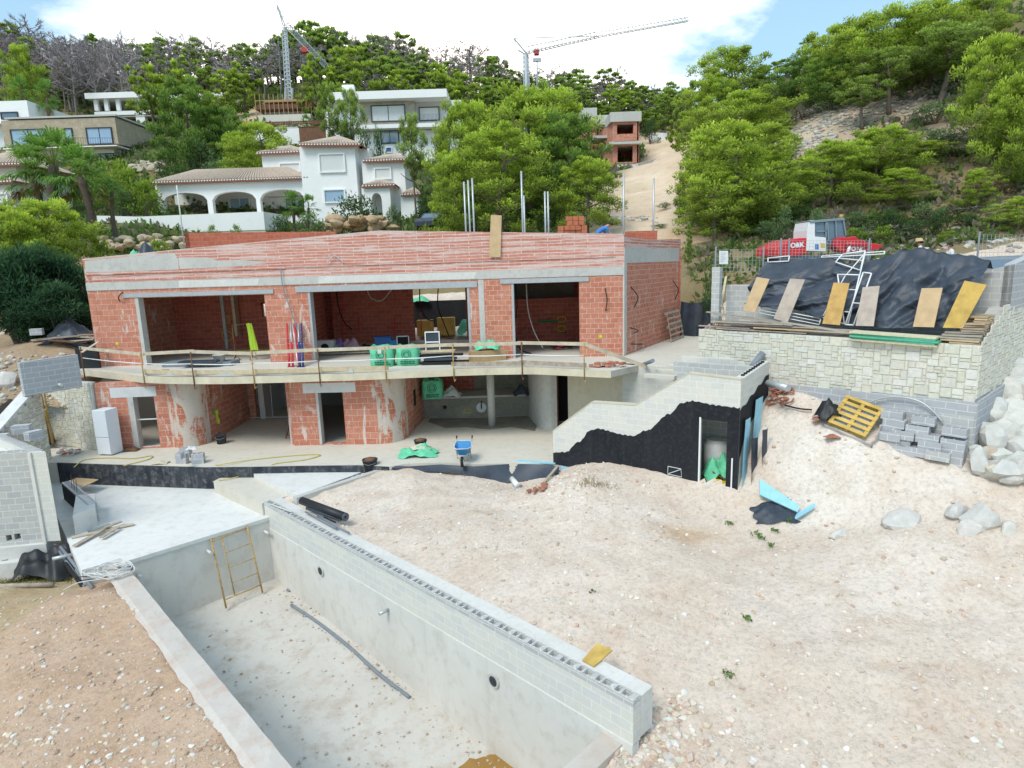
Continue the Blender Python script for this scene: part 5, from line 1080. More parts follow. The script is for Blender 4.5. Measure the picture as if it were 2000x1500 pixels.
# hanging conduits, sprayed marks inside and outside
for x, pts, lab in ((0, [(-7.9, 6.3), (-7.85, 5.2), (-7.6, 4.3), (-7.2, 3.9)], 'dark conduit hanging at the left of the middle room'), (1, [(-3.4, 6.4), (-3.45, 5.2), (-3.2, 4.4), (-2.7, 4.2)], 'dark conduit hanging at the right of the middle room'), (2, [(-6.3, 6.4), (-6.1, 5.6), (-5.5, 5.4), (-4.9, 6.0)], 'pale cable looping under the ceiling of the middle room'), (3, [(-2.4, 6.3), (-2.5, 5.0), (-2.2, 4.0), (-2.0, 3.4)], 'dark conduit by the court doorway of the middle room')):
    tubething('conduit', smooth([(a-1.35, 34.1, z) for a, z in pts]), .03, 'cable_white' if x == 2 else 'rubber', lab, 'conduit')
for X, pts, mt, lab in ((.6, [(.3, 29.3, 6.3), (.35, 29.3, 5.2), (.2, 29.0, 4.2), (.4, 28.6, 3.3), (.9, 28, 3.12)], 'rubber', 'dark conduit dropping inside the right-hand opening'), (.9, [(.8, 29.5, 6.3), (.85, 29.5, 5.0), (1.1, 29.2, 4.0), (1.5, 29, 3.2)], 'cable_white', 'pale cable dropping inside the right-hand opening')): tubething('conduit', smooth(pts), .025, mt, lab, 'conduit')
t = thing('cable_bundle', 'bundle of red and black cable on the floor of the right-hand opening', 'cable', (2.3, 29.5, FL))
for i in range(9): m = M(); a0 = R3.uniform(0, 6); m.tube(smooth([(2.3+.6*math.cos(a0+k)*R3.uniform(.5, 1), 29.3+.3*math.sin(a0+k), FL+.06+.25*R3.random()) for k in range(5)]), .035, 5); m.build('cable', 'paint_red' if i % 2 else 'rubber', t)
def mark(pts, mat, r=.022, name='spray_mark', lab=None): m = M(); m.tube(pts, r, 5); m.build(name, mat, house, label=lab)
def ring(c, rx, rz_, n=14, d=Vector((1, 0, 0))): return [c+d*math.cos(a)*rx+Vector((0, 0, math.sin(a)*rz_)) for a in np.linspace(0, 6.28, n)]
for x, y, Y, r in ((442, 624, 33.85, .2), (444, 656, 33.85, .26), (295, 637, 33.7, .2), (304, 670, 33.7, .22)): mark(ring(gy(x, y, Y), r*1.1, r), 'paint_yellow')
for x, y in ((1097, 624), (1097, 642)): mark(ring(gy(x, y, 31.95), .22, .14), 'paint_yellow')
mark([gy(1050, 626, 31.9), gy(1090, 627, 31.95)], 'paint_green', .05)
for x, y0, y1 in ((650, 575, 650), (668, 568, 650), (640, 590, 660), (700, 620, 650), (770, 620, 655), (822, 610, 650)): mark([gy(x, y0, 34.3), gy(x+1, y1, 34.3)], 'paint_red', .025)
for pl, x, y in ((FP, 229, 671), (FP, 1173, 657)): u, z = pl.at(x, y); m = M(); m.tube([pl.pt(u, z, .0), pl.pt(u, z, .012)], .07, 12); m.build('spray_mark', 'paint_yellow', house)
for x0, y0, x1, y1, pl in ((1182, 563, 1183, 607, FP), (1232, 560, 1239, 600, RP), (1314, 548, 1318, 585, RP), (1232, 672, 1255, 672, RP), (1230, 640, 1240, 650, RP), (240, 570, 233, 588, FP)):
    a, b = pl.at(x0, y0), pl.at(x1, y1); m = M(); m.tube(smooth([pl.pt(*a, .0), pl.pt((a[0]+b[0])/2+.05, (a[1]+b[1])/2, .22), pl.pt(*b, .0)]), .022, 5); m.build('conduit_loop', 'rubber', house)
c = gz(748, 806, 0)
# coat on a stand and the batons
t = thing('jacket_stand', 'metal trestle stand holding a yellow green safety jacket in the left room', 'stand', room(480, 690, 28.9)); c = room(478, 695, 28.9)
for dx in (-.42, .35):
    m = M(); m.tube([c+Vector((dx, 0, .12)), c+Vector((dx, 0, 1.62))], .022, 6); m.build('upright', 'rust', t)
    for q in range(3): m = M(); a = q*2.1+.5; m.tube([c+Vector((dx, 0, .25)), c+Vector((dx+math.cos(a)*.22, math.sin(a)*.22, 0))], .015, 5); m.build('foot', 'rust', t)
m = M(); m.tube([c+Vector((-.45, 0, 1.62)), c+Vector((.4, 0, 1.7))], .018, 6); m.build('cross_bar', 'rust', t)
k = M(); rows = []; k.sm = True
for i in range(14):
    z = 1.72-i*.095; row = []
    for j in range(9): u = j/8-.5; w_ = .26+.008*i; row.append(c+Vector((.38+u*w_+.01*i, -.06-.05*math.cos(u*3)+.03*math.sin(j*2.2+i*.4), z-.06*abs(u))))
    rows.append(row)
k.grid(rows); j_ = one(k, 'safety_jacket', 'hivis', 'yellow green safety jacket hanging on the trestle stand', 'jacket')
m = M(); m.box(room(486, 668, 31)+Vector((.4, 0, .12)), (2.2, .5, .24)); one(m, 'plank_stack', 'form_yellow', 'low stack of yellow boards on the floor of the left room', 'board stack')
c = gz(410, 800, 0); t = thing('work_clothes', 'green and black work clothes hanging in the slot of the recess wall', 'clothes', (-12.9, 27.2, 1.1)); c = gy(417, 812, 26.9)
for dx, mt, w_, h_ in ((-.12, 'rubber', .3, .3), (.14, 'bag_green', .24, .6), ):
    k = M(); k.sm = True; k.grid([[c+Vector((dx+u*w_+.02*math.sin(i+u*6), -.08-.03*math.sin(u*9+i), .25-h_*i/7)) for u in np.linspace(-.5, .5, 7)] for i in range(8)]); k.build('garment', mt if mt == 'rubber' else 'hivis', t)
t = thing('trestle_board', 'dark ladder like board leaning on the pier of the lower recess', 'ladder', gz(566, 855, 0))
for a, b in (((558, 856), (573, 800)), ((570, 856), (574, 805))): m = M(); m.bar(gz(*a, .03), gy(b[0], b[1], 26.9), .06, .05); m.build('rail', 'wood_brown', t)
for f in (.1, .4, .7): m = M(); m.bar(gz(558, 856, .03).lerp(gy(573, 800, 26.9), f), gz(570, 856, .03).lerp(gy(574, 805, 26.9), f), .05, .03); m.build('rung', 'wood_brown', t)
m = M(); a, b = gy(470, 816, 30.0), gy(572, 814, 30.1); m.tube([a, b], .025, 6); m.tube([gy(528, 752, 30), gy(533, 815, 30)], .012, 5); one(m, 'white_batten', 'white_paint', 'white rod laid across the recess threshold with a hanging cord', 'rod')
# on the recess bench
c = gy(880, 770, 28.7); m = cloth(c.x, 28.9, 1.04, .5, .3, .42, R3, 14); one(m, 'plastic_sheet', 'plastic_film', 'crumpled pale plastic beside the green bag on the recess bench', 'plastic sheet')
c = gy(1018, 768, 28.7); m = cloth(c.x, 28.9, 1.04, .35, .3, .4, R3, 14); one(m, 'plastic_sheet', 'tarp', 'dark blue bundle at the right end of the recess bench', 'bundle')
for x, y, mt in ((869, 795, 'rubber'), (940, 796, 'white_paint')):
    u, z = PB.at(x, y); m = M(); m.tube([PB.pt(u, z, 0), PB.pt(u, z, .02 if mt != 'rubber' else .08)], .24 if mt != 'rubber' else .09, 16); m.build('wall_outlet', mt, house)
u, z = PB.at(940, 790); tubething('conduit', smooth([PB.pt(u, z-.2, .05), PB.pt(u, z, .1), PB.pt(u+.02, z+.2, .12)]), .025, 'rubber', 'short black conduit sticking out of the recess bench wall', 'conduit')
for x, y in ((912, 804), (958, 793)): pass
u, z = PB.at(913, 803); mark([PB.pt(u+dx, z+dz, .012) for dx, dz in ((-.2, -.08), (.2, -.08), (.15, .08), (-.1, .1), (-.2, -.08))], 'paint_yellow', .02)
# ---- court behind the door
c = Vector((-4.9, 36.4, 3.3))
m = M(); m.box((c.x, c.y, 3.65), (.9, .6, .9)); m.box((c.x+1.2, c.y+.1, 3.7), (1.0, .6, 1.0)); one(m, 'form_box', 'form_yellow', 'yellow formwork boxes in the court seen through the doorway', 'boxes')
m = cloth(-2.2, 36.2, 3.2, .8, .5, .95, R3, 14); one(m, 'green_sack', 'bag_green', 'green sack in the court seen through the doorway', 'sack')
m = M(); m.box((-3.6, 38.2, 4.0), (4.4, .2, 2.2)); one(m, 'court_wall', 'bitumen', 'black painted low wall in the court behind the villa', 'wall')
m = M(); m.box((-.3, 38.5, 4.6), (2.0, .3, 3.4)); one(m, 'court_pier', 'concrete', 'bare concrete pier in the court behind the villa', 'pier')
m = cloth(-5.3, 38, 5.05, .5, .3, .3, R3, 12); one(m, 'green_sack', 'bag_green', 'green sack draped over the black court wall', 'sack')
# ---- right side of the house
def pallet(t, P, d, s, n, Lx, Ly, mat):      # P corner, d along boards, s across, n up
    q = lambda a, b, c: P+d*a+s*b+n*c
    def slab_(a0, a1, b0, b1, c0, c1, nm): m = M(); m.hexa([q(a0, b0, c0), q(a1, b0, c0), q(a1, b1, c0), q(a0, b1, c0), q(a0, b0, c1), q(a1, b0, c1), q(a1, b1, c1), q(a0, b1, c1)]); m.build(nm, mat, t)
    for i in range(6): b = i*(Ly-.1)/5; slab_(0, Lx, b, b+.1, .12, .142, 'deck_board')
    for i in range(3): a = i*(Lx-.1)/2; slab_(a, a+.1, 0, Ly, .098, .119, 'stringer')
    for i in range(3): b = i*(Ly-.1)/2; slab_(0, Lx, b, b+.1, 0, .02, 'base_board')
    for i in range(3):
        for j in range(3): a, b = i*(Lx-.1)/2, j*(Ly-.12)/2; slab_(a+.002, a+.098, b+.002, b+.118, .021, .097, 'spacer_block')
t = thing('wooden_pallet', 'grey wooden pallet leaning upright on the end wall of the villa', 'pallet', gz(1305, 672, FL)); a, b = RP.sx(1292, 670), RP.sx(1317, 660); P = RP.pt(a, FL, .38); pd = RP.d; up_ = (RP.pt(a, FL+1.3, .14)-RP.pt(a, FL, .38)).normalized(); nn = -up_.cross(pd)*-1
nn = pd.cross(up_); nn = nn if nn.dot(RP.n) > 0 else -nn
pallet(t, P-nn*.0, pd, up_, nn, max(1.0, b-a), 1.45, 'old_board')
c = gz(1338, 640, FL)+Vector((0, .3, 0)); t = thing('cement_mixer', 'dusty cement mixer standing behind the end wall of the villa', 'cement mixer', c)
m = M(); m.lathe((c.x, c.y, c.z+.55), [(.15, 0), (.5, .25), (.55, .6), (.38, 1.0), (.3, 1.05)], 16); m.build('drum', 'concrete', t)
for dx in (-.4, .4): m = M(); m.tube([c+Vector((dx, -.2, 0)), c+Vector((dx*.8, 0, .9))], .04, 6); m.tube([c+Vector((dx, .4, 0)), c+Vector((dx*.8, 0, .9))], .04, 6); m.build('stand', 'pipe_gray', t)
c = gz(1358, 640, FL); m = cloth(c.x+.1, c.y+.3, FL, .45, .4, .75, R3, 14); one(m, 'green_sack', 'bag_green', 'green sack beside the cement mixer', 'sack')
c = gz(1352, 610, FL+.4); m = M(); m.sm = True; pq = [gy(1330, 588, 33), gy(1395, 588, 33)]; m.grid([[pq[0].lerp(pq[1], u)+Vector((0, .3*math.sin(u*9+v), -1.9*v-.1*math.sin(u*5))) for u in np.linspace(0, 1, 12)] for v in np.linspace(0, 1, 8)]); one(m, 'plastic_sheet', 'tarp', 'black plastic sheet hanging on the bank behind the cement mixer', 'plastic sheet')
# ---- foot of the stair
t = thing('insulation_sheets', 'light blue insulation sheets and dark cloth standing against the stair end wall', 'insulation', EP_.pt(1, 0))
for u0, u1, z0, z1, o, mt, tilt in ((.05, .5, -.35, 2.3, .1, 'insul_blue', .25), (.9, 1.6, .4, 2.75, .1, 'insul_blue', .3), (.25, .9, -.2, 1.7, .28, 'tarp', .1), (.7, 1.2, .2, 1.9, .45, 'tarp', .12)):
    k = M(); k.sm = mt == 'tarp'; k.grid([[EP_.pt(u0+(u1-u0)*a+.03*math.sin(b*8)+tilt*b*.6, z0+(z1-z0)*b, o+.04*math.sin(a*7+b*4)*(mt == 'tarp')) for a in np.linspace(0, 1, 6)] for b in np.linspace(0, 1, 10)]); k.build('sheet', mt, t)
ib = [gz(1478, 1012, -.3), gz(1565, 1000, -.25)]
_h = [hit(1484, 975), hit(1558, 1006)]
boardq('insulation_board', [(1484, 966), (1558, 1000), (1562, 988), (1484, 935)], [q.y-.22 for q in (_h[0], _h[1], hit(1562, 990), hit(1486, 945))], .06, 'insul_blue', 'light blue insulation board lying slanted at the stair foot', 'insulation')
_h = [hit(1552, 1014), hit(1588, 992)]
boardq('insulation_board', [(1552, 1011), (1588, 989), (1590, 982), (1556, 1003)], [q.y-.2 for q in (_h[0], _h[1], hit(1590, 986), hit(1556, 1006))], .06, 'insul_blue', 'small light blue offcut right of the slanted board', 'insulation')
c = hit(1518, 1003); m = cloth(c.x-.1, c.y-.05, -.3, .6, .3, .14, R3, 16, groundfn=lambda x, y: h1(x, y)); one(m, 'dark_cloth', 'tarp', 'dark geotextile crumpled under the slanted blue board', 'cloth')
for a, b, lab in (((1100, 912), (1165, 935), 'light blue insulation strip at the left foot of the black wall'), ((1165, 930), (1240, 944), 'light blue strip along the middle foot of the black wall'), ((1255, 938), (1275, 946), 'short light blue piece at the foot of the black wall'), ((1385, 966), (1425, 976), 'light blue strip under the door sill of the black wall')):
    u, z = SP.at(*a); u2, z2 = SP.at(*b); m = M(); m.bar(SP.pt(u, z, .12), SP.pt(u2, z2, .12), .05, .16); one(m, 'insulation_strip', 'insul_blue', lab, 'insulation', 'insulation strips at the stair foot')
# doorway contents
dp = lambda u, v, z: Vector((*SP.pt(u, 0, -v).xy, z))
c = dp(5.3, .75, .1); m = cloth(c.x, c.y, .1, .42, .36, .75, R3, 16, fold=.4); one(m, 'green_sack', 'bag_green', 'green sack inside the doorway of the black wall', 'sack')
c = dp(5.5, .3, .12); m = cloth(c.x, c.y, .1, .36, .16, .16, R3, 12); one(m, 'yellow_sheet', 'sheet_yellow', 'yellow plastic bag on the sill of the doorway', 'bag')
c = dp(5.15, 1.15, .9); m = M(); m.lathe((c.x, c.y, .1), [(.42, 0), (.42, 1.1), (.3, 1.25)], 14); one(m, 'white_drum', 'plastic_film', 'whitish drum in the dark behind the green sack in the doorway', 'drum')
m = M(); m.bar(dp(5.25, .4, .5), dp(5.75, .6, .15), .1, .03); one(m, 'plank', 'wood_brown', 'dark plank across the green sack in the doorway', 'plank')
# geotextile pit in front of the terrace with pipes
k = M(); k.sm = True; top = [gz(x, y, .0) for x, y in ((752, 908), (800, 908), (860, 906), (925, 909), (1000, 903), (1060, 906), (1092, 910))]; bot = [gz(x, y, z) for x, y, z in ((755, 915, -.1), (800, 918, -.1), (880, 920, -.15), (950, 938, -.55), (1000, 946, -.75), (1050, 940, -.55), (1090, 925, -.1))]
rows = []
for v in np.linspace(0, 1, 9): rows.append([top[i].lerp(bot[i], v)+Vector((0, -.05-.06*math.sin(i*2.1+v*5), -.02+.05*math.sin(i*3.3)*v)) for i in range(7)])
k.grid(rows); one(k, 'geotextile', 'tarp', 'dark geotextile sheet lining the pit below the terrace edge', 'geotextile')
m = M(); m.bar(gz(1010, 900, .02), gz(1085, 905, .02), .12, .05); one(m, 'insulation_strip', 'insul_blue', 'light blue strip lying on the terrace edge by the stair', 'insulation', 'insulation strips at the stair foot')
for a, b, r, mt, lab in (((1000, 935, -.5), (1012, 950, -.55), .1, 'white_paint', 'white pipe end in the pit below the terrace'), ((1018, 950, -.55), (1000, 960, -.5), .07, 'zinc', 'grey pipe bend in the pit below the terrace')): tubething('pipe', [gz(*a), gz(*b)], r, mt, lab, 'pipe', None, 10)
m = M(); m.bar(gz(1060, 945, -.3), gz(1088, 912, .1), .09, .04); one(m, 'plank', 'old_board', 'old plank slanting out of the geotextile pit', 'plank')
t = thing('tile_debris', 'red tile debris in the pit below the terrace', 'debris', gz(1040, 955, -.2))
for i in range(14): m = M(); c = gz(1025+R3.random()*40, 946+R3.random()*14, 0); c.z = h1(c.x, c.y)+.06; m.rock(c, (.12, .09, .04), R3); m.build('tile_piece', 'debris', t)
# ---- by the stone wall: tube, tarp, debris, pallet, blocks
tubething('grey_tube', [gy(1500, 748, 19.4), gy(1540, 758, 18.6)], .11, 'zinc', 'short thick grey tube beside the stair end wall', 'pipe', None, 12); tubething('grey_tube', [gy(1465, 722, 20.4), gy(1490, 690, 20.6)], .11, 'pipe_gray', 'grey tube standing out above the stair landing', 'pipe', None, 12)
tubething('grey_tube', [gz(1256, 712, FL), gz(1253, 690, FL+.5)+Vector((0, -1.9, 0))], .07, 'pipe_gray', 'thin grey pipe stub rising from the passage floor', 'pipe', None, 10)
t = thing('red_debris', 'tangle of torn red conduit lying on the bank below the stone wall', 'debris', gy(1520, 775, 19))
for i in range(16):
    x, y = 1503+R3.random()*38, 760+R3.random()*30; c = hit(x, y+6); c.z += .05; m = M(); m.tube(smooth([c+Vector((R3.uniform(-.25, .25), R3.uniform(-.2, .2), R3.random()*.2)) for _ in range(4)], 3), .03, 5); m.build('conduit_piece', 'debris', t)
for x, y, lab in ((1600, 825, 'red plastic scrap on the bank left of the pallet'), (1625, 857, 'small red scrap on the bank below the pallet')):
    c = hit(x, y); c.z += .02; m = cloth(c.x, c.y, c.z, .22, .12, .08, R3, 8); one(m, 'plastic_scrap', 'debris', lab, 'scrap')
c = hit(1553, 802); c.z += .05; tubething('black_cable', smooth([c+Vector((-.3, .1, .1)), c+Vector((-.1, 0, .05)), c+Vector((.1, -.2, .03)), c+Vector((.35, -.35, .03))]), .025, 'rubber', 'piece of black cable on the bank beside the red tangle', 'cable')
c = hit(1618, 818); m = cloth(c.x, c.y, c.z, .35, .3, .5, R3, 12); one(m, 'black_bag', 'black_plastic', 'black bag behind the yellow pallet', 'bag')
_b = [hit(1617, 832), hit(1690, 862)]; pc = [gy(x, y, Y) for x, y, Y in ((1617, 823, _b[0].y-.1), (1690, 853, _b[1].y-.1), (1712, 797, _b[1].y+.4), (1643, 767, _b[0].y+.4))]
d = (pc[1]-pc[0]).normalized(); s2 = (pc[3]-pc[0]); s2 = (s2-d*s2.dot(d)).normalized(); nn = d.cross(s2); nn = nn if nn.y < 0 else -nn
t = thing('wooden_pallet', 'yellow wooden pallet tilted on its load against the stone wall', 'pallet', pc[0]); pallet(t, pc[0]-nn*.15, d, s2, nn, (pc[1]-pc[0]).length, (pc[3]-pc[0]).length, 'form_yellow')
k = M(); k.sm = True; rows = []
edge = [pc[0]-d*.08-s2*.1, pc[1]-s2*.12+d*.1, pc[1]+d*.22, (pc[1]+pc[2])/2+d*.3, pc[2]+d*.28+s2*.1]
for v in np.linspace(0, 1, 8): rows.append([e-nn*(.05+.5*v)+Vector((.04*math.sin(i*2+v*9), .03*math.sin(i*5+v*6), -.12*v)) for i, e in enumerate(smooth(edge, 5))])
k.grid(rows); one(k, 'plastic_wrap', 'plastic_film', 'whitish plastic film wrapped round the load below the yellow pallet', 'plastic wrap')
m = M(); c = (pc[0]+pc[2])/2-nn*.4; m.box(c, ((pc[1]-pc[0]).length*.9, .55, .8), 0, Matrix((d, -nn, s2)).transposed()); one(m, 'block_load', 'block', 'stack of blocks wrapped in film under the yellow pallet', 'block load')
# loose blocks, dry stacked
gS = 'concrete blocks dry stacked below the stone wall'
bl = [(1741, 812, 0), (1802, 823, 0), (1863, 845, 0), (1745, 828, 1), (1738, 841, 1), (1790, 841, 1), (1762, 851, 2), (1810, 858, 1), (1860, 868, 1), (1858, 885, 1), (1755, 867, 1), (1815, 872, 2), (1856, 901, 1), (1765, 882, 3), (1830, 892, 4), (1790, 884, 3), (1735, 866, 2), (1735, 853, 3)]
LBL = ['block with open cells at the upper left of the dry stack below the stone wall', 'block with open cells at the upper middle of the dry stack', 'block with open cells at the top of the right-hand column of the dry stack', 'solid face block under the upper left block of the dry stack', 'block at the left edge of the dry stack beside the film', 'block in the middle under the upper middle one of the dry stack', 'long block in the centre of the dry stack', 'darker block in the middle row of the dry stack', 'second block from the top in the right-hand column of the dry stack', 'third block from the top in the right-hand column of the dry stack', 'block at the lower left of the dry stack', 'block low in the middle of the dry stack', 'lowest block in the right-hand column of the dry stack', 'dark block lying lowest at the left front of the dry stack', 'white topped block lying lowest at the right front of the dry stack', 'block resting between the lowest two of the dry stack', 'block half hidden by plastic film left of the dry stack', 'upper block half hidden by plastic film left of the dry stack']
ang = math.atan2(RD.y, RD.x)
grid_b = []
for col_, (u, n_) in enumerate(((4.35, 4), (4.95, 4), (5.55, 4), (6.15, 3), (6.75, 4))):
    pass
Y0 = {}
for i, ((x, y, k_), lab) in enumerate(zip(bl, LBL)):
    u, z = RPL.at(x, y); off = .45 if k_ < 1 else .5+.06*k_
    # move the sighted point forward of the wall face
    for _ in range(3):
        pl2 = Plane(RPL.pt(0, 0, off), RPL.pt(RPL.L, 0, off)); u, z = pl2.at(x, y)
    p = RPL.pt(u, z-.12, off-.14); m = M(); blockmesh(m, p, .56, .27, .245, ang+rnd.uniform(-.05, .05), 3 if k_ == 0 else 2); one(m, 'concrete_block', 'block_gray' if i != 14 else 'block', lab, 'concrete block', gS)
tubething('grey_conduit', smooth([RPL.pt(*RPL.at(x, y), .18) for x, y in ((1698, 785), (1730, 775), (1766, 774), (1800, 782), (1825, 800), (1845, 822))]), .026, 'zinc', 'grey flexible conduit arching on the stone wall base above the block stack', 'conduit')
# ---- on the terrace of the stone wall
tz_ = 4.52
def rackpt(x, y, off): pl2 = Plane(RPL.pt(0, 0, -off), RPL.pt(RPL.L, 0, -off)); u, z = pl2.at(x, y); return pl2.pt(u, z)
FO, BO = .75, 2.3
topx = [(1496, 512), (1530, 510), (1575, 505), (1625, 502), (1655, 515), (1690, 512), (1730, 500), (1760, 489), (1805, 483), (1830, 492), (1860, 496), (1900, 499), (1935, 510)]
botx = [(1450, 594), (1490, 598), (1540, 604), (1585, 612), (1625, 628), (1665, 635), (1700, 640), (1730, 640), (1765, 640), (1800, 640), (1840, 640), (1880, 615), (1905, 575)]
k = M(); k.sm = True; rows = []; NU = 101
def lin(P, t): i = min(int(t*(len(P)-1)), len(P)-2); f = t*(len(P)-1)-i; return (lerp(P[i][0], P[i+1][0], f), lerp(P[i][1], P[i+1][1], f))
for v in np.linspace(0, 1, 54):
    row = []
    for t_ in np.linspace(0, 1, NU):
        a, b = lin(topx, t_), lin(botx, t_); A = rackpt(*a, BO); B = rackpt(*b, FO); p = A.lerp(B, v**.9)
        fold = .09*(1-2*abs(math.sin(t_*18+v*3+2*math.sin(v*4))))+.05*math.sin(t_*71-v*8)+.12*(1-2*abs(math.sin(t_*7+v*6)))*(1-.5*v)
        fold *= .35; rg = lambda a, b: 1-2*abs(float(fbm([a], [b], 1., 3)[0])); fold += (.19*rg(t_*6+v*2, v*2.2+t_*3)+.03*rg(t_*20-v*5, v*7+t_*6))*(.35+.65*min(1, v*3))
        crease = .10*abs(math.sin(t_*19+v*3.5))**.5-.06+.07*abs(math.sin(v*9+t_*26+math.sin(t_*31)))**.6; sag = -.10*math.sin(math.pi*v)*abs(math.sin(t_*10))
        row.append(p+RPL.n*((fold+crease)*min(1, v*4+.15))+Vector((0, 0, sag+.02*math.sin(t_*90)*(v < .1))))
    rows.append(row)
for t_i in range(1): pass
back = [p-RPL.n*.35-Vector((0, 0, .25)) for p in rows[0]]; rows = [back]+rows
k.grid(rows); one(k, 'black_tarpaulin', 'tarp', 'big wrinkled black tarpaulin draped over the racks on the stone wall', 'tarpaulin')
bd = [([(1451, 606), (1474, 611), (1503, 545), (1478, 541)], 'form_tan', 'tan board leaning on the tarpaulin at the far left'), ([(1511, 622), (1538, 630), (1572, 546), (1543, 544)], 'form_grey', 'pale grey board leaning second from the left on the tarpaulin'), ([(1606, 632), (1640, 635), (1659, 553), (1628, 552)], 'form_orange', 'orange board leaning left of the white frames'), ([(1671, 636), (1706, 637), (1718, 558), (1685, 561)], 'form_grey', 'pinkish grey board leaning right of the white frames'), ([(1783, 638), (1824, 639), (1841, 562), (1800, 563)], 'form_tan', 'orange tan board leaning second from the right on the tarpaulin'), ([(1841, 640), (1880, 641), (1927, 556), (1884, 548)], 'form_yellow', 'widest yellow board leaning at the far right')]
for px4, mt, lab in bd:
    P = [rackpt(*px4[0], .32), rackpt(*px4[1], .32), rackpt(*px4[2], .72), rackpt(*px4[3], .72)]; n = (P[1]-P[0]).cross(P[3]-P[0]).normalized()*.03
    m = M(); m.hexa([P[0], P[1], P[1]-n, P[0]-n, P[3], P[2], P[2]-n, P[3]-n]); one(m, 'formwork_board', mt, lab, 'board', 'boards leaning on the black tarpaulin')
def frame(corners, offs, bars, lab, r=.028):
    t = thing('metal_frame', lab, 'metal frame', rackpt(*corners[0], offs[0]), 'white metal frames on the stone wall'); P = [rackpt(*c, o) for c, o in zip(corners, offs)]
    for i in range(4): m = M(); m.tube([P[i], P[(i+1) % 4]], r, 6); m.build('frame_tube', 'white_paint', t)
    for f in bars: m = M(); m.tube([P[0].lerp(P[3], f), P[1].lerp(P[2], f)], r*.8, 6); m.build('cross_tube', 'white_paint', t)
frame([(1649, 633), (1656, 634), (1679, 537), (1636, 536)], [.6, .6, 1.0, 1.0], (.25, .7), 'white metal frame leaning behind the orange board', .022)
frame([(1651, 634), (1667, 635), (1702, 534), (1686, 532)], [.5, .5, .95, .95], (.42,), 'narrow white metal frame leaning tallest between two boards', .022)
frame([(1606, 620), (1655, 634), (1690, 494), (1650, 540)], [.62, .62, 1.9, 1.3], (), 'white rail of a frame slanting behind the orange board', .018)
frame([(1632, 512), (1680, 528), (1690, 490), (1645, 497)], [2.1, 2.0, 2.35, 2.35], (.5,), 'white frame sticking out over the top of the tarpaulin', .024)
frame([(1500, 512), (1540, 510), (1542, 500), (1500, 504)], [2.2, 2.2, 2.35, 2.35], (), 'white frame edge showing at the upper left of the tarpaulin', .02)
frame([(1604, 503), (1727, 496), (1728, 491), (1606, 500)], [2.3, 2.3, 2.4, 2.4], (), 'long white frame rail lying along the top of the tarpaulin', .02)
frame([(1482, 611), (1600, 634), (1603, 622), (1486, 600)], [.55, .55, .6, .6], (.5,), 'white frame rail showing below the left part of the tarpaulin', .016)
for x0, x1, lab, mt in ((1402, 1405, 'green pole leaning on the block wall left of the tarpaulin', 'form_green'), (1408, 1414, 'tan timber leaning beside the green pole', 'pine_board')):
    m = M(); m.bar(rackpt(x0, 600, .8), rackpt(x1+4, 541, 2.6), .08, .06); one(m, 'timber', mt, lab, 'timber')
# timber stacks
def stack(name, label, root, specs, R):
    t = thing(name, label, 'timber stack', root)
    for a, b, w_, h_, c in specs: m = M(); m.col = jit(c, .18, R); m.bar(a, b, w_, h_); m.build('plank', 'lumber', t)
R5 = random.Random(9); greyb, tanb = (.42, .36, .30), (.56, .42, .26)
sp = []
for i in range(34):
    o = R5.uniform(.0, .5); u0 = R5.uniform(-1.1, 2.3); L = R5.uniform(1.8, 3.4); z = tz_+.05+.05*(i//4)*max(.2, 1-(u0+.6)/6)+R5.uniform(0, .02); dz = R5.uniform(-.02, .05)-(.25 if i > 26 else 0); u1 = min(u0+L, 4.2)
    sp.append((RPL.pt(u0, z+(.15 if i > 26 else 0), -o+.05), RPL.pt(u1, z+dz*.4, -o), .14, .035, greyb if R5.random() < .75 else tanb))
stack('timber_stack', 'long low stack of weathered grey planks along the wall top left', RPL.pt(1, tz_, -.3), sp, R5)
sp = [(RPL.pt(4.1+R5.uniform(0, .1), tz_+.03+.055*i, -.02-.06*(i % 2)), RPL.pt(6.35+R5.uniform(-.05, .05), tz_-.02+.055*i, -.06), .5, .05, (.10, .40, .26) if i in (1, 2, 3) else (.55, .5, .34)) for i in range(5)]
stack('board_stack', 'stack of green edged formwork boards on the wall top', RPL.pt(5, tz_, -.3), sp, R5)
sp = []
for i in range(52):
    l = i//4; z = tz_+.03+.06*l; o = .05+.24*(i % 4)+.045*l*1.1; a = 6.3+.07*l*.6+R5.uniform(-.12, .25); L = R5.uniform(.75, 1.15); e = RN*R5.uniform(-.05, .05)
    sp.append((RPL.pt(a, z, -o)+e, RPL.pt(min(a+L, 7.25), z+R5.uniform(-.01, .015), -o-R5.uniform(-.05, .12)), .2, .045, tanb if R5.random() < .6 else greyb))
stack('timber_stack', 'tall ragged stack of short planks at the wall corner right', RPL.pt(6.8, tz_, -.5), sp, R5)
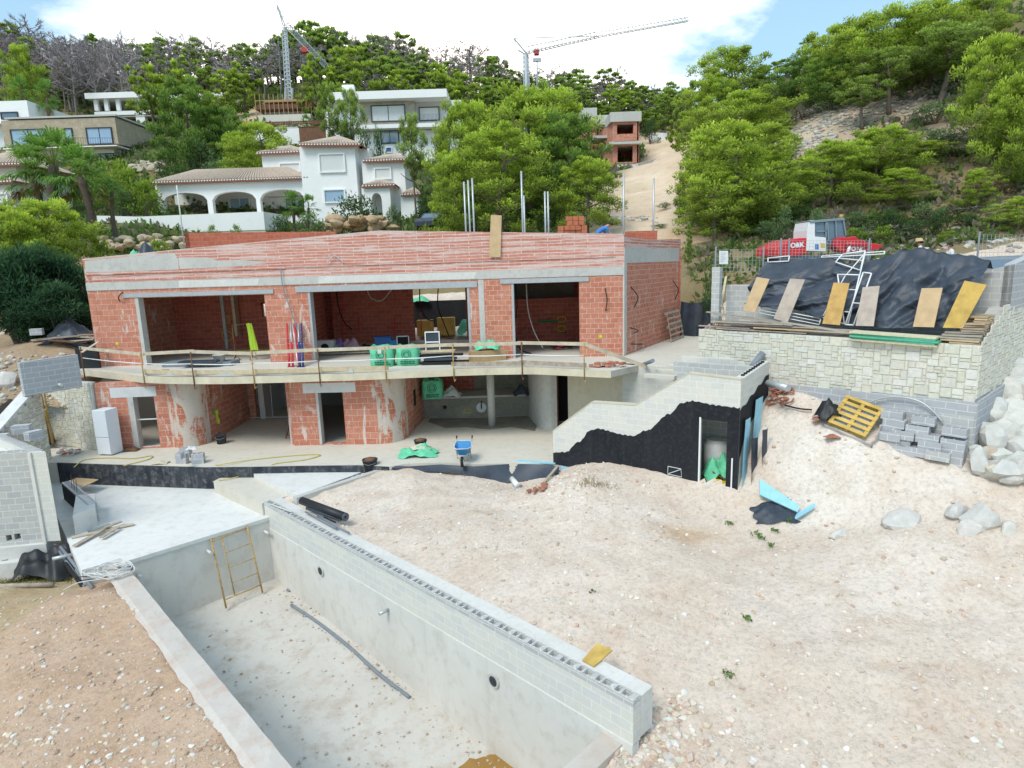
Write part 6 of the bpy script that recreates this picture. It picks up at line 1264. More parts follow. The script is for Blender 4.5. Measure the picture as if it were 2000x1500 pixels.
# small plant by the frames
# ---- debris heap left of the villa
t = thing('debris_heap', 'heap of old timbers and black plastic on the bank left of the villa', 'debris', gy(125, 660, 30.5))
c = gy(150, 648, 31); k = cloth(c.x, c.y, c.z-.4, 1.3, .9, .8, R3, 18, groundfn=lambda x, y: h1(x, y)); k.build('plastic_cover', 'tarp', t)
for i in range(14):
    x = 62+R3.random()*80; y = 655+R3.random()*14; a = gy(x, y, 29.8+R3.random()); a.z = max(a.z, h1(a.x, a.y)+.15); m = M(); m.bar(a, a+Vector((R3.uniform(.8, 1.8), R3.uniform(-.4, .6), R3.uniform(-.15, .2))), .18, .06); m.build('old_timber', 'old_board' if i % 3 else 'wood_brown', t)
c = gy(72, 648, 29.8); m = M(); m.box(c, (.5, .3, .3), .3); m.build('block', 'block_gray', t)
m = M(); p = gy(168, 702, 27.6); m.box(p+Vector((-.1, .3, -.1)), (1.0, .1, 1.1)); one(m, 'plastic_board', 'black_plastic', 'black panel standing at the left end of the balcony', 'panel')
m = M(); m.bar(gy(160, 688, 26.9), gy(192, 668, 28.2), .1, .04); one(m, 'plank', 'rail_board', 'pale plank sloping up at the left end of the balcony', 'plank')
# ---- roof: bricks, poles, panel, bracket
RT2 = 7.3
def roofp(x, y, Y): return gy(x, y, Y)
t = thing('brick_stack', 'stack of new orange hollow bricks on the villa roof', 'brick stack', (2.0, 31, RT2)); R6 = random.Random(3)
b0 = roofp(1075, 452, 30.5)
rows_n = (10, 9, 8, 6, 4)
for j in range(9):
    n_ = 6 if j < 4 else (5 if j < 7 else 3); x0 = 0 if j < 4 else (.35 if j < 7 else .75)
    for i in range(n_): m = M(); m.box((b0.x+.15+x0+i*.27+R6.uniform(-.02, .02), 30.6+R6.uniform(-.06, .06), RT2+.12+j*.21), (.25, .45, .2), R6.uniform(-.06, .06)); m.build('brick', 'brick_small' if R6.random() < .0 else 'debris_brick', t)
for x, yt, yb, Y, r in ((906, 355, 455, 33, .045), (914, 352, 455, 33, .055), (922, 348, 455, 33.4, .05), (1018, 334, 455, 33, .055), (1023, 382, 455, 33.2, .05), (1064, 374, 455, 33.2, .045), (1070, 374, 455, 33.4, .055), (1218, 340, 455, 33.5, .05), (1277, 348, 455, 34.5, .045)):
    pass
PO_ = [('left pole of the three standing together on the roof', 906, 355), ('middle pole of the three standing together on the roof', 914, 352), ('tallest pole of the three standing together on the roof', 922, 348), ('tall pole standing beside a shorter one mid roof', 1018, 334), ('shorter pole next to the tall one mid roof', 1023, 382), ('left pole of the pair beside the brick stack', 1064, 374), ('right pole of the pair beside the brick stack', 1070, 374), ('lone pole at the right end of the roof', 1218, 340), ('lone thin pole beyond the right roof corner', 1277, 348)]
for i, (lab, x, yt) in enumerate(PO_):
    tp2 = gy(x, yt, 31.5); tubething('steel_pole', [(tp2.x, tp2.y, RT2), tp2], .045, 'zinc', lab, 'pole', 'galvanised poles standing on the villa roof', 8)
m = M(); a = gy(925, 432, 31.5); b = gy(1018, 428, 31.5); m.tube([a, a.lerp(b, .5)-Vector((0, 0, .08)), b], .012, 4); one(m, 'roof_line', 'rubber', 'thin line strung between the poles on the roof', 'rope')
P = [FP.pt(FP.at(956, 502)[0], FP.at(956, 502)[1], .1), FP.pt(FP.at(978, 502)[0], FP.at(978, 502)[1], .1), FP.pt(FP.at(980, 421)[0], FP.at(980, 421)[1], .03), FP.pt(FP.at(959, 420)[0], FP.at(959, 420)[1], .03)]; n = (P[1]-P[0]).cross(P[3]-P[0]).normalized()*.03
m = M(); m.hexa([P[0]+n, P[1]+n, P[1], P[0], P[3]+n, P[2]+n, P[2], P[3]]); one(m, 'formwork_board', 'form_tan', 'tall pale plywood panel standing on the parapet ledge', 'board')
m = M(); q = [FP.pt(*FP.at(x, y), .1) for x, y in ((640, 512), (655, 498), (671, 511))]; m.tube(q, .025, 5); one(m, 'wire_bracket', 'zinc', 'bent metal rod standing on the parapet ledge', 'rod')
m = M(); a, b = gy(360, 455, 36), gy(655, 452, 35.3); pl2 = Plane((a.x, a.y), (b.x, b.y)); m.wall(pl2, 7.0, 9.4, .25, top=[(0, a.z), (pl2.L, b.z)]); m.wall(Plane(pl2.pt(0, 0, -2), pl2.pt(0, 0)), 7, a.z, .25); m.build('rear_parapet', 'brick_inner2', house)
m = M(); a, b = gy(1222, 452, 31), gy(1284, 453, 31); pl2 = Plane((a.x, a.y), (b.x, b.y)); m.wall(pl2, 7.0, a.z, .2); m.build('rear_parapet', 'brick_inner2', house)
c = gy(285, 485, 32); m = cloth(c.x, c.y, c.z-.5, .5, .4, .65, R3, 14); one(m, 'plastic_heap', 'tarp', 'dark plastic bundle lying on the left end of the roof', 'bundle')
m = cloth(c.x-.4, c.y-.2, c.z-.5, .35, .25, .35, R3, 12); one(m, 'green_sack', 'bag_green', 'small green sack beside the dark bundle on the roof', 'sack')
m = M(); m.box((c.x, c.y, (7.3+c.z-.5)/2), (2.0, 1, c.z-.5-7.3)); one(m, 'brick_ledge', 'debris_brick', 'row of orange bricks under the dark bundle on the roof', 'bricks')
tubething('white_pole', [gy(361, 488, 40), gy(345, 362, 40)], .04, 'cable_white', 'thin pale pole leaning behind the left end of the roof', 'pole')
# ================================================================ excavator, villas, cranes, street
def ext(pts, Y0, Y1, mat, name, par, bevel=0, label=None):      # outline surveyed at depth Y0, extruded back to Y1
    A = [gy(x, y, Y0) for x, y in pts]; k = M(); n = len(A)
    ar = sum(A[i].x*A[(i+1) % n].z-A[(i+1) % n].x*A[i].z for i in range(n))
    if ar < 0: A = A[::-1]
    B = [p+Vector((0, Y1-Y0, 0)) for p in A]; k.quad(*A); k.quad(*B[::-1])
    for i in range(n): j = (i+1) % n; k.quad(A[j], A[i], B[i], B[j])
    return k.build(name, mat, par, label=label, bevel=bevel, clean=True)
def rect(x0, x1, y0, y1): return [(x0, y1), (x1, y1), (x1, y0), (x0, y0)]
def excavator():
    t = thing('excavator', 'red and white tracked excavator parked on the upper level behind the tarpaulin', 'excavator', (14, 30, 5.85)); Y = 30
    ext([(1511, 500), (1514, 484), (1530, 476), (1545, 468), (1560, 465), (1580, 464), (1580, 496), (1560, 500), (1545, 502)], Y, Y+2.4, 'machine_red', 'engine_housing', t, .08)
    ext([(1512, 512), (1700, 508), (1700, 497), (1545, 500)], Y+.2, Y+2.2, 'machine_grey', 'chassis', t)
    for dy in (-.25, 2.1):
        k = M(); a, b = gy(1520, 522, Y+dy), gy(1680, 518, Y+dy); zz = 6.0
        pr = [(a.x, 6.05), (a.x-.25, 6.3), (a.x, 6.6), (b.x, 6.6), (b.x+.25, 6.3), (b.x, 6.05)]; n0 = len(k.v)
        A = [Vector((x, Y+dy, z)) for x, z in pr]; B = [p+Vector((0, .5, 0)) for p in A]; k.quad(*A); k.quad(*B[::-1])
        for i in range(6): j = (i+1) % 6; k.quad(A[j], A[i], B[i], B[j])
        k.build('track', 'rubber', t)
    cab = ext([(1575, 490), (1577, 450), (1581, 431), (1586, 430), (1592, 430), (1592, 462), (1614, 464), (1613, 491)], Y-.06, Y+1.4, 'machine_white', 'cab_panel', t, .02)
    ext([(1580, 431), (1649, 425), (1652, 430), (1583, 436)], Y-.1, Y+1.45, 'machine_grey', 'cab_roof', t, .02)
    ext([(1592, 466), (1592, 436), (1648, 431), (1652, 445), (1650, 468), (1620, 480)], Y, Y+1.35, 'glass_dark', 'cab_glass', t)
    for a, b in (((1613, 434), (1613, 464)), ((1616, 434), (1618, 470)), ((1647, 430), (1652, 460)), ((1632, 432), (1634, 468)), ((1595, 452), (1613, 451))): k = M(); k.bar(gy(*a, Y-.05), gy(*b, Y-.05), .06, .06, (0, 1, 0)); k.build('cab_post', 'machine_grey', t)
    ext([(1640, 490), (1632, 480), (1634, 468), (1644, 463), (1660, 463), (1672, 461), (1676, 466), (1700, 474), (1724, 478), (1725, 483), (1712, 487), (1690, 492), (1660, 497)], Y-.4, Y+.3, 'machine_red', 'boom', t, .05)
    k = M(); k.tube([gy(1650, 476, Y-.5), gy(1700, 478, Y-.5)], .09, 8); k.build('hydraulic_ram', 'machine_red', t)
    k = M(); k.tube([gy(1655, 494, Y-.5), gy(1660, 481, Y-.5)], .07, 8); k.build('ram_rod', 'letter_white', t)
    k = M(); c = gy(1643, 426, Y+.3); k.lathe(c, [(.09, 0), (.09, .12), (.05, .17)], 10); k.build('beacon', 'form_orange', t)
    ext(rect(1592, 1599, 477, 487), Y-.075, Y-.068, 'sticker_blue', 'sticker', t); ext(rect(1603, 1611, 475, 484), Y-.075, Y-.068, 'sticker_gold', 'sticker', t)
    def text(s_, x, y, size, tilt=0):
        cu = bpy.data.curves.new('lettering', 'FONT'); cu.body = s_; cu.size = size; cu.extrude = .004; cu.offset = .012; cu.align_x = 'CENTER'; cu.align_y = 'CENTER'
        o = bpy.data.objects.new('tmp', cu); COL.objects.link(o); dg = bpy.context.evaluated_depsgraph_get(); me = bpy.data.meshes.new_from_object(o.evaluated_get(dg)); bpy.data.objects.remove(o)
        p = gy(x, y, Y-.02); q = bpy.data.objects.new('lettering', me); COL.objects.link(q); me.materials.clear(); me.materials.append(MATS['letter_white'])
        q.parent = t; q.location = p-ORG[t.name]; q.rotation_euler = (math.pi/2, -tilt, 0)
    text('O&K', 1557, 479, .30, .06)
    Y = 29.56; text('O&K', 1674, 487, .26, -.1)
excavator()
# welded mesh fence and paper sign
def meshfence(x0, x1, yt, yb, Y, lab, n=14, posts=(0, 1)):
    t = thing('mesh_fence', lab, 'fence', gy((x0+x1)/2, yb, Y)); a, b = gy(x0, yb, Y), gy(x1, yb, Y); h = gy(x0, yt, Y).z-a.z; k = M()
    m_ = max(2, int((b-a).length/.14))
    for i in range(m_+1): p = a.lerp(b, i/m_); k.tube([p, p+Vector((0, 0, h))], .006, 3, False)
    for j in range(7): o = Vector((0, 0, h*j/6)); k.tube([a+o, b+o], .006, 3, False)
    k.build('wire_panel', 'zinc', t)
    for f in posts: k = M(); p = a.lerp(b, f); k.tube([p-Vector((0, 0, .8)), p+Vector((0, 0, h+.1))], .035, 6); k.build('post', 'pipe_gray', t)
meshfence(1397, 1490, 487, 530, 24.5, 'wire mesh fence carrying the white notice left of the tarpaulin'); meshfence(1500, 1700, 470, 505, 26.5, 'wire mesh fence in front of the excavator', posts=(.12, .2, .98)); meshfence(1908, 2010, 458, 510, 23.5, 'wire mesh fence at the far right on the upper level', posts=(0, 1))
t = thing('notice_board', 'white notice sheet hung on the fence left of the tarpaulin', 'notice', gy(1413, 516, 24.4)); ext(rect(1405, 1422, 490, 516), 24.4, 24.42, 'letter_white', 'sheet', t); k = M()
for i in range(6): a, b = gy(1407, 494+i*3.2, 24.39), gy(1420-(i % 3)*3, 494+i*3.2, 24.39); k.bar(a, b, .004, .015)
k.build('faint_lines', 'plastic_film', t)
def car(lab, c, rz, body='rubber', name='car'):
    t = thing(name, lab, 'car', c, None, rz); pr = [(-2.1, .35), (-2.15, .75), (-1.9, .95), (-1.2, 1.02), (-.6, 1.45), (.9, 1.48), (1.6, 1.05), (2.1, .95), (2.15, .4)]; k = M(); A = [(x, -.85, z) for x, z in pr]; B = [(x, .85, z) for x, z in pr]; k.quad(*A[::-1]); k.quad(*B)
    for i in range(len(pr)): j = (i+1) % len(pr); k.quad(A[i], A[j], B[j], B[i])
    k.build('car_body', body, t, local=True, bevel=.06, clean=True)
    k = M()
    for y in (-.862, .862): k.quad((-1.05, y, 1.03), (1.4, y, 1.06), (.85, y, 1.41), (-.55, y, 1.39))
    k.quad((-1.17, -.7, 1.05), (-1.17, .7, 1.05), (-.64, .62, 1.42), (-.64, -.62, 1.42)); k.build('window', 'glass_dark', t, local=True)
    for x in (-1.35, 1.35):
        for y in (-.8, .8): k = M(); k.tube([(x, y-.1, .32), (x, y+.1, .32)], .32, 16); w_ = k.build('wheel', 'rubber', t, local=True); k = M(); s_ = -1 if y < 0 else 1; k.tube([(x, y+s_*.09, .32), (x, y+s_*.115, .32)], .2, 12); k.build('rim', 'zinc', w_, local=True)
    return t
car('dark car parked at the right edge behind the block wall', gy(1995, 527, 22.2)+Vector((.4, 1.2, -1.0)), .35, 'pipe_gray'); car('dark blue car parked under the pine beside the white villa', (lambda p: Vector((p.x, p.y, h1(p.x, p.y))))(gy(853, 440, 52)), 1.2, 'tarp')
# ---------------------------------------------------------------- white villa with arches
def opening(par, x0, x1, y0, y1, Y, mat='glass_sky', fm='white_wall', name='window', fw=.12, mull=1):
    a, b = gy(x0, y1, Y), gy(x1, y0, Y); k = M(); w_, h_ = b.x-a.x, b.z-a.z; cx, cz_ = (a.x+b.x)/2, (a.z+b.z)/2
    for dx, dz, sw, sh in ((-w_/2, 0, fw, h_+fw), (w_/2, 0, fw, h_+fw), (0, h_/2, w_-fw, fw), (0, -h_/2, w_-fw, fw)): k.box((cx+dx, Y-.06, cz_+dz), (sw, .2, sh))
    for i in range(1, mull): k.box((cx-w_/2+w_*i/mull, Y-.05, cz_), (fw*.5, .12, h_-fw))
    f = k.build(name, fm, par); k = M(); k.box((cx, Y-.03, cz_), (w_, .04, h_)); k.build('pane' if 'glass' in mat else 'shutter', mat, f); return f
def tileroof(par, x0, x1, ye0, ye1, Y, depth, rise, over=.5, mat='tile_roof', fr=.0):
    a, b = gy(x0, ye0, Y-over), gy(x1, ye1, Y-over); z = (a.z+b.z)/2; k = M(); w_ = b.x-a.x
    e = [Vector((a.x, a.y, a.z)), Vector((b.x, b.y, b.z)), Vector((b.x, Y+depth+over, b.z)), Vector((a.x, Y+depth+over, a.z))]; rd_ = min(depth/2+over, w_/2)*.98
    r0, r1 = Vector(((a.x+rd_), Y+depth/2, z+rise)), Vector((b.x-rd_, Y+depth/2, z+rise))
    n = max(6, int(w_/.28))
    k.quad(e[0], e[1], r1, r0); k.quad(e[1], e[2], r1); k.quad(e[2], e[3], r0, r1); k.quad(e[3], e[0], r0)
    rf = k.build('roof', mat, par)
    k = M(); k.bar(e[0]-Vector((0, 0, .08)), e[1]-Vector((0, 0, .08)), .1, .1); k.bar(e[1]-Vector((0, 0, .08)), e[2]-Vector((0, 0, .08)), .1, .1); k.bar(e[0]-Vector((0, 0, .2)), e[1]-Vector((0, 0, .2)), .12, .12); k.mi = 1
    k2 = M()
    for i in range(n): p = e[0].lerp(e[1], (i+.5)/n); q = p+(r0.lerp(r1, (i+.5)/n)-p)*.97; k2.tube([p-Vector((0, .05, -.03)), q], .085, 5)
    k2.build('roll_tiles', mat, rf)
    for i in range(n): p = e[0].lerp(e[1], (i+.5)/n)-Vector((0, .075, .07)); k.box(p, (w_/n*.5, .05, .1))
    k.build('eaves', ['tile_edge', 'white_wall'], rf); return rf
def block3(par, x0, x1, yt, yb, Y, depth, mat='white_wall', name='wall', drop=6): 
    a, b = gy(x0, yb, Y), gy(x1, yt, Y); k = M(); k.hexa([(a.x, Y, a.z-drop), (b.x, Y, a.z-drop), (b.x, Y+depth, a.z-drop), (a.x, Y+depth, a.z-drop), (a.x, Y, b.z), (b.x, Y, b.z), (b.x, Y+depth, b.z), (a.x, Y+depth, b.z)]); return k.build(name, mat, par)
def archwall(par, Y, th, x0, x1, yt, yb, arches, mat='white_wall', name='arcade'):
    k = M(); pl = Plane((gy(x0, yb, Y).x, Y), (gy(x1, yb, Y).x, Y)); zt, zb = gy((x0+x1)/2, yt, Y).z, gy((x0+x1)/2, yb, Y).z; prev = 0
    for a0, a1, ys, yc in arches:
        u0, u1 = pl.at(a0, yb)[0], pl.at(a1, yb)[0]; zs, zc = pl.at(a0, ys)[1], pl.at(a0, yc)[1]; k.wall(pl, zb, zt, th, s0=prev, s1=u0)
        N = 14
        for i in range(N):
            p, q = u0+(u1-u0)*i/N, u0+(u1-u0)*(i+1)/N; f = lambda u: zs+(zc-zs)*math.sqrt(max(0, 1-((u-(u0+u1)/2)/((u1-u0)/2))**2)); za, zb2 = f(p), f(q)
            k.hexa([pl.pt(p, za), pl.pt(q, zb2), pl.pt(q, zb2, -th), pl.pt(p, za, -th), pl.pt(p, zt), pl.pt(q, zt), pl.pt(q, zt, -th), pl.pt(p, zt, -th)])
        prev = u1
    k.wall(pl, zb, zt, th, s0=prev); return k.build(name, mat, par)
v = thing('white_villa', 'white villa with arched veranda and brown tile roofs above the building site', 'villa', gy(520, 430, 66)); Y = 66
archwall(v, Y, .6, 310, 601, 356, 420, [(323, 408, 393, 378), (418, 503, 391, 375), (511, 597, 388, 371)])
block3(v, 345, 600, 356, 420, Y+4.5, .4, name='veranda_wall', drop=1)
for x0, x1 in ((452, 487), (560, 590)): opening(v, x0, x1, 386, 418, Y+4.45, mull=2)
block3(v, 300, 604, 420, 424, Y-.5, 6, name='veranda_floor', drop=5)
tileroof(v, 297, 603, 355, 345, Y, 5.2, 1.5, .5); block3(v, 404, 600, 337, 349, Y+5.5, 3, name='roof_parapet', drop=.2)
tw = block3(v, 597, 692, 280, 432, Y-.6, 6.5, name='tower', drop=4); tileroof(v, 583, 704, 281, 280, Y-.6, 6.5, 1.4, .55)
opening(v, 626, 672, 300, 337, Y-.62, 'shutter'); opening(v, 635, 673, 370, 396, Y-.62)
block3(v, 515, 597, 297, 345, Y+3, 5, name='upper_wall', drop=2); tileroof(v, 500, 600, 298, 294, Y+3, 5, 1.1, .45); opening(v, 548, 586, 318, 336, Y+2.98, 'shutter')
block3(v, 716, 789, 310, 452, Y-.2, 5.5, name='side_wing', drop=4); tileroof(v, 708, 803, 313, 309, Y-.2, 5.5, 1.0, .45); opening(v, 733, 763, 328, 350, Y-.22, 'shutter')
block3(v, 690, 720, 290, 440, Y+1.5, 4, name='link_wall', drop=4)
archwall(v, Y-2.2, 2.2, 711, 766, 362, 440, [(729, 749, 392, 377)], name='porch'); tileroof(v, 706, 772, 362, 359, Y-2.2, 2.4, .6, .25)
block3(v, 786, 815, 378, 452, Y-1.5, 3.5, name='garage_porch', drop=3); tileroof(v, 783, 822, 379, 376, Y-1.5, 3.5, .8, .3); k = M(); c = gy(816, 425, Y-.4); k.box((c.x+.0, Y+.2, c.z), (.08, 1.8, 2.6)); k.build('door', 'machine_grey', v)
block3(v, 538, 556, 285, 300, Y+5, 1, name='chimney', drop=1)
tw = thing('garden_wall', 'long white terrace wall below the arched veranda of the white villa', 'wall', gy(360, 450, 62)); k = M(); pl = Plane((gy(193, 450, 61).x, 61), (gy(518, 450, 61).x, 61)); k.wall(pl, gy(350, 454, 61).z, 30, .35, top=[(0, pl.at(193, 421)[1]), (pl.L*.25, pl.at(275, 423)[1]), (pl.L, pl.at(518, 413)[1])]); k.build('white_face', 'white_wall', tw)
k = M(); k.wall(Plane((pl.pt(pl.L, 0).x, 61), (pl.pt(pl.L, 0).x+.6, 67)), gy(350, 454, 61).z, pl.at(518, 413)[1], .35); k.build('white_return', 'white_wall', tw); k = M(); k.wall(pl, gy(350, 454, 61).z-3, gy(350, 454, 61).z-.005, .5, off=-.05); k.build('stone_plinth', 'beige_render', tw)
k = M(); pt2 = [(pl.pt(0, 0).x, 61.4), (pl.pt(pl.L, 0).x, 61.4), (pl.pt(pl.L, 0).x, 67), (pl.pt(0, 0).x, 67)]; k.prism(pt2, 8, gy(350, 424, 61).z); k.build('terrace_fill', 'screed', tw)
# stone clad modern villa
s_v = thing('stone_villa', 'flat roofed modern villa clad in tan stone with big dark windows', 'villa', gy(120, 310, 92)); Y = 92
bricks('tan_cladding', (.50, .41, .29), (.44, .36, .26), (.40, .33, .25), .7, .25, .015, .5, (.54, .46, .35), .5)
block3(s_v, 10, 224, 229, 287, Y, 12, 'tan_cladding', 'stone_storey', drop=0); block3(s_v, 8, 226, 226, 229.5, Y-.15, 12.3, 'concrete', 'roof_edge', drop=0)
for x0, x1, y0, y1, n in ((26, 88, 252, 285, 2), (129, 140, 251, 273, 1), (173, 217, 249, 282, 2)): opening(s_v, x0, x1, y0, y1, Y-.02, 'glass_sky', 'frame_dark', mull=n)
k = M(); c = gy(224.2, 265, Y); 
p = gy(224, 265, Y); k.box((p.x+.02, Y+6, p.z-.2), (.1, 5, 2.0)); f = k.build('window', 'frame_dark', s_v); k = M(); k.box((p.x+.05, Y+6, p.z-.2), (.1, 4.6, 1.7)); k.build('pane', 'glass_dark', f)
block3(s_v, 14, 222, 287, 312, Y+.5, 11, 'white_wall', 'lower_storey', drop=4); block3(s_v, 5, 228, 285, 290, Y-1.6, 3, 'white_wall', 'balcony_slab', drop=0); opening(s_v, 190, 222, 300, 312, Y+.48, 'glass_sky', 'frame_dark')
k = M(); a, b = gy(40, 286, Y-1.5), gy(226, 286, Y-1.5)
for i in range(40): p = a.lerp(b, i/39); k.tube([p, p+Vector((0, 0, 1.1))], .02, 3, False)
k.tube([a+Vector((0, 0, 1.1)), b+Vector((0, 0, 1.1))], .03, 4); k.build('railing', 'frame_dark', s_v)
block3(s_v, 228, 330, 297, 312, Y+2, 1, 'white_wall', 'garden_wall', drop=4); block3(s_v, 326, 347, 290, 312, Y+1.5, 3, 'white_wall', 'garden_pier', drop=4)
# far left houses
h2 = thing('white_house', 'plain white house with one dark window at the far left edge', 'house', gy(15, 240, 100)); block3(h2, -60, 52, 196, 242, 100, 10, 'white_wall', 'wall', drop=5); opening(h2, 4, 34, 219, 233, 99.98, 'glass_dark', 'frame_dark'); block3(h2, -60, 20, 238, 243, 98.5, 3, 'white_wall', 'balcony_slab', drop=0)
h3 = thing('cream_house', 'cream house with brown tile roof cut off by the left edge', 'house', gy(0, 400, 60)); block3(h3, -80, 30, 322, 408, 60, 7, 'screed', 'wall', drop=4); tileroof(h3, -95, 40, 322, 318, 60, 7, 1.8, .5); block3(h3, -60, 22, 355, 410, 58, 2, 'screed', 'porch_wall', drop=4); tileroof(h3, -70, 25, 356, 352, 58, 2.4, .7, .3); opening(h3, -5, 14, 378, 402, 57.98, 'shutter')
# white terraces villa on the hill
w2 = thing('white_modern_villa', 'white modern villa with flat overhanging roof and columned terrace high on the hill', 'villa', gy(270, 230, 120)); Y = 120
block3(w2, 166, 288, 178, 193, Y, 14, 'white_wall', 'roof_slab', drop=0); block3(w2, 185, 295, 215, 226, Y+.5, 1, 'white_wall', 'balcony_parapet', drop=0); block3(w2, 200, 300, 190, 216, Y+7, 6, 'inner_white', 'room_wall', drop=3); block3(w2, 185, 300, 226, 229, Y+.6, 9, 'white_wall', 'floor_slab', drop=0); block3(w2, 290, 395, 183, 230, Y+6, 9, 'white_wall', 'wing_wall', drop=5); block3(w2, 372, 443, 180, 197, Y-2, 14, 'white_wall', 'wing_roof', drop=0); block3(w2, 385, 436, 197, 232, Y+1, 8, 'inner_white', 'wing_room', drop=5)
for x in (187, 207, 230, 272): block3(w2, x-2, x+2, 192, 216, Y+.6, .5, 'white_wall', 'column', drop=0)
for x0, x1 in ((233, 247), (250, 268)): opening(w2, x0, x1, 203, 214, Y+6.98, 'glass_dark', 'frame_dark')
block3(w2, 268, 282, 224, 250, Y+.7, 1, 'white_wall', 'pier', drop=3)
# second white villa behind the pine
w3 = thing('white_stone_villa', 'large white villa with stone panel and wide white shutters behind the round pines', 'villa', gy(760, 290, 90)); Y = 90
block3(w3, 640, 872, 173, 196, Y-1.5, 13, 'white_wall', 'roof_block', drop=0); block3(w3, 706, 809, 196, 252, Y, 9, 'tan_cladding2' if 'tan_cladding2' in MATS else 'stone_grey', 'stone_panel', drop=0); block3(w3, 809, 880, 196, 252, Y+1, 8, 'inner_white', 'recess_wall', drop=0)
opening(w3, 727, 790, 205, 238, Y-.02, 'shutter', 'frame_dark', mull=2); opening(w3, 820, 857, 209, 236, Y+.98, 'shutter', 'frame_dark'); block3(w3, 640, 706, 196, 300, Y+.3, 9, 'white_wall', 'side_wall', drop=3); opening(w3, 666, 690, 252, 268, Y+.28, 'glass_sky', 'frame_dark', mull=2)
block3(w3, 700, 900, 238, 252, Y-1, 3, 'white_wall', 'balcony_parapet', drop=0); block3(w3, 706, 900, 252, 305, Y+.6, 8, 'white_wall', 'lower_storey', drop=4); opening(w3, 745, 778, 254, 280, Y+.58, 'glass_sky', 'frame_dark', mull=2); opening(w3, 755, 765, 288, 298, Y+.58, 'sticker_blue', 'white_wall'); block3(w3, 870, 900, 195, 250, Y+2, 8, 'white_wall', 'right_wall', drop=2)
k = M(); a, b = gy(812, 237, Y-.9), gy(866, 237, Y-.9)
for i in range(22): p = a.lerp(b, i/21); k.tube([p, p+Vector((0, 0, 1.0))], .02, 3, False)
k.build('railing', 'frame_dark', w3)
block3(w3, 668, 690, 165, 175, Y+5, 1, 'white_wall', 'chimney', drop=0)
for x0, x1, y0, y1, Yd, lab, mt, nm in ((468, 648, 234, 247, 96, 'brown slatted fence on the white garden wall below the crane', 'wood_brown', 'slat_fence'), (472, 650, 247, 262, 96.2, 'white garden wall under the brown slatted fence', 'white_wall', 'garden_wall'), (585, 646, 247, 268, 94, 'brown timber garage front beside the white garden wall', 'wood_brown', 'garage_front'), (428, 475, 278, 322, 86, 'white stepped garden wall by the wide pine', 'white_wall', 'garden_wall')):
    k = M(); a, b = gy(x0, y1, Yd), gy(x1, y0, Yd)
    if nm == 'slat_fence':
        n = int((b.x-a.x)/.25)
        for i in range(n): k.box((a.x+.25*i, Yd, (a.z+b.z)/2), (.19, .06, b.z-a.z))
        for z in (.2, .8): k.box(((a.x+b.x)/2, Yd+.06, lerp(a.z, b.z, z)), (b.x-a.x, .05, .1))
    else: k.hexa([(a.x, Yd, a.z-3), (b.x, Yd, a.z-3), (b.x, Yd+.4, a.z-3), (a.x, Yd+.4, a.z-3), (a.x, Yd, b.z), (b.x, Yd, b.z), (b.x, Yd+.4, b.z), (a.x, Yd+.4, b.z)]); k.box(((a.x+b.x)/2, Yd+.2, b.z+.06), (b.x-a.x+.2, .5, .1))
    one(k, nm, mt, lab, 'fence' if 'fence' in nm else 'wall')
fw_ = thing('formwork_deck', 'brown timber formwork deck with rails under the slewing crane', 'building site', gy(555, 230, 110)); block3(fw_, 498, 612, 201, 214, 110, 7, 'wood_brown', 'deck', drop=0); block3(fw_, 515, 606, 193, 200, 112, 4, 'cardboard', 'timber_pile', drop=0); block3(fw_, 505, 606, 222, 232, 109, 5, 'screed', 'site_wall', drop=3)
for i in range(13): k = M(); p = gy(500+i*9, 214, 109.8); k.tube([p-Vector((0, 0, 2.2)), p+Vector((0, 0, 2.4))], .06, 5); k.build('post', 'cardboard', fw_)
k = M(); k.tube([gy(498, 197, 109.8), gy(612, 196, 109.8)], .06, 5); k.build('rail', 'cardboard', fw_)
# brick building above the track
bb = thing('brick_building', 'unfinished two storey brick building with grey concrete parapet up the dirt track', 'building', gy(1210, 335, 102)); Y = 102
def bop(par, x0, x1, yt, yb, Y_, depth, ops, mat, nm): k = M(); pl = Plane((gy(x0, yb, Y_).x, Y_), (gy(x1, yb, Y_).x, Y_)); zb, zt = gy((x0+x1)/2, yb, Y_).z, gy((x0+x1)/2, yt, Y_).z; k.wall(pl, zb, zt, .4, [(pl.at(a, yb)[0], pl.at(b, yb)[0], pl.at(a, d)[1], pl.at(a, c)[1]) for a, b, c, d in ops]); return k.build(nm, mat, par)
bop(bb, 1197, 1247, 238, 275, Y, .4, [(1205, 1237, 243, 262)], 'brick', 'upper_wall'); bop(bb, 1197, 1247, 282, 319, Y, .4, [(1206, 1236, 286, 317)], 'brick', 'lower_wall'); block3(bb, 1190, 1253, 275, 282, Y-1, 12, 'concrete', 'floor_slab', drop=0); block3(bb, 1192, 1253, 217, 238, Y-.4, 12, 'concrete', 'concrete_parapet', drop=0); block3(bb, 1197, 1247, 319, 337, Y+.1, 10, 'screed_white', 'base_wall', drop=4); block3(bb, 1200, 1247, 238, 319, Y+6, .3, 'brick_inner', 'inner_wall', drop=0)
k = M(); a, b = gy(1197, 319, Y), gy(1166, 319, Y+9); pl = Plane((b.x, b.y), (a.x, a.y)); k.wall(pl, a.z-3, gy(1197, 238, Y).z, .3); k.build('side_wall', 'brick', bb)
k = M(); a = gy(1246, 319, Y); k.box((a.x, Y+5, gy(1246, 278, Y).z), (.3, 10, 6.8)); k.build('end_wall', 'brick', bb)
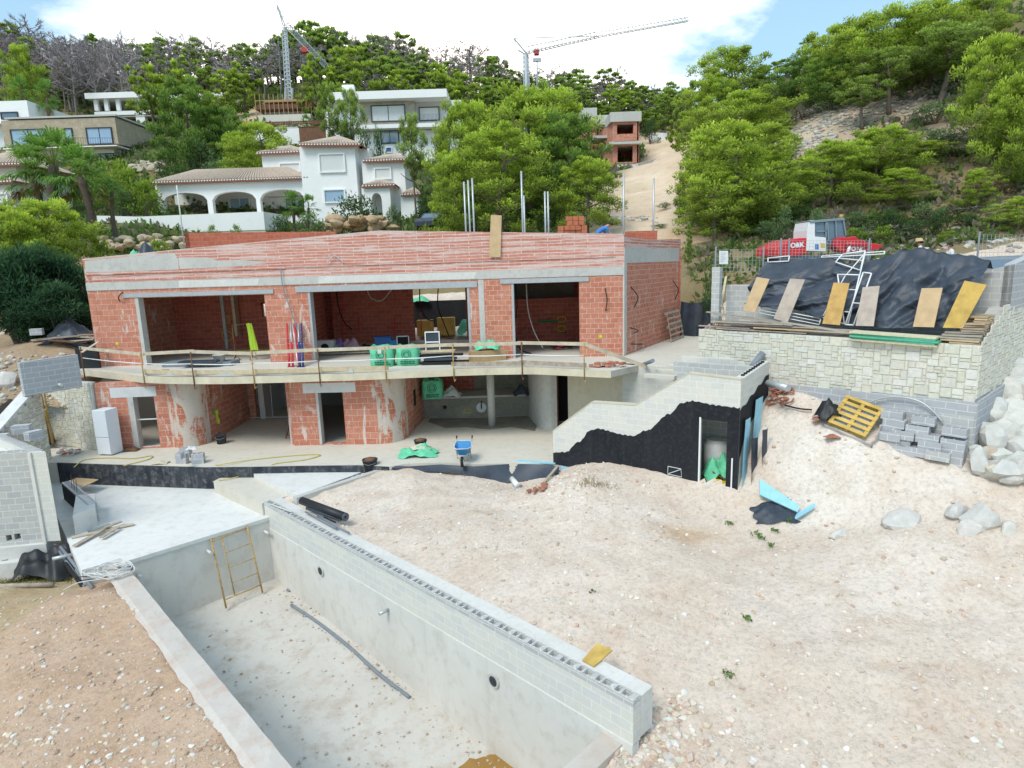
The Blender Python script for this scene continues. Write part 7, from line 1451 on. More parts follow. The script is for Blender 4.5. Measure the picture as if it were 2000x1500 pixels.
block3(bb, 1137, 1166, 210, 235, Y+8, 10, 'concrete', 'concrete_parapet', drop=0); block3(bb, 1139, 1166, 235, 330, Y+8.4, 9, 'brick', 'rear_wall', drop=2); block3(bb, 1164, 1200, 224, 244, Y+5, 8, 'concrete', 'concrete_parapet', drop=0); block3(bb, 1160, 1188, 264, 270, Y+3, 5, 'concrete', 'floor_slab', drop=0)
opening(bb, 1145, 1158, 238, 255, Y+8.38, 'rubber', 'brick')
k = M(); pl = Plane((gy(1246, 335, 100).x, 100), (gy(1312, 320, 108).x, 108)); k.wall(pl, 15, 30, .4, top=[(0, pl.at(1246, 319)[1]), (pl.L, pl.at(1311, 303)[1])]); one(k, 'retaining_wall', 'concrete', 'pale concrete retaining wall beside the dirt track by the brick building', 'wall')
k = M(); p = gy(1284, 268, 118); k.box((p.x, 118, p.z), (3.2, 1, 1.2)); one(k, 'white_trough', 'white_paint', 'white trough lying on the sand heap above the brick building', 'trough')
# ---- cranes
def lattice(k, a, b, w_, n, r=.06, up=Vector((0, 0, 1))):
    d = (b-a).normalized(); s = d.cross(up).normalized(); u = s.cross(d); C = [s*-w_/2, s*w_/2, u*w_*.9]
    for c in C: k.tube([a+c, b+c*.8], r, 4)
    for i in range(n):
        p, q = a.lerp(b, i/n), a.lerp(b, (i+1)/n)
        for j in range(3): k.tube([p+C[j], q+C[(j+1) % 3]], r*.6, 3, False); k.tube([p+C[j], p+C[(j+1) % 3]], r*.6, 3, False)
c1 = thing('tower_crane', 'grey tower crane with jib folded down to the right among the pines', 'crane', gy(566, 226, 114)); Y = 114
k = M(); lattice(k, gy(566, 226, Y), gy(555, 52, Y), 1.0, 22, .09, Vector((0, 1, 0))); k.tube([gy(566, 226, Y)+Vector((0, .3, 0)), gy(555, 52, Y)+Vector((0, .3, 0))], .3, 6); k.build('mast', 'crane_grey', c1)
k = M(); lattice(k, gy(556, 52, Y), gy(636, 134, Y), 1.0, 18, .075); k.build('jib', 'crane_grey', c1); k = M(); k.box(gy(596, 98, Y), (.9, 1, .8)); k.build('trolley', 'crane_red', c1)
k = M(); k.tube([gy(553, 50, Y), gy(541, 10, Y)], .12, 5); k.tube([gy(557, 50, Y), gy(542, 10, Y)], .12, 5); k.tube([gy(548, 32, Y), gy(556, 33, Y)], .08, 4); k.build('apex_frame', 'crane_grey', c1)
k = M(); k.tube([gy(541, 11, Y), gy(596, 92, Y)], .05, 4); k.tube([gy(541, 11, Y), gy(549, 190, Y)], .05, 4); k.build('stay_rope', 'pipe_gray', c1)
for x in (557, 570): k = M(); k.tube([gy(x, 228, Y), gy(x+1, 172, Y)], .2, 5); k.build('base_strut', 'crane_grey', c1)
k = M(); p = gy(565, 230, Y); k.box(p, (7, 4, 1.2)); k.build('ballast', 'concrete', c1)
c2 = thing('tower_crane', 'pale tower crane with long jib rising to the right against the sky', 'crane', gy(1029, 190, 112)); Y = 112
k = M(); k.tube([gy(1030, 260, Y), gy(1027, 104, Y)], .3, 6); lattice(k, gy(1030, 260, Y), gy(1027, 104, Y), 1.0, 18, .1, Vector((0, 1, 0))); k.build('mast', 'crane_grey', c2)
k = M(); lattice(k, gy(1027, 104, Y), gy(1170, 72, Y), 1.1, 18, .075); k.build('jib', 'crane_grey', c2); k = M(); lattice(k, gy(1170, 72, Y), gy(1345, 41, Y), .8, 24, .06); k.build('jib', 'crane_grey', c2, label='thinner outer half of the jib')
k = M(); k.box(gy(1048, 102, Y), (.8, 1, .8)); k.build('trolley', 'crane_red', c2)
k = M(); k.tube([gy(1028, 104, Y), gy(1004, 75, Y)], .14, 5); k.tube([gy(1026, 106, Y), gy(1012, 98, Y)], .14, 5); k.tube([gy(1012, 98, Y), gy(1004, 75, Y)], .06, 4); k.build('counter_frame', 'crane_grey', c2)
k = M(); k.tube([gy(1004, 75, Y), gy(1172, 70, Y)], .07, 4); k.tube([gy(1004, 75, Y), gy(1005, 98, Y)], .05, 4); k.build('stay_rope', 'pipe_gray', c2)
k = M(); k.tube([gy(1049, 190, 130), gy(1049, 118, 130)], .14, 6); k.box(gy(1049, 117, 130), (1.6, .5, .6)); one(k, 'lamp_post', 'crane_grey', 'distant lamp post on the ridge right of the crane mast', 'lamp post')
# ================================================================ people
def person(label, joints, radii, edges, mats, rootj, hair=True, hat=None, loc=None):
    names = list(joints); P = [V3(joints[n]) for n in names]; ix = {n: i for i, n in enumerate(names)}
    me = bpy.data.meshes.new('person'); me.from_pydata([tuple(p) for p in P], [(ix[a], ix[b]) for a, b in edges], []); o = bpy.data.objects.new('tmp', me); COL.objects.link(o)
    o.modifiers.new('s', 'SKIN'); sv = me.skin_vertices[0].data
    for n, i in ix.items(): r = radii[n]; sv[i].radius = (r, r) if not isinstance(r, tuple) else r; sv[i].use_root = n == rootj
    sb = o.modifiers.new('d', 'SUBSURF'); sb.levels = 2
    dg = bpy.context.evaluated_depsgraph_get(); m2 = bpy.data.meshes.new_from_object(o.evaluated_get(dg)); bpy.data.objects.remove(o)
    uniq = ['skin', mats['top'], mats['legs'], 'boots']; m2.materials.clear()
    for u in uniq: m2.materials.append(MATS[u])
    for f in m2.polygons:
        best = min(((f.center-(P[ix[a]].lerp(P[ix[b]], t))).length, a, b, t) for a, b in edges for t in (.15, .5, .85)); a, b, t = best[1:]
        key = a if t < .5 else b; q = 0
        if key in ('pelvis', 'kneeL', 'kneeR', 'hipL', 'hipR'): q = 2
        if key in ('ankleL', 'ankleR') : q = 2 if t < .5 else 3
        if key in ('toeL', 'toeR'): q = 3
        if key in ('chest', 'waist', 'shL', 'shR') or (key in ('elL', 'elR') and best[1] in ('shL', 'shR') and t < .8): q = 1
        f.material_index = q; f.use_smooth = True
    body = bpy.data.objects.new('person', m2); COL.objects.link(body); ORG[body.name] = Vector((0, 0, 0)); tag(body, label, 'person')
    hd = V3(joints['head']); up = (V3(joints['head'])-V3(joints['neck'])).normalized(); fw = V3(joints['face']); fw = (fw-up*fw.dot(up)).normalized()if False else Vector(FACE)
    # face details: nose, eyes, ears, mouth
    s = fw.cross(up).normalized(); k = M(); 
    k.rock(hd+fw*.115+up*.0, (.016, .022, .022), random.Random(1)); 
    for q in (-1, 1): k.rock(hd+s*q*.098, (.015, .022, .035), random.Random(2))
    k.build('nose_and_ears', 'skin', body); k = M()
    for q in (-1, 1): k.rock(hd+fw*.098+s*q*.036+up*.03, (.013, .01, .008), random.Random(3))
    k.bar(hd+fw*.1-s*.025-up*.055, hd+fw*.1+s*.025-up*.055, .012, .01); k.build('eyes_and_mouth', 'hair', body)
    k = M(); bm = bmesh.new(); bmesh.ops.create_icosphere(bm, subdivisions=3, radius=1)
    idx = {}; 
    for v in bm.verts: 
        if v.co.z > -.35 and not (v.co.y > .45 and v.co.z < .45): idx[v.index] = len(k.v); c = v.co; w_ = 1+.05*math.sin(c.x*9+c.z*7); k.v.append(tuple(hd+s*c.x*.108*w_+fw*c.y*.118*w_+up*(c.z*.128*w_+.012)))
    k.sm = True
    for f in bm.faces:
        if all(v.index in idx for v in f.verts): k._f(tuple(idx[v.index] for v in f.verts))
    bm.free(); k.build('hair', 'hair', body)
    if hat:
        k = M(); k.sm = True; c = hd+up*.07; R_ = []
        for r, z in ((.2, -.01), (.12, .0), (.115, .08), (.09, .12), (.0, .125)): R_.append([c+s*math.cos(a)*r+fw*math.sin(a)*r*1.1+up*z for a in np.linspace(0, 2*math.pi, 19)])
        k.grid(R_); k.build('straw_hat', 'straw', body)
    return body
def fingers(j, r, ed, side, w, d, curl):
    d = d.normalized(); u = d.orthogonal().normalized(); hn = 'hand'+side
    j[hn] = w+d*.08; r[hn] = (.042, .022); ed.append(('wr'+side, hn)); 
    for i in range(4):
        b = f'f{side}{i}'; L = (.075, .085, .08, .06)[i]; o = u*(i-1.5)*.021; j[b+'a'] = w+d*.12+o; j[b+'b'] = w+d*(.12+L*.6)+o+curl*.015; j[b+'c'] = w+d*(.12+L)+o+curl*.05; ed += [(hn, b+'a'), (b+'a', b+'b'), (b+'b', b+'c')]
        for q in 'abc': r[b+q] = .009
    b = f't{side}'; j[b+'a'] = w+d*.05-u*.045; j[b+'b'] = w+d*.1-u*.065; ed += [(hn, b+'a'), (b+'a', b+'b')]; r[b+'a'] = r[b+'b'] = .011
EDG = [('pelvis', 'waist'), ('waist', 'chest'), ('chest', 'neck'), ('neck', 'head'), ('head', 'crown'), ('chest', 'shL'), ('shL', 'elL'), ('elL', 'wrL'), ('chest', 'shR'), ('shR', 'elR'), ('elR', 'wrR'), ('pelvis', 'hipL'), ('hipL', 'kneeL'), ('kneeL', 'ankleL'), ('ankleL', 'toeL'), ('pelvis', 'hipR'), ('hipR', 'kneeR'), ('kneeR', 'ankleR'), ('ankleR', 'toeR')]
RAD = dict(pelvis=(.16, .12), waist=(.145, .11), chest=(.17, .125), neck=.058, head=.098, crown=.07, shL=.075, shR=.075, elL=.045, elR=.045, wrL=.03, wrR=.03, hipL=.1, hipR=.1, kneeL=.062, kneeR=.062, ankleL=.043, ankleR=.043, toeL=.035, toeR=.035, face=.01)
def make(label, loc, rz, pose, mats, hat=None):
    global FACE
    R_ = Matrix.Rotation(rz, 3, 'Z'); g = lambda p: V3(loc)+R_ @ Vector(p)
    if pose == 'stand':
        J = dict(pelvis=(0, 0, .93), waist=(0, 0, 1.1), chest=(0, .01, 1.34), neck=(0, .0, 1.49), head=(0, .03, 1.6), crown=(0, .02, 1.68), shL=(-.19, 0, 1.4), elL=(-.24, -.02, 1.12), wrL=(-.22, .1, .9), shR=(.19, 0, 1.4), elR=(.25, -.02, 1.12), wrR=(.22, .12, .92), hipL=(-.1, 0, .86), kneeL=(-.11, .02, .48), ankleL=(-.11, -.02, .08), toeL=(-.12, .15, .03), hipR=(.1, 0, .86), kneeR=(.11, .03, .48), ankleR=(.11, -.01, .08), toeR=(.13, .16, .03)); FACE = R_ @ Vector((0, 1, -.05)); fd = ((0, .3, -1), (0, .3, -1))
    else:      # bending forward over the wall top, facing +Y local
        J = dict(pelvis=(0, -.1, .9), waist=(0, .05, 1.04), chest=(0, .3, 1.2), neck=(0, .45, 1.27), head=(0, .56, 1.32), crown=(0, .62, 1.36), shL=(-.19, .34, 1.18), elL=(-.23, .48, .92), wrL=(-.18, .68, .78), shR=(.19, .34, 1.18), elR=(.24, .5, .94), wrR=(.2, .72, .84), hipL=(-.1, -.1, .84), kneeL=(-.12, .02, .46), ankleL=(-.12, -.12, .08), toeL=(-.13, .06, .03), hipR=(.1, -.1, .84), kneeR=(.14, .1, .46), ankleR=(.14, .02, .08), toeR=(.16, .2, .03)); FACE = (R_ @ Vector((0, .75, -.65))).normalized(); fd = ((.1, .6, -.7), (-.1, .6, -.7))
    J = {k: g(p) for k, p in J.items()}; ed = list(EDG); r = dict(RAD)
    for sd, d in (('L', fd[0]), ('R', fd[1])): fingers(J, r, ed, sd, J['wr'+sd], R_ @ Vector(d), R_ @ Vector((0, .6, -.3)))
    J['face'] = J['head']+FACE*.1; j2 = {k: v for k, v in J.items() if k != 'face'}
    global _J; jj = dict(j2); 
    class _D(dict): pass
    jd = _D(jj); o = person_build(label, jd, r, ed, mats, hat); return o
def person_build(label, J, r, ed, mats, hat):
    J2 = dict(J); J2['face'] = J['head']
    names = [n for n in J2 if n != 'face']; JJ = {n: J2[n] for n in names}; JJ_full = JJ
    class W(dict):
        def __getitem__(s, k): return dict.__getitem__(s, k) if k != 'face' else dict.__getitem__(s, 'head')
    return person(label, W(JJ), r, ed, mats, 'pelvis', True, hat)
p = gy(1178, 446, 27.9); make('man in a blue t-shirt bending over work on the villa roof', (p.x-.25, p.y, RT2), -1.35, 'bend', dict(top='shirt_blue', legs='trousers'))
p = gy(1797, 490, 25.6); make('person in a straw hat standing behind the black tarpaulin', (p.x, p.y, gy(1797, 467, 25.6).z-1.74), .9, 'stand', dict(top='shirt_white', legs='trousers'), 'straw')
p = gy(1856, 490, 24.6); make('dark haired person in a white top standing behind the tarpaulin', (p.x, p.y, gy(1856, 473, 24.6).z-1.74), 1.3, 'stand', dict(top='shirt_white', legs='trousers'))
# ================================================================ vegetation
NR = np.random.RandomState(17)
def quadmesh(name, V, C, mat='leaf'):
    n, k = V.shape[:2]; me = bpy.data.meshes.new(name); me.vertices.add(n*k); me.vertices.foreach_set('co', V.reshape(-1).astype(np.float32)); me.loops.add(n*k); me.loops.foreach_set('vertex_index', np.arange(n*k, dtype=np.int32))
    me.polygons.add(n); me.polygons.foreach_set('loop_start', np.arange(0, n*k, k, dtype=np.int32)); me.polygons.foreach_set('loop_total', np.full(n, k, np.int32)); me.update(calc_edges=True)
    at = me.color_attributes.new('Col', 'FLOAT_COLOR', 'CORNER'); c = np.ones((n, k, 4), np.float32); c[:, :, :3] = C[:, None, :]; at.data.foreach_set('color', c.ravel()); me.materials.append(MATS[mat]); return me
def leaves(P, size, asp=.35, up=.3, dirs=None):
    n = len(P); d = NR.normal(size=(n, 3)) if dirs is None else dirs+NR.normal(size=(n, 3))*.45; d[:, 2] += up; d /= np.linalg.norm(d, axis=1)[:, None]; e = np.cross(d, NR.normal(size=(n, 3))); e /= np.linalg.norm(e, axis=1)[:, None]+1e-9
    s = size*(.6+.8*NR.rand(n))[:, None]; a = d*s; b = e*s*asp; return np.stack([P-a*.5, P+b*.5, P+a*.5, P-b*.5], 1)
def crown_pts(clumps, per):      # clumps (n,4): xyz r
    n = len(clumps); d = NR.normal(size=(n, per, 3)); d /= np.linalg.norm(d, axis=2)[..., None]; r = NR.rand(n, per, 1)**.45; P = clumps[:, None, :3]+d*r*clumps[:, None, 3:4]*np.array((1, 1, .72)); return P.reshape(-1, 3), (d*r).reshape(-1, 3)
def shade(P, d, base, tip, dark):  # paints light and shade into leaves: upper and outer lighter, inner and lower darker
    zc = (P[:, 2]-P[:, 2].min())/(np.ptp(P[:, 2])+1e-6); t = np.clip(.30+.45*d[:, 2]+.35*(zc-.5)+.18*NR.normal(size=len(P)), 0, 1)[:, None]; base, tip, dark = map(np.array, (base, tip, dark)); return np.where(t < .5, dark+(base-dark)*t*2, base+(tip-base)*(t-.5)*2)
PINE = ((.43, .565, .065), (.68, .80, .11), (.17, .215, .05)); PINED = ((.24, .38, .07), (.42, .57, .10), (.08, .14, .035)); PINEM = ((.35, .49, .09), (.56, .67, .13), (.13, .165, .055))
def trunk_mesh(m, h, r, lean=(0, 0), limbs=6, R=rnd, spread=1.5, z0=.35):
    P = [Vector((lean[0]*t*t+.12*math.sin(t*5+lean[1]), lean[1]*t*t+.1*math.sin(t*4), h*t)) for t in np.linspace(0, 1, 7)]; m.tube([P[0]-Vector((0, 0, .6))]+P, [r*1.25]+[r*(1.15-.85*t) for t in np.linspace(0, 1, 7)], 7)
    ends = []
    for i in range(limbs):
        t = z0+(1-z0)*(i+.5)/limbs*.95; b = P[min(5, int(t*6))].lerp(P[min(6, int(t*6)+1)], t*6-int(t*6)); a = i*2.4+R.uniform(-.4, .4); L = spread*(1.1-.6*t)*R.uniform(.8, 1.2); e = b+Vector((math.cos(a)*L, math.sin(a)*L, L*R.uniform(.2, .55))); m.tube([b, b.lerp(e, .5)+Vector((0, 0, -.05*L)), e], [r*.45, r*.3, r*.12], 5); ends.append(e)
    return ends
def pine(name, h, w, nc, per, size, cols, seed, shape='round', z0=.25, gap=.0, asp=.32):
    global NR; NR = np.random.RandomState(seed); R = random.Random(seed); root = thing('pine_tree', 'pine', 'tree', (0, 0, 0)); m = M(); ends = trunk_mesh(m, h*.86, .035*h**.75, (R.uniform(-.5, .5), R.uniform(-.4, .4)), 9, R, w*.42, z0); m.build('trunk', 'trunk', root, local=True)
    cl = []
    while len(cl) < nc:
        z = R.uniform(z0, 1); 
        prof = {'round': math.sqrt(max(0, 1-((z-.52)/.5)**2)), 'cone': (1-z)**.6*1.05*min(1, (z-z0+.12)*5), 'umb': min(1, (z-z0)*4)*math.sqrt(max(0, 1-(max(0, z-.6)/.42)**2)), 'dome': math.sqrt(max(0, 1-(max(0, z-.3)/.72)**2))}[shape]
        a = R.uniform(0, 6.28); lob = 1+.22*math.sin(a*3+seed+z*5)+.15*math.sin(a*5+z*9); rr = (R.random()**.42)*prof*w/2*lob
        if R.random() < gap: continue
        cl.append((math.cos(a)*rr, math.sin(a)*rr, z*h+R.uniform(-.1, .1), R.uniform(.075, .14)*w*(.75+.45*(1-z))))
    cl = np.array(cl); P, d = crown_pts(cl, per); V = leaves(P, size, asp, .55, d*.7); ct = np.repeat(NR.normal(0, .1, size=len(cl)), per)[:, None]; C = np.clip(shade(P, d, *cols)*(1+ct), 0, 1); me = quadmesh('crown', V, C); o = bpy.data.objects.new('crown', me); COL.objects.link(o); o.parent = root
    reg(root); root['_wh'] = (w, h); return root
def deadtree(h, w, seed, col=(.40, .345, .345), n1=16, gw=1.0):
    R = random.Random(seed); root = thing('burnt_tree', 'dead', 'tree', (0, 0, 0)); m = M(); ends = trunk_mesh(m, h*.92, .02*h, (R.uniform(-.4, .4), R.uniform(-.3, .3)), n1, R, w*.42, .3); m.build('trunk', 'trunk_grey', root, local=True)
    tw = []; cs = []
    def rec(p, d, L, depth):
        e = p+d*L; tw.append((p, e, .012*h*.16*(3.2-depth)*gw)); cs.append(depth)
        if depth >= 3: return
        for i in range(4 if depth < 2 else 5): q = p.lerp(e, R.uniform(.3, 1)); v = (d+Vector((R.gauss(0, .55), R.gauss(0, .55), R.gauss(.12, .4)))).normalized(); rec(q, v, L*R.uniform(.45, .75), depth+1)
    for e in ends:
        for _ in range(2): rec(e*.75+Vector((0, 0, e.z*.25)), (Vector((e.x, e.y, 0)).normalized()+Vector((R.gauss(0, .4), R.gauss(0, .4), .5))).normalized(), w*.16, 0)
    V = []; C = []
    for (a, b, r), dp in zip(tw, cs):
        s = (b-a).cross(Vector((R.gauss(0, 1), R.gauss(0, 1), R.gauss(0, 1)))).normalized()*r; V.append([a-s, a+s, b+s*.5, b-s*.5]); C.append(jit(col, .25, R))
    me = quadmesh('branches', np.array(V), np.array(C), 'twig'); o = bpy.data.objects.new('branches', me); COL.objects.link(o); o.parent = root; reg(root); root['_wh'] = (w, h); return root
def bush(name, lab, cols, seed, per=60, nc=26, size=.11, w=2., h=1.5, asp=.45, mat='leaf'):
    global NR; NR = np.random.RandomState(seed); R = random.Random(seed); root = thing(name, lab, 'shrub', (0, 0, 0)); m = M()
    for i in range(5): a = i*1.3; m.tube([(0, 0, -.2), (math.cos(a)*w*.12, math.sin(a)*w*.12, h*.3), (math.cos(a)*w*.28, math.sin(a)*w*.28, h*.7)], [.04, .03, .01], 5)
    m.build('stem', 'trunk', root, local=True); cl = []
    for i in range(nc): a = R.uniform(0, 6.28); z = R.random(); rr = R.random()**.5*w/2*math.sqrt(max(.1, 1-z*z))*(1+.2*math.sin(3*a)); cl.append((math.cos(a)*rr, math.sin(a)*rr, z*h*.85+.1, R.uniform(.13, .24)*w))
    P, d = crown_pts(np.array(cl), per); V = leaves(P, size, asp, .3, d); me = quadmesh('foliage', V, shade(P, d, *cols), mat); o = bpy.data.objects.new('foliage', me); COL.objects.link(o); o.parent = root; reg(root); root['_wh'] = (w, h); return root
def palm(h, rad, seed, nf=26, fan=True, cols=((.14, .30, .05), (.27, .46, .09))):
    R = random.Random(seed); root = thing('fan_palm', 'palm', 'palm tree', (0, 0, 0)); m = M(); N = 10; P = [Vector((.15*math.sin(i*.3), .1*math.sin(i*.4), h*i/N)) for i in range(N+1)]; m.tube([P[0]-Vector((0, 0, .6))]+P, [.2]+[.17+.03*(i % 2)-.004*i for i in range(N+1)], 9); m.build('trunk', 'trunk', root, local=True)
    V = []; C = []
    def blade(a, b, c, w_, col):
        s = (b-a).cross(Vector((0, 0, 1))); s = s.normalized()*w_ if s.length > 1e-5 else Vector((w_, 0, 0)); V.append([a-s*.5, a+s*.5, b+s, b-s]); C.append(col); V.append([b-s, b+s, c+s*.1, c-s*.1]); C.append(col)
    for i in range(nf):
        az = i*2.399; el = math.radians(R.uniform(-50, 80)) if i > 5 else math.radians(R.uniform(50, 85)); d = Vector((math.cos(az)*math.cos(el), math.sin(az)*math.cos(el), math.sin(el))); o = P[-1]; L = rad*R.uniform(.45, .6); hub = o+d*L-Vector((0, 0, .06*L)); col = jit(lerp3(cols[0], cols[1], max(0, math.sin(el)*.7+.3)), .2, R); dead = el < -.72
        if dead: col = jit((.26, .19, .09), .2, R)
        blade(o, o.lerp(hub, .5), hub, .02, jit((.2, .22, .05), .1, R))
        s = d.cross(Vector((0, 0, 1))); s = s.normalized() if s.length > 1e-4 else Vector((1, 0, 0)); u = s.cross(d)
        for j in range(15): f = (j/14-.5)*2.6; v = (d*math.cos(f)+s*math.sin(f)+u*R.uniform(-.15, .15)).normalized(); l = rad*.55*(1-.18*abs(f))*R.uniform(.9, 1.1); mid = hub+v*l*.6; blade(hub, mid, mid+(v*.7-Vector((0, 0, .55)))*l*.45, .035*rad*.6, jit(col, .12, R))
    me = quadmesh('fronds', np.array(V), np.array(C)); ob = bpy.data.objects.new('fronds', me); COL.objects.link(ob); ob.parent = root; reg(root); root['_wh'] = (rad*2, h+rad*.6); return root
def lerp3(a, b, t): return tuple(x+(y-x)*t for x, y in zip(a, b))
USED = set()
def plant(proto, px, yt, Y, wpx, lab, group=None, rz=None, name=None, yb=None, cat=None):
    w_, h_ = proto['_wh']; t = gy(px, yt, Y); g = h1(t.x, Y) if yb is None else gy(px, yb, Y).z; dep = (Vector((t.x, Y, t.z-CAMZ))).dot(FW); sw = wpx*dep/F_PX/w_; sh = max(.15, (t.z-g)/h_)
    o = dup(proto, (t.x, Y, g), rnd.uniform(0, 6.28) if rz is None else rz, (sw, sw, sh), lab, group)
    for k in ('_wh',):
        if k in o: del o[k]
    if group is None and 'group' in o: del o['group']
    if cat: o['category'] = cat
    if name: o.name = name
    return o
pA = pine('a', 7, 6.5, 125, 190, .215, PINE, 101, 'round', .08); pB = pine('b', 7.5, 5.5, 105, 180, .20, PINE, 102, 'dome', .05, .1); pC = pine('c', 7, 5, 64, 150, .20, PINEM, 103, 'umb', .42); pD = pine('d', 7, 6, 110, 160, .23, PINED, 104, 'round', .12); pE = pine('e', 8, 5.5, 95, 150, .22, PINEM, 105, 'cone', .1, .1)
fA = pine('f', 8, 5.5, 52, 80, .38, PINEM, 106, 'round', .2, asp=.42); fB = pine('g', 9, 5, 46, 76, .38, PINEM, 107, 'umb', .35, asp=.42); fC = pine('h', 8, 5, 50, 80, .36, PINE, 108, 'round', .15, asp=.42)
dA = deadtree(9, 6.5, 111, gw=1.6); dB = deadtree(8, 6, 112, (.43, .36, .36), gw=1.6); dC = deadtree(9, 7, 113, (.36, .315, .325), 20, 1.7)
bA = bush('shrub', 'x', ((.08, .15, .04), (.16, .27, .06), (.03, .06, .02)), 121); bB = bush('shrub', 'x', ((.27, .40, .04), (.46, .57, .07), (.11, .17, .03)), 122, size=.12); bC = bush('shrub', 'x', ((.28, .25, .21), (.40, .36, .31), (.14, .12, .10)), 123, 50, 24, .22, asp=.09, mat='twig'); bD = bush('oleander_hedge', 'x', ((.05, .125, .055), (.11, .22, .09), (.02, .05, .025)), 124, 170, 46, .20, 3, 2.6, .22); bE = bush('shrub', 'x', ((.17, .27, .10), (.30, .41, .16), (.07, .11, .05)), 125); bF = bush('dry_brush', 'x', ((.28, .16, .09), (.36, .24, .15), (.12, .08, .05)), 126, 50, 20, .2, asp=.1, mat='twig')
pm1 = palm(3.2, 1.6, 131, 30); pm2 = palm(5, 1.5, 132, 24, cols=((.15, .27, .06), (.27, .40, .11)))
protos = [pA, pB, pC, pD, pE, fA, fB, fC, dA, dB, dC, bA, bB, bC, bD, bE, bF, pm1, pm2]
# --- single trees
for pr, px, yt, Y, w_, lab in (
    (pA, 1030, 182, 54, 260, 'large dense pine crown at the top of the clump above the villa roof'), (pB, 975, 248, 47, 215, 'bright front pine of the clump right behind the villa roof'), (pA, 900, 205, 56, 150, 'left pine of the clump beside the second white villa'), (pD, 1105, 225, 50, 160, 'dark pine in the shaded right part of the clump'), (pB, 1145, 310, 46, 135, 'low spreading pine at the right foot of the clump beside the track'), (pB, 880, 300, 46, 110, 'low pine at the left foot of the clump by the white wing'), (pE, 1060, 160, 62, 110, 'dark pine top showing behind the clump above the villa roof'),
    (pA, 1440, 246, 44, 245, 'big bright pine right of the dirt track'), (pB, 1400, 330, 42, 150, 'lower left part tree beside the big bright pine'), (pB, 1510, 300, 43.5, 120, 'narrow pine on the right flank of the big bright pine'),
    (pB, 1625, 278, 45, 150, 'slim bright pine behind the excavator'), (pA, 1720, 252, 46, 150, 'bright pine with tall top behind the excavator to the right'), (pB, 1760, 330, 43, 120, 'low bright pine right of the pair behind the excavator'),
    (pA, 1430, 98, 78, 160, 'tall pine on the skyline left of the scree'), (pB, 1390, 150, 74, 120, 'pine left of the tall skyline pine above the track'), (pE, 1490, 130, 76, 90, 'narrow pine right of the tall skyline pine'), (pD, 1560, 112, 72, 90, 'dark pine on the skyline at the head of the scree'), (pA, 1450, 180, 66, 190, 'pine on the slope below the tall skyline pine'),
    (pA, 1640, 50, 68, 150, 'bright pine on the skyline above the scree'), (pA, 1720, 28, 62, 190, 'largest bright pine over the scree slope'), (pC, 1745, 95, 58, 140, 'spreading pine with bare trunks on the scree'), (pC, 1690, 150, 57, 110, 'low branching pine at the edge of the scree'), (pD, 1630, 110, 64, 120, 'dark pine on the left edge of the scree'), (pA, 1830, 5, 60, 180, 'bright pine with dark underside at the upper right'), (pC, 1850, 55, 56, 190, 'umbrella shaped pine leaning over the upper right slope'), (pB, 1920, -20, 62, 120, 'pine cut by the top edge at the upper right'), (pA, 1965, 75, 44, 170, 'yellow green pine at the right edge over the slope'), (pA, 2010, 150, 41, 150, 'yellow green pine cut by the right edge'), (pB, 1995, 385, 36, 110, 'small yellow green pine low at the right edge'), (pB, 1915, 330, 40, 70, 'small pine among dry brush at the right'),
    (pB, 1580, 305, 49, 110, 'pine filling the slope below the scree left'), (pA, 1690, 300, 48, 120, 'pine on the slope between the two bright pines'), (pB, 1815, 300, 47, 100, 'pine above the small bright bush on the right'), (pE, 1345, 300, 52, 80, 'pine on the right verge of the track'), (pA, 1500, 245, 57, 110, 'pine above the big bright pine'), (pD, 350, 158, 80, 130, 'dark dense pine between the stone villa and the white villa'), (pD, 425, 210, 82, 120, 'very dark round tree right of the dense pine by the white villa'), (pC, 640, 165, 78, 62, 'left one of two round pines on bare trunks before the second white villa'), (pC, 678, 178, 77, 62, 'right one of two round pines on bare trunks before the second white villa'), (pC, 803, 226, 62, 66, 'slim dark pine beside the side wing of the white villa'), (pA, 510, 243, 73, 145, 'wide low pine above the roof of the white villa'), (pA, 470, 262, 76, 90, 'round pine left of the wide low pine above the white villa'),
    (pA, 30, 90, 112, 75, 'lone bright pine at the far left below the burnt wood'), (pA, 75, 395, 38, 190, 'bright feathery tree before the palms at the left'), (pB, 20, 410, 36, 140, 'bright feathery tree cut by the left edge'), (pE, 1345, 436, 38, 22, 'thin dark cypress beside the end wall of the villa')):
    plant(pr, px, yt, Y, w_, lab, yb=(520 if 1340 < px < 1350 else None))
for px, yt, Y, w_, lab in ((708, 236, 70, 34, 'left one of two dark bushy trees before the second white villa'), (737, 239, 70, 32, 'right one of two dark bushy trees before the second white villa')): plant(bA, px, yt, Y, w_, lab, name='bushy_tree', cat='tree')
# --- palms
for pr, px, yt, Y, w_, lab in ((pm1, 95, 270, 49, 190, 'large fan palm with full head at the left'), (pm1, 150, 300, 48, 150, 'fan palm right of the largest palm, in front of the bamboo'), (pm1, 55, 300, 51, 130, 'fan palm half hidden left of the largest palm'), (pm2, 215, 355, 50, 75, 'slender palm with leaning trunk before the white terrace wall'), (pm1, 36, 157, 104, 52, 'left one of the two palms on the hill by the far white house'), (pm1, 86, 163, 103, 52, 'right one of the two palms on the hill by the far white house'), (pm1, 568, 380, 57, 60, 'low cycad like palm in the villa garden left of the clipped hedge'), (pm1, 600, 386, 57.5, 50, 'low cycad like palm in the villa garden next to the hedge'), (pm1, 480, 225, 98, 30, 'small palm by the brown slatted fence'), (pm1, 598, 228, 96.5, 30, 'small palm right of the crane by the slatted fence')): plant(pr, px, yt, Y, w_, lab)
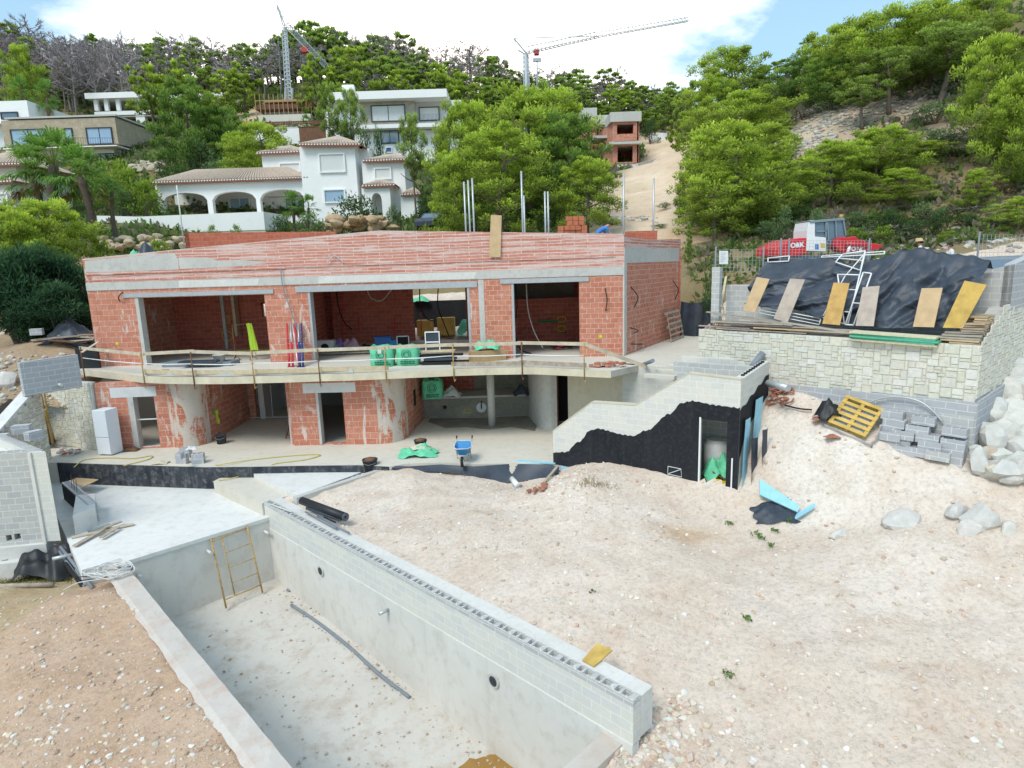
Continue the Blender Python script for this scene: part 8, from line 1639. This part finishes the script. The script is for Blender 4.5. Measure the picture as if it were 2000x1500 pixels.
# --- shrubs and hedges
for pr, px, yt, Y, w_, lab, nm in ((bD, 60, 470, 33, 170, 'tall dark oleander hedge left of the villa', 'oleander_hedge'), (bD, 130, 492, 34, 110, 'oleander with pale flowers against the villa side wall', 'oleander_hedge'), (bD, 0, 480, 32, 150, 'oleander hedge cut by the left edge', 'oleander_hedge'), (bD, 100, 545, 31.5, 130, 'low front part of the oleander hedge above the debris', 'oleander_hedge'), (bB, 250, 330, 64, 90, 'bright yellow green shrub left of the arches', 'shrub'), (bB, 215, 315, 66, 100, 'bright bamboo like shrub behind the palms', 'shrub'), (bB, 280, 355, 63, 60, 'yellowish shrub against the veranda end', 'shrub'), (bE, 235, 365, 63, 60, 'grey green shrub behind the slender palm', 'shrub'), (bA, 692, 376, 57, 105, 'dark clipped hedge before the white tower', 'shrub'), (bA, 545, 416, 54, 48, 'dark clipped ball shrub at the end of the terrace wall', 'shrub'), (bE, 610, 415, 54, 75, 'loose grey green shrub right of the ball shrub', 'shrub'), (bB, 412, 441, 55, 28, 'left one of two small shrubs on the terrace wall foot', 'shrub'), (bB, 460, 440, 55, 28, 'right one of two small shrubs on the terrace wall foot', 'shrub'), (bE, 385, 275, 78, 75, 'pale shrub below the dark pine', 'shrub'), (bA, 340, 318, 72, 80, 'dark shrub by the rockery', 'shrub'), (bE, 430, 312, 74, 90, 'grey green shrub above the veranda roof', 'shrub'), (bA, 335, 463, 50, 40, 'small dark shrub above the rear brick wall', 'shrub'), (bB, 200, 448, 49, 34, 'bright small shrub under the palms', 'shrub'), (bA, 835, 375, 58, 60, 'dark shrubs beside the garage porch', 'shrub'), (bE, 770, 400, 56, 40, 'dry grey shrub before the side wing', 'shrub'), (bB, 310, 470, 45, 60, 'yellow green shrub behind the roof corner of the villa', 'shrub'), (bB, 195, 470, 40, 60, 'yellow green shrub beside the oleander top', 'shrub'),
    (bB, 1850, 452, 36, 44, 'bright small bush behind the two people', 'shrub'), (bC, 1740, 430, 38, 110, 'bare grey bush behind the excavator boom', 'dry_brush'), (bC, 1870, 400, 40, 120, 'bare grey bush on the right slope', 'dry_brush'), (bF, 1930, 350, 41, 100, 'rusty brown brush on the right slope', 'dry_brush'), (bC, 1960, 420, 38, 80, 'pale bare bush low on the right slope', 'dry_brush'), (bA, 1870, 290, 46, 110, 'dark evergreen shrub in the middle of the right slope', 'shrub'), (bA, 1890, 110, 56, 90, 'very dark evergreen shrub below the umbrella pine', 'shrub'), (bE, 1830, 200, 52, 90, 'grey green shrub on the upper right slope', 'shrub'), (bE, 1840, 250, 48, 80, 'pale green shrub on the middle right slope', 'shrub'), (bC, 1570, 190, 66, 60, 'bare brush on the left edge of the scree', 'dry_brush'), (bC, 1600, 340, 48, 60, 'bare brush below the scree', 'dry_brush'), (bF, 1440, 490, 42, 50, 'brown dry branches at the foot of the big bright pine', 'dry_brush'), (bA, 1480, 470, 42, 70, 'dark scrub under the big bright pine', 'shrub'), (bA, 1560, 450, 42, 80, 'dark scrub left of the excavator cab', 'shrub'), (bE, 1300, 395, 56, 34, 'scrub on the right verge of the dirt track', 'shrub'), (bE, 1290, 440, 46, 40, 'scrub at the foot of the dirt track', 'shrub'), (bA, 1270, 232, 115, 34, 'green bush on the bank right of the brick building', 'shrub'), (bA, 1395, 515, 28, 40, 'low scrub left of the fence with the notice', 'shrub')): plant(pr, px, yt, Y, w_, lab, name=nm)
# --- woods along the ridge
R7 = random.Random(77)
ZN = [(-40, 260, 'burnt', .9), (260, 500, 'green', .4), (500, 760, 'green', .32), (760, 1010, 'mixed', .64), (1010, 1340, 'mixed', .38)]
GL = {'burnt': ('grey leafless burnt tree in the wood at the upper left', 'burnt trees at the upper left'), 'deadmix': ('grey leafless tree standing among the green ridge pines', 'burnt trees among the ridge pines'), 'green': ('green pine in the wood on the ridge behind the villas', 'green pines on the left ridge'), 'mixed': ('green pine on the lower ridge near the cranes', 'green pines on the right ridge')}
SKY = [(-40, 55), (0, 48), (60, 45), (100, 72), (200, 78), (260, 84), (300, 66), (350, 62), (400, 82), (450, 78), (500, 90), (540, 62), (600, 50), (660, 50), (700, 66), (740, 56), (780, 66), (830, 88), (880, 100), (910, 88), (950, 92), (990, 130), (1040, 140), (1090, 135), (1150, 150), (1200, 140), (1260, 165), (1340, 165)]
def sky_y(x):
    for (a, ya), (b, yb) in zip(SKY, SKY[1:]):
        if x <= b: return ya+(yb-ya)*(x-a)/(b-a)
    return 165
n_ = 0
for row, (Y0_, dy, nn_) in enumerate(((146, 0, 62), (140, 14, 60), (132, 34, 52), (124, 58, 40), (116, 80, 26))):
    for i in range(nn_):
        px = -40+1390*(i+R7.uniform(.1, .9))/nn_; z_ = [z for z in ZN if z[0] <= px < z[1]] or [ZN[-1]]; kind, pd_ = z_[0][2:]
        if row >= 3 and (px < 460 or 470 < px < 640 or px > 900 and row == 4):
            if R7.random() < (.97 if px < 460 else .7): continue
        dead = R7.random() < pd_*(1.0 if row < 3 else .55); yt = sky_y(px)+dy+R7.uniform(-8, 16); pr = R7.choice((dA, dB, dC)) if dead else R7.choice((fA, fB, fC, fA)); lab = GL[('burnt' if kind == 'burnt' else 'deadmix') if dead else ('mixed' if kind == 'mixed' else 'green')]
        if row == 4: yt += 6
        plant(pr, px, yt, Y0_+R7.uniform(-3, 3), R7.uniform(52, 80)*(1 if dead else 1.0), lab[0], lab[1]); n_ += 1
# more bright pines at the foot of the ridge wood
for i in range(44): plant(R7.choice((dA, dB, dC)), R7.uniform(-30, 262), 76+R7.random()*75, 120+R7.random()*22, R7.uniform(60, 85), *GL['burnt'])
for px, yt, w_ in ((285, 118, 62), (300, 140, 50), (330, 110, 55), (430, 135, 60), (470, 120, 50), (405, 175, 44), (690, 85, 85), (840, 120, 80), (915, 140, 72), (880, 170, 60), (770, 135, 50), (610, 105, 50)): plant(fC, px, yt, 112+R7.uniform(-3, 3), w_*1.25, 'bright pine at the lower edge of the ridge wood', 'bright pines below the ridge wood')
# scattered pines between the middle ridge and the right hill
for px, yt, Y, w_ in ((1345, 160, 100, 60), (1300, 175, 118, 60), (1240, 175, 122, 60), (1190, 165, 126, 60), (1130, 170, 124, 60), (1330, 215, 96, 50), (1520, 118, 84, 60), (1590, 75, 80, 60), (1375, 190, 86, 60), (1345, 245, 84, 40)): plant(R7.choice((fA, fC)), px, yt, Y, w_, 'pine in the saddle between the ridge and the right hill', 'pines in the saddle')
for i in range(34): plant(R7.choice((bA, bE, bB, bC, bA, bE)), R7.uniform(1470, 1990), R7.uniform(390, 462), R7.uniform(36.5, 43), R7.uniform(40, 85), 'low shrub on the slope behind the excavator and the people', 'low shrubs on the right slope foot', name='shrub')
for p in protos:
    def rm(o):
        for c in list(o.children): rm(c)
        bpy.data.objects.remove(o)
    rm(p)
# --- scrub covering the hillside
def scrub():
    global NR; NR = np.random.RandomState(5); R = NR; n = 17000
    px = R.uniform(-120, 2120, n); Y = 34.5+110*R.rand(n)**1.15; X = np.array([ray(a, 500).x/ray(a, 500).y for a in px])*Y
    Z = height(X, Y, False); T = hilltint(X, Y); keep = T.sum(1) < 1.55; keep &= ~((px < 900) & (Y < 48)) & ~((px < 1350) & (Y < 45)); X, Y, Z = X[keep], Y[keep], Z[keep]; pxk = px[keep]
    q = 9; P = np.repeat(np.stack([X, Y, Z], 1), q, 0); s = np.repeat(.45+.006*Y, q)[:, None]; d = NR.normal(size=P.shape); d[:, 2] = abs(d[:, 2]); d /= np.linalg.norm(d, axis=1)[:, None]; P = P+d*s*np.array((1, 1, .8))*NR.rand(len(P), 1)
    V = leaves(P, .42, .5, .3, d); V = P[:, None]+(V-P[:, None])*(.5+np.repeat(.012*Y, q))[:, None, None]
    dry = np.repeat((NR.rand(len(X)) < np.where(pxk > 1500, .5, .15)), q)[:, None]; t = np.clip(.35+.5*d[:, 2:3]+.2*NR.normal(size=(len(P), 1)), 0, 1); C = np.where(dry, np.array((.20, .17, .13))+t*np.array((.16, .14, .11)), np.array((.05, .085, .025))+t*np.array((.17, .24, .06)))  # shading painted into the leaf colour: upward leaves lighter, low ones darker
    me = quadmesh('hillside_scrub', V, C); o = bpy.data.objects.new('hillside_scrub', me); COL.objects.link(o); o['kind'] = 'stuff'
scrub()
# --- scree, rockery, boulders
def scree():
    R = random.Random(6); k = M()
    for px, py, Yd, r, n in ((1610, 240, 63, 5, 330), (1660, 205, 66, 4, 260), (1580, 285, 58, 3.5, 200), (1760, 190, 59, 4.5, 260), (1830, 150, 60, 3.5, 120), (1185, 420, 51, 3, 120), (1900, 465, 33, 4, 150)):
        g = gy(px, py, Yd)
        for i in range(n):
            x, y = g.x+R.gauss(0, r*.6), g.y+R.gauss(0, r*.6); s = R.uniform(.1, .42); k.col = jit((.50, .46, .40) if px < 1750 or px > 1890 else (.36, .31, .27), .2, R); k.rock((x, y, float(height(np.array([x]), np.array([y]), False)[0])+s*.1), (s, s*.7, s*.45), R)
    k.build('scree', 'rock', kind='stuff')
scree()
R8 = random.Random(8)
def boulder(x, y, Y, wpx, hpx, lab, group=None, tintc=(.62, .59, .54), name='boulder', cat='boulder'):
    c = gy(x, y, Y); dep = (Vector((c.x, Y, c.z-CAMZ))).dot(FW); w_, h_ = wpx*dep/F_PX/2*1.12, hpx*dep/F_PX/2*1.15; k = M(); k.col = jit(tintc, .07, R8); k.rock(c, (w_, max(w_*.75, h_*.8), h_), R8, rz=R8.uniform(-.5, .5), sub=2); one(k, name, 'rock', lab, cat, group)
# rocks heaped at the right edge beside the retaining wall
gR = 'rocks heaped beside the stone retaining wall'
hp = [(1990, 690, 60, 50), (1965, 712, 70, 40), (1990, 735, 60, 34), (1985, 762, 80, 44), (1940, 770, 60, 40), (1975, 800, 60, 34), (1930, 800, 56, 44), (1990, 830, 60, 50), (1955, 850, 70, 52), (1918, 838, 40, 40), (1935, 815, 44, 30), (1990, 870, 70, 50), (1938, 862, 44, 50), (1960, 892, 50, 32), (1912, 902, 34, 46), (1930, 885, 36, 24), (1985, 905, 60, 36), (1945, 920, 40, 24), (1970, 925, 50, 30), (1955, 920, 60, 34), (1905, 880, 26, 20), (2010, 700, 50, 50), (2015, 780, 50, 60), (2020, 860, 60, 60), (2020, 920, 60, 50), (1990, 785, 40, 30), (1965, 830, 40, 30)]
LR = ['topmost', 'high', 'upper', 'middle', 'low', 'bottom']
for i, (x, y, w_, h_) in enumerate(hp):
    Yb = hit(x, min(y+h_*.3, 935)).y-.15; boulder(x, y, Yb, w_*1.15, h_*1.2, 'angular white grey rock in the heap beside the retaining wall', gR, (.61, .59, .54) if i not in (15, 17) else (.58, .48, .38))
for x, y, w_, h_, z, lab in ((15, 745, 50, 30, 1, 'tan boulder on the earth bank at the left edge'), (1945, 920, 82, 40, .9, 'largest flat rock at the foot of the rock heap'), (1757, 1014, 78, 34, .0, 'single broad white boulder on the dirt left of the group'), (1640, 1046, 40, 24, -.35, 'small white boulder lying alone on the dirt'), (1868, 1003, 50, 34, .1, 'left boulder of the group of four on the dirt'), (1912, 1012, 70, 50, .1, 'big slanted boulder in the group of four on the dirt'), (1895, 1038, 50, 36, .0, 'front boulder of the group of four on the dirt'), (1968, 1036, 44, 28, .0, 'right boulder of the group of four on the dirt')):
    c = hit(x, y+h_*.42); boulder(x, y, c.y+.2, w_, h_*1.2, lab)
for i in range(46):
    x = 190+R8.random()*170; y = 462+R8.random()*24; boulder(x, y, 46+R8.random()*5, R8.uniform(12, 24), R8.uniform(9, 15), 'tan rock of the rockery below the palms and terrace wall', 'rockery stones below the palms', (.52, .42, .29), 'rockery_stone', 'rock')
for i in range(40):
    x = 640+R8.random()*130; y = 425+R8.random()*26; boulder(x, y, 54+R8.random()*3, R8.uniform(16, 32), R8.uniform(11, 18), 'orange tan rock of the garden rockery before the white tower', 'rockery stones before the white tower', (.50, .36, .22), 'rockery_stone', 'rock')
for i in range(26):
    x = 252+R8.random()*75; y = 318+R8.random()*24; boulder(x, y, 84+R8.random()*3, R8.uniform(14, 26), R8.uniform(9, 16), 'pale rock of the bank below the stone villa', 'rockery stones below the stone villa', (.54, .46, .36), 'rockery_stone', 'rock')
# --- weeds on the dirt
NRs = np.random.RandomState(12)
for px, py, s, lab in ((1535, 1018, .16, 'low green weed nearest the blue board'), (1425, 1024, .12, 'small weed left of the weed cluster'), (1475, 1045, .16, 'weed at the left of the middle weed cluster'), (1487, 1053, .11, 'small weed in the middle weed cluster'), (1515, 1040, .11, 'small weed at the right of the middle weed cluster'), (1505, 1068, .08, 'tiny weed below the middle weed cluster'), (1457, 1212, .12, 'green weed alone in the middle of the dirt'), (1422, 1323, .1, 'small weed low on the dirt near the pool wall end'), (1156, 1162, .07, 'tiny weed on the dirt above the pool wall'), (1495, 1010, .1, 'weed at the foot of the dark cloth')):
    g = hit(px, py); g.z += .02; s *= .75; NR = NRs; n = 34; a = NR.rand(n)*6.28; r = NR.rand(n)**.6*s*1.6; P = np.stack([g.x+np.cos(a)*r, g.y+np.sin(a)*r, g.z+.06*NR.rand(n)], 1); V = leaves(P, .075, .5, .5); me = quadmesh('weed', V, np.array((.17, .28, .07))*(.6+.8*NR.rand(n, 1))); o = bpy.data.objects.new('weed', me); COL.objects.link(o); tag(o, lab, 'weed')
for px, py, n, sc, col in ((40, 1118, 900, 1.1, (.17, .20, .05)), (1160, 945, 240, .35, (.40, .33, .17))):
    g = gz(px, py, -1.4 if px < 500 else .3); NR = NRs; X = g.x+NR.normal(size=n)*sc; Yy = g.y+NR.normal(size=n)*sc*.35; Z = height(X, Yy); P = np.stack([X, Yy, Z+.06], 1); V = leaves(P, .16, .08, 2.0); me = quadmesh('dry_grass', V, np.array(col)*(.7+.6*NR.rand(n, 1))); o = bpy.data.objects.new('dry_grass', me); COL.objects.link(o); o['kind'] = 'stuff'
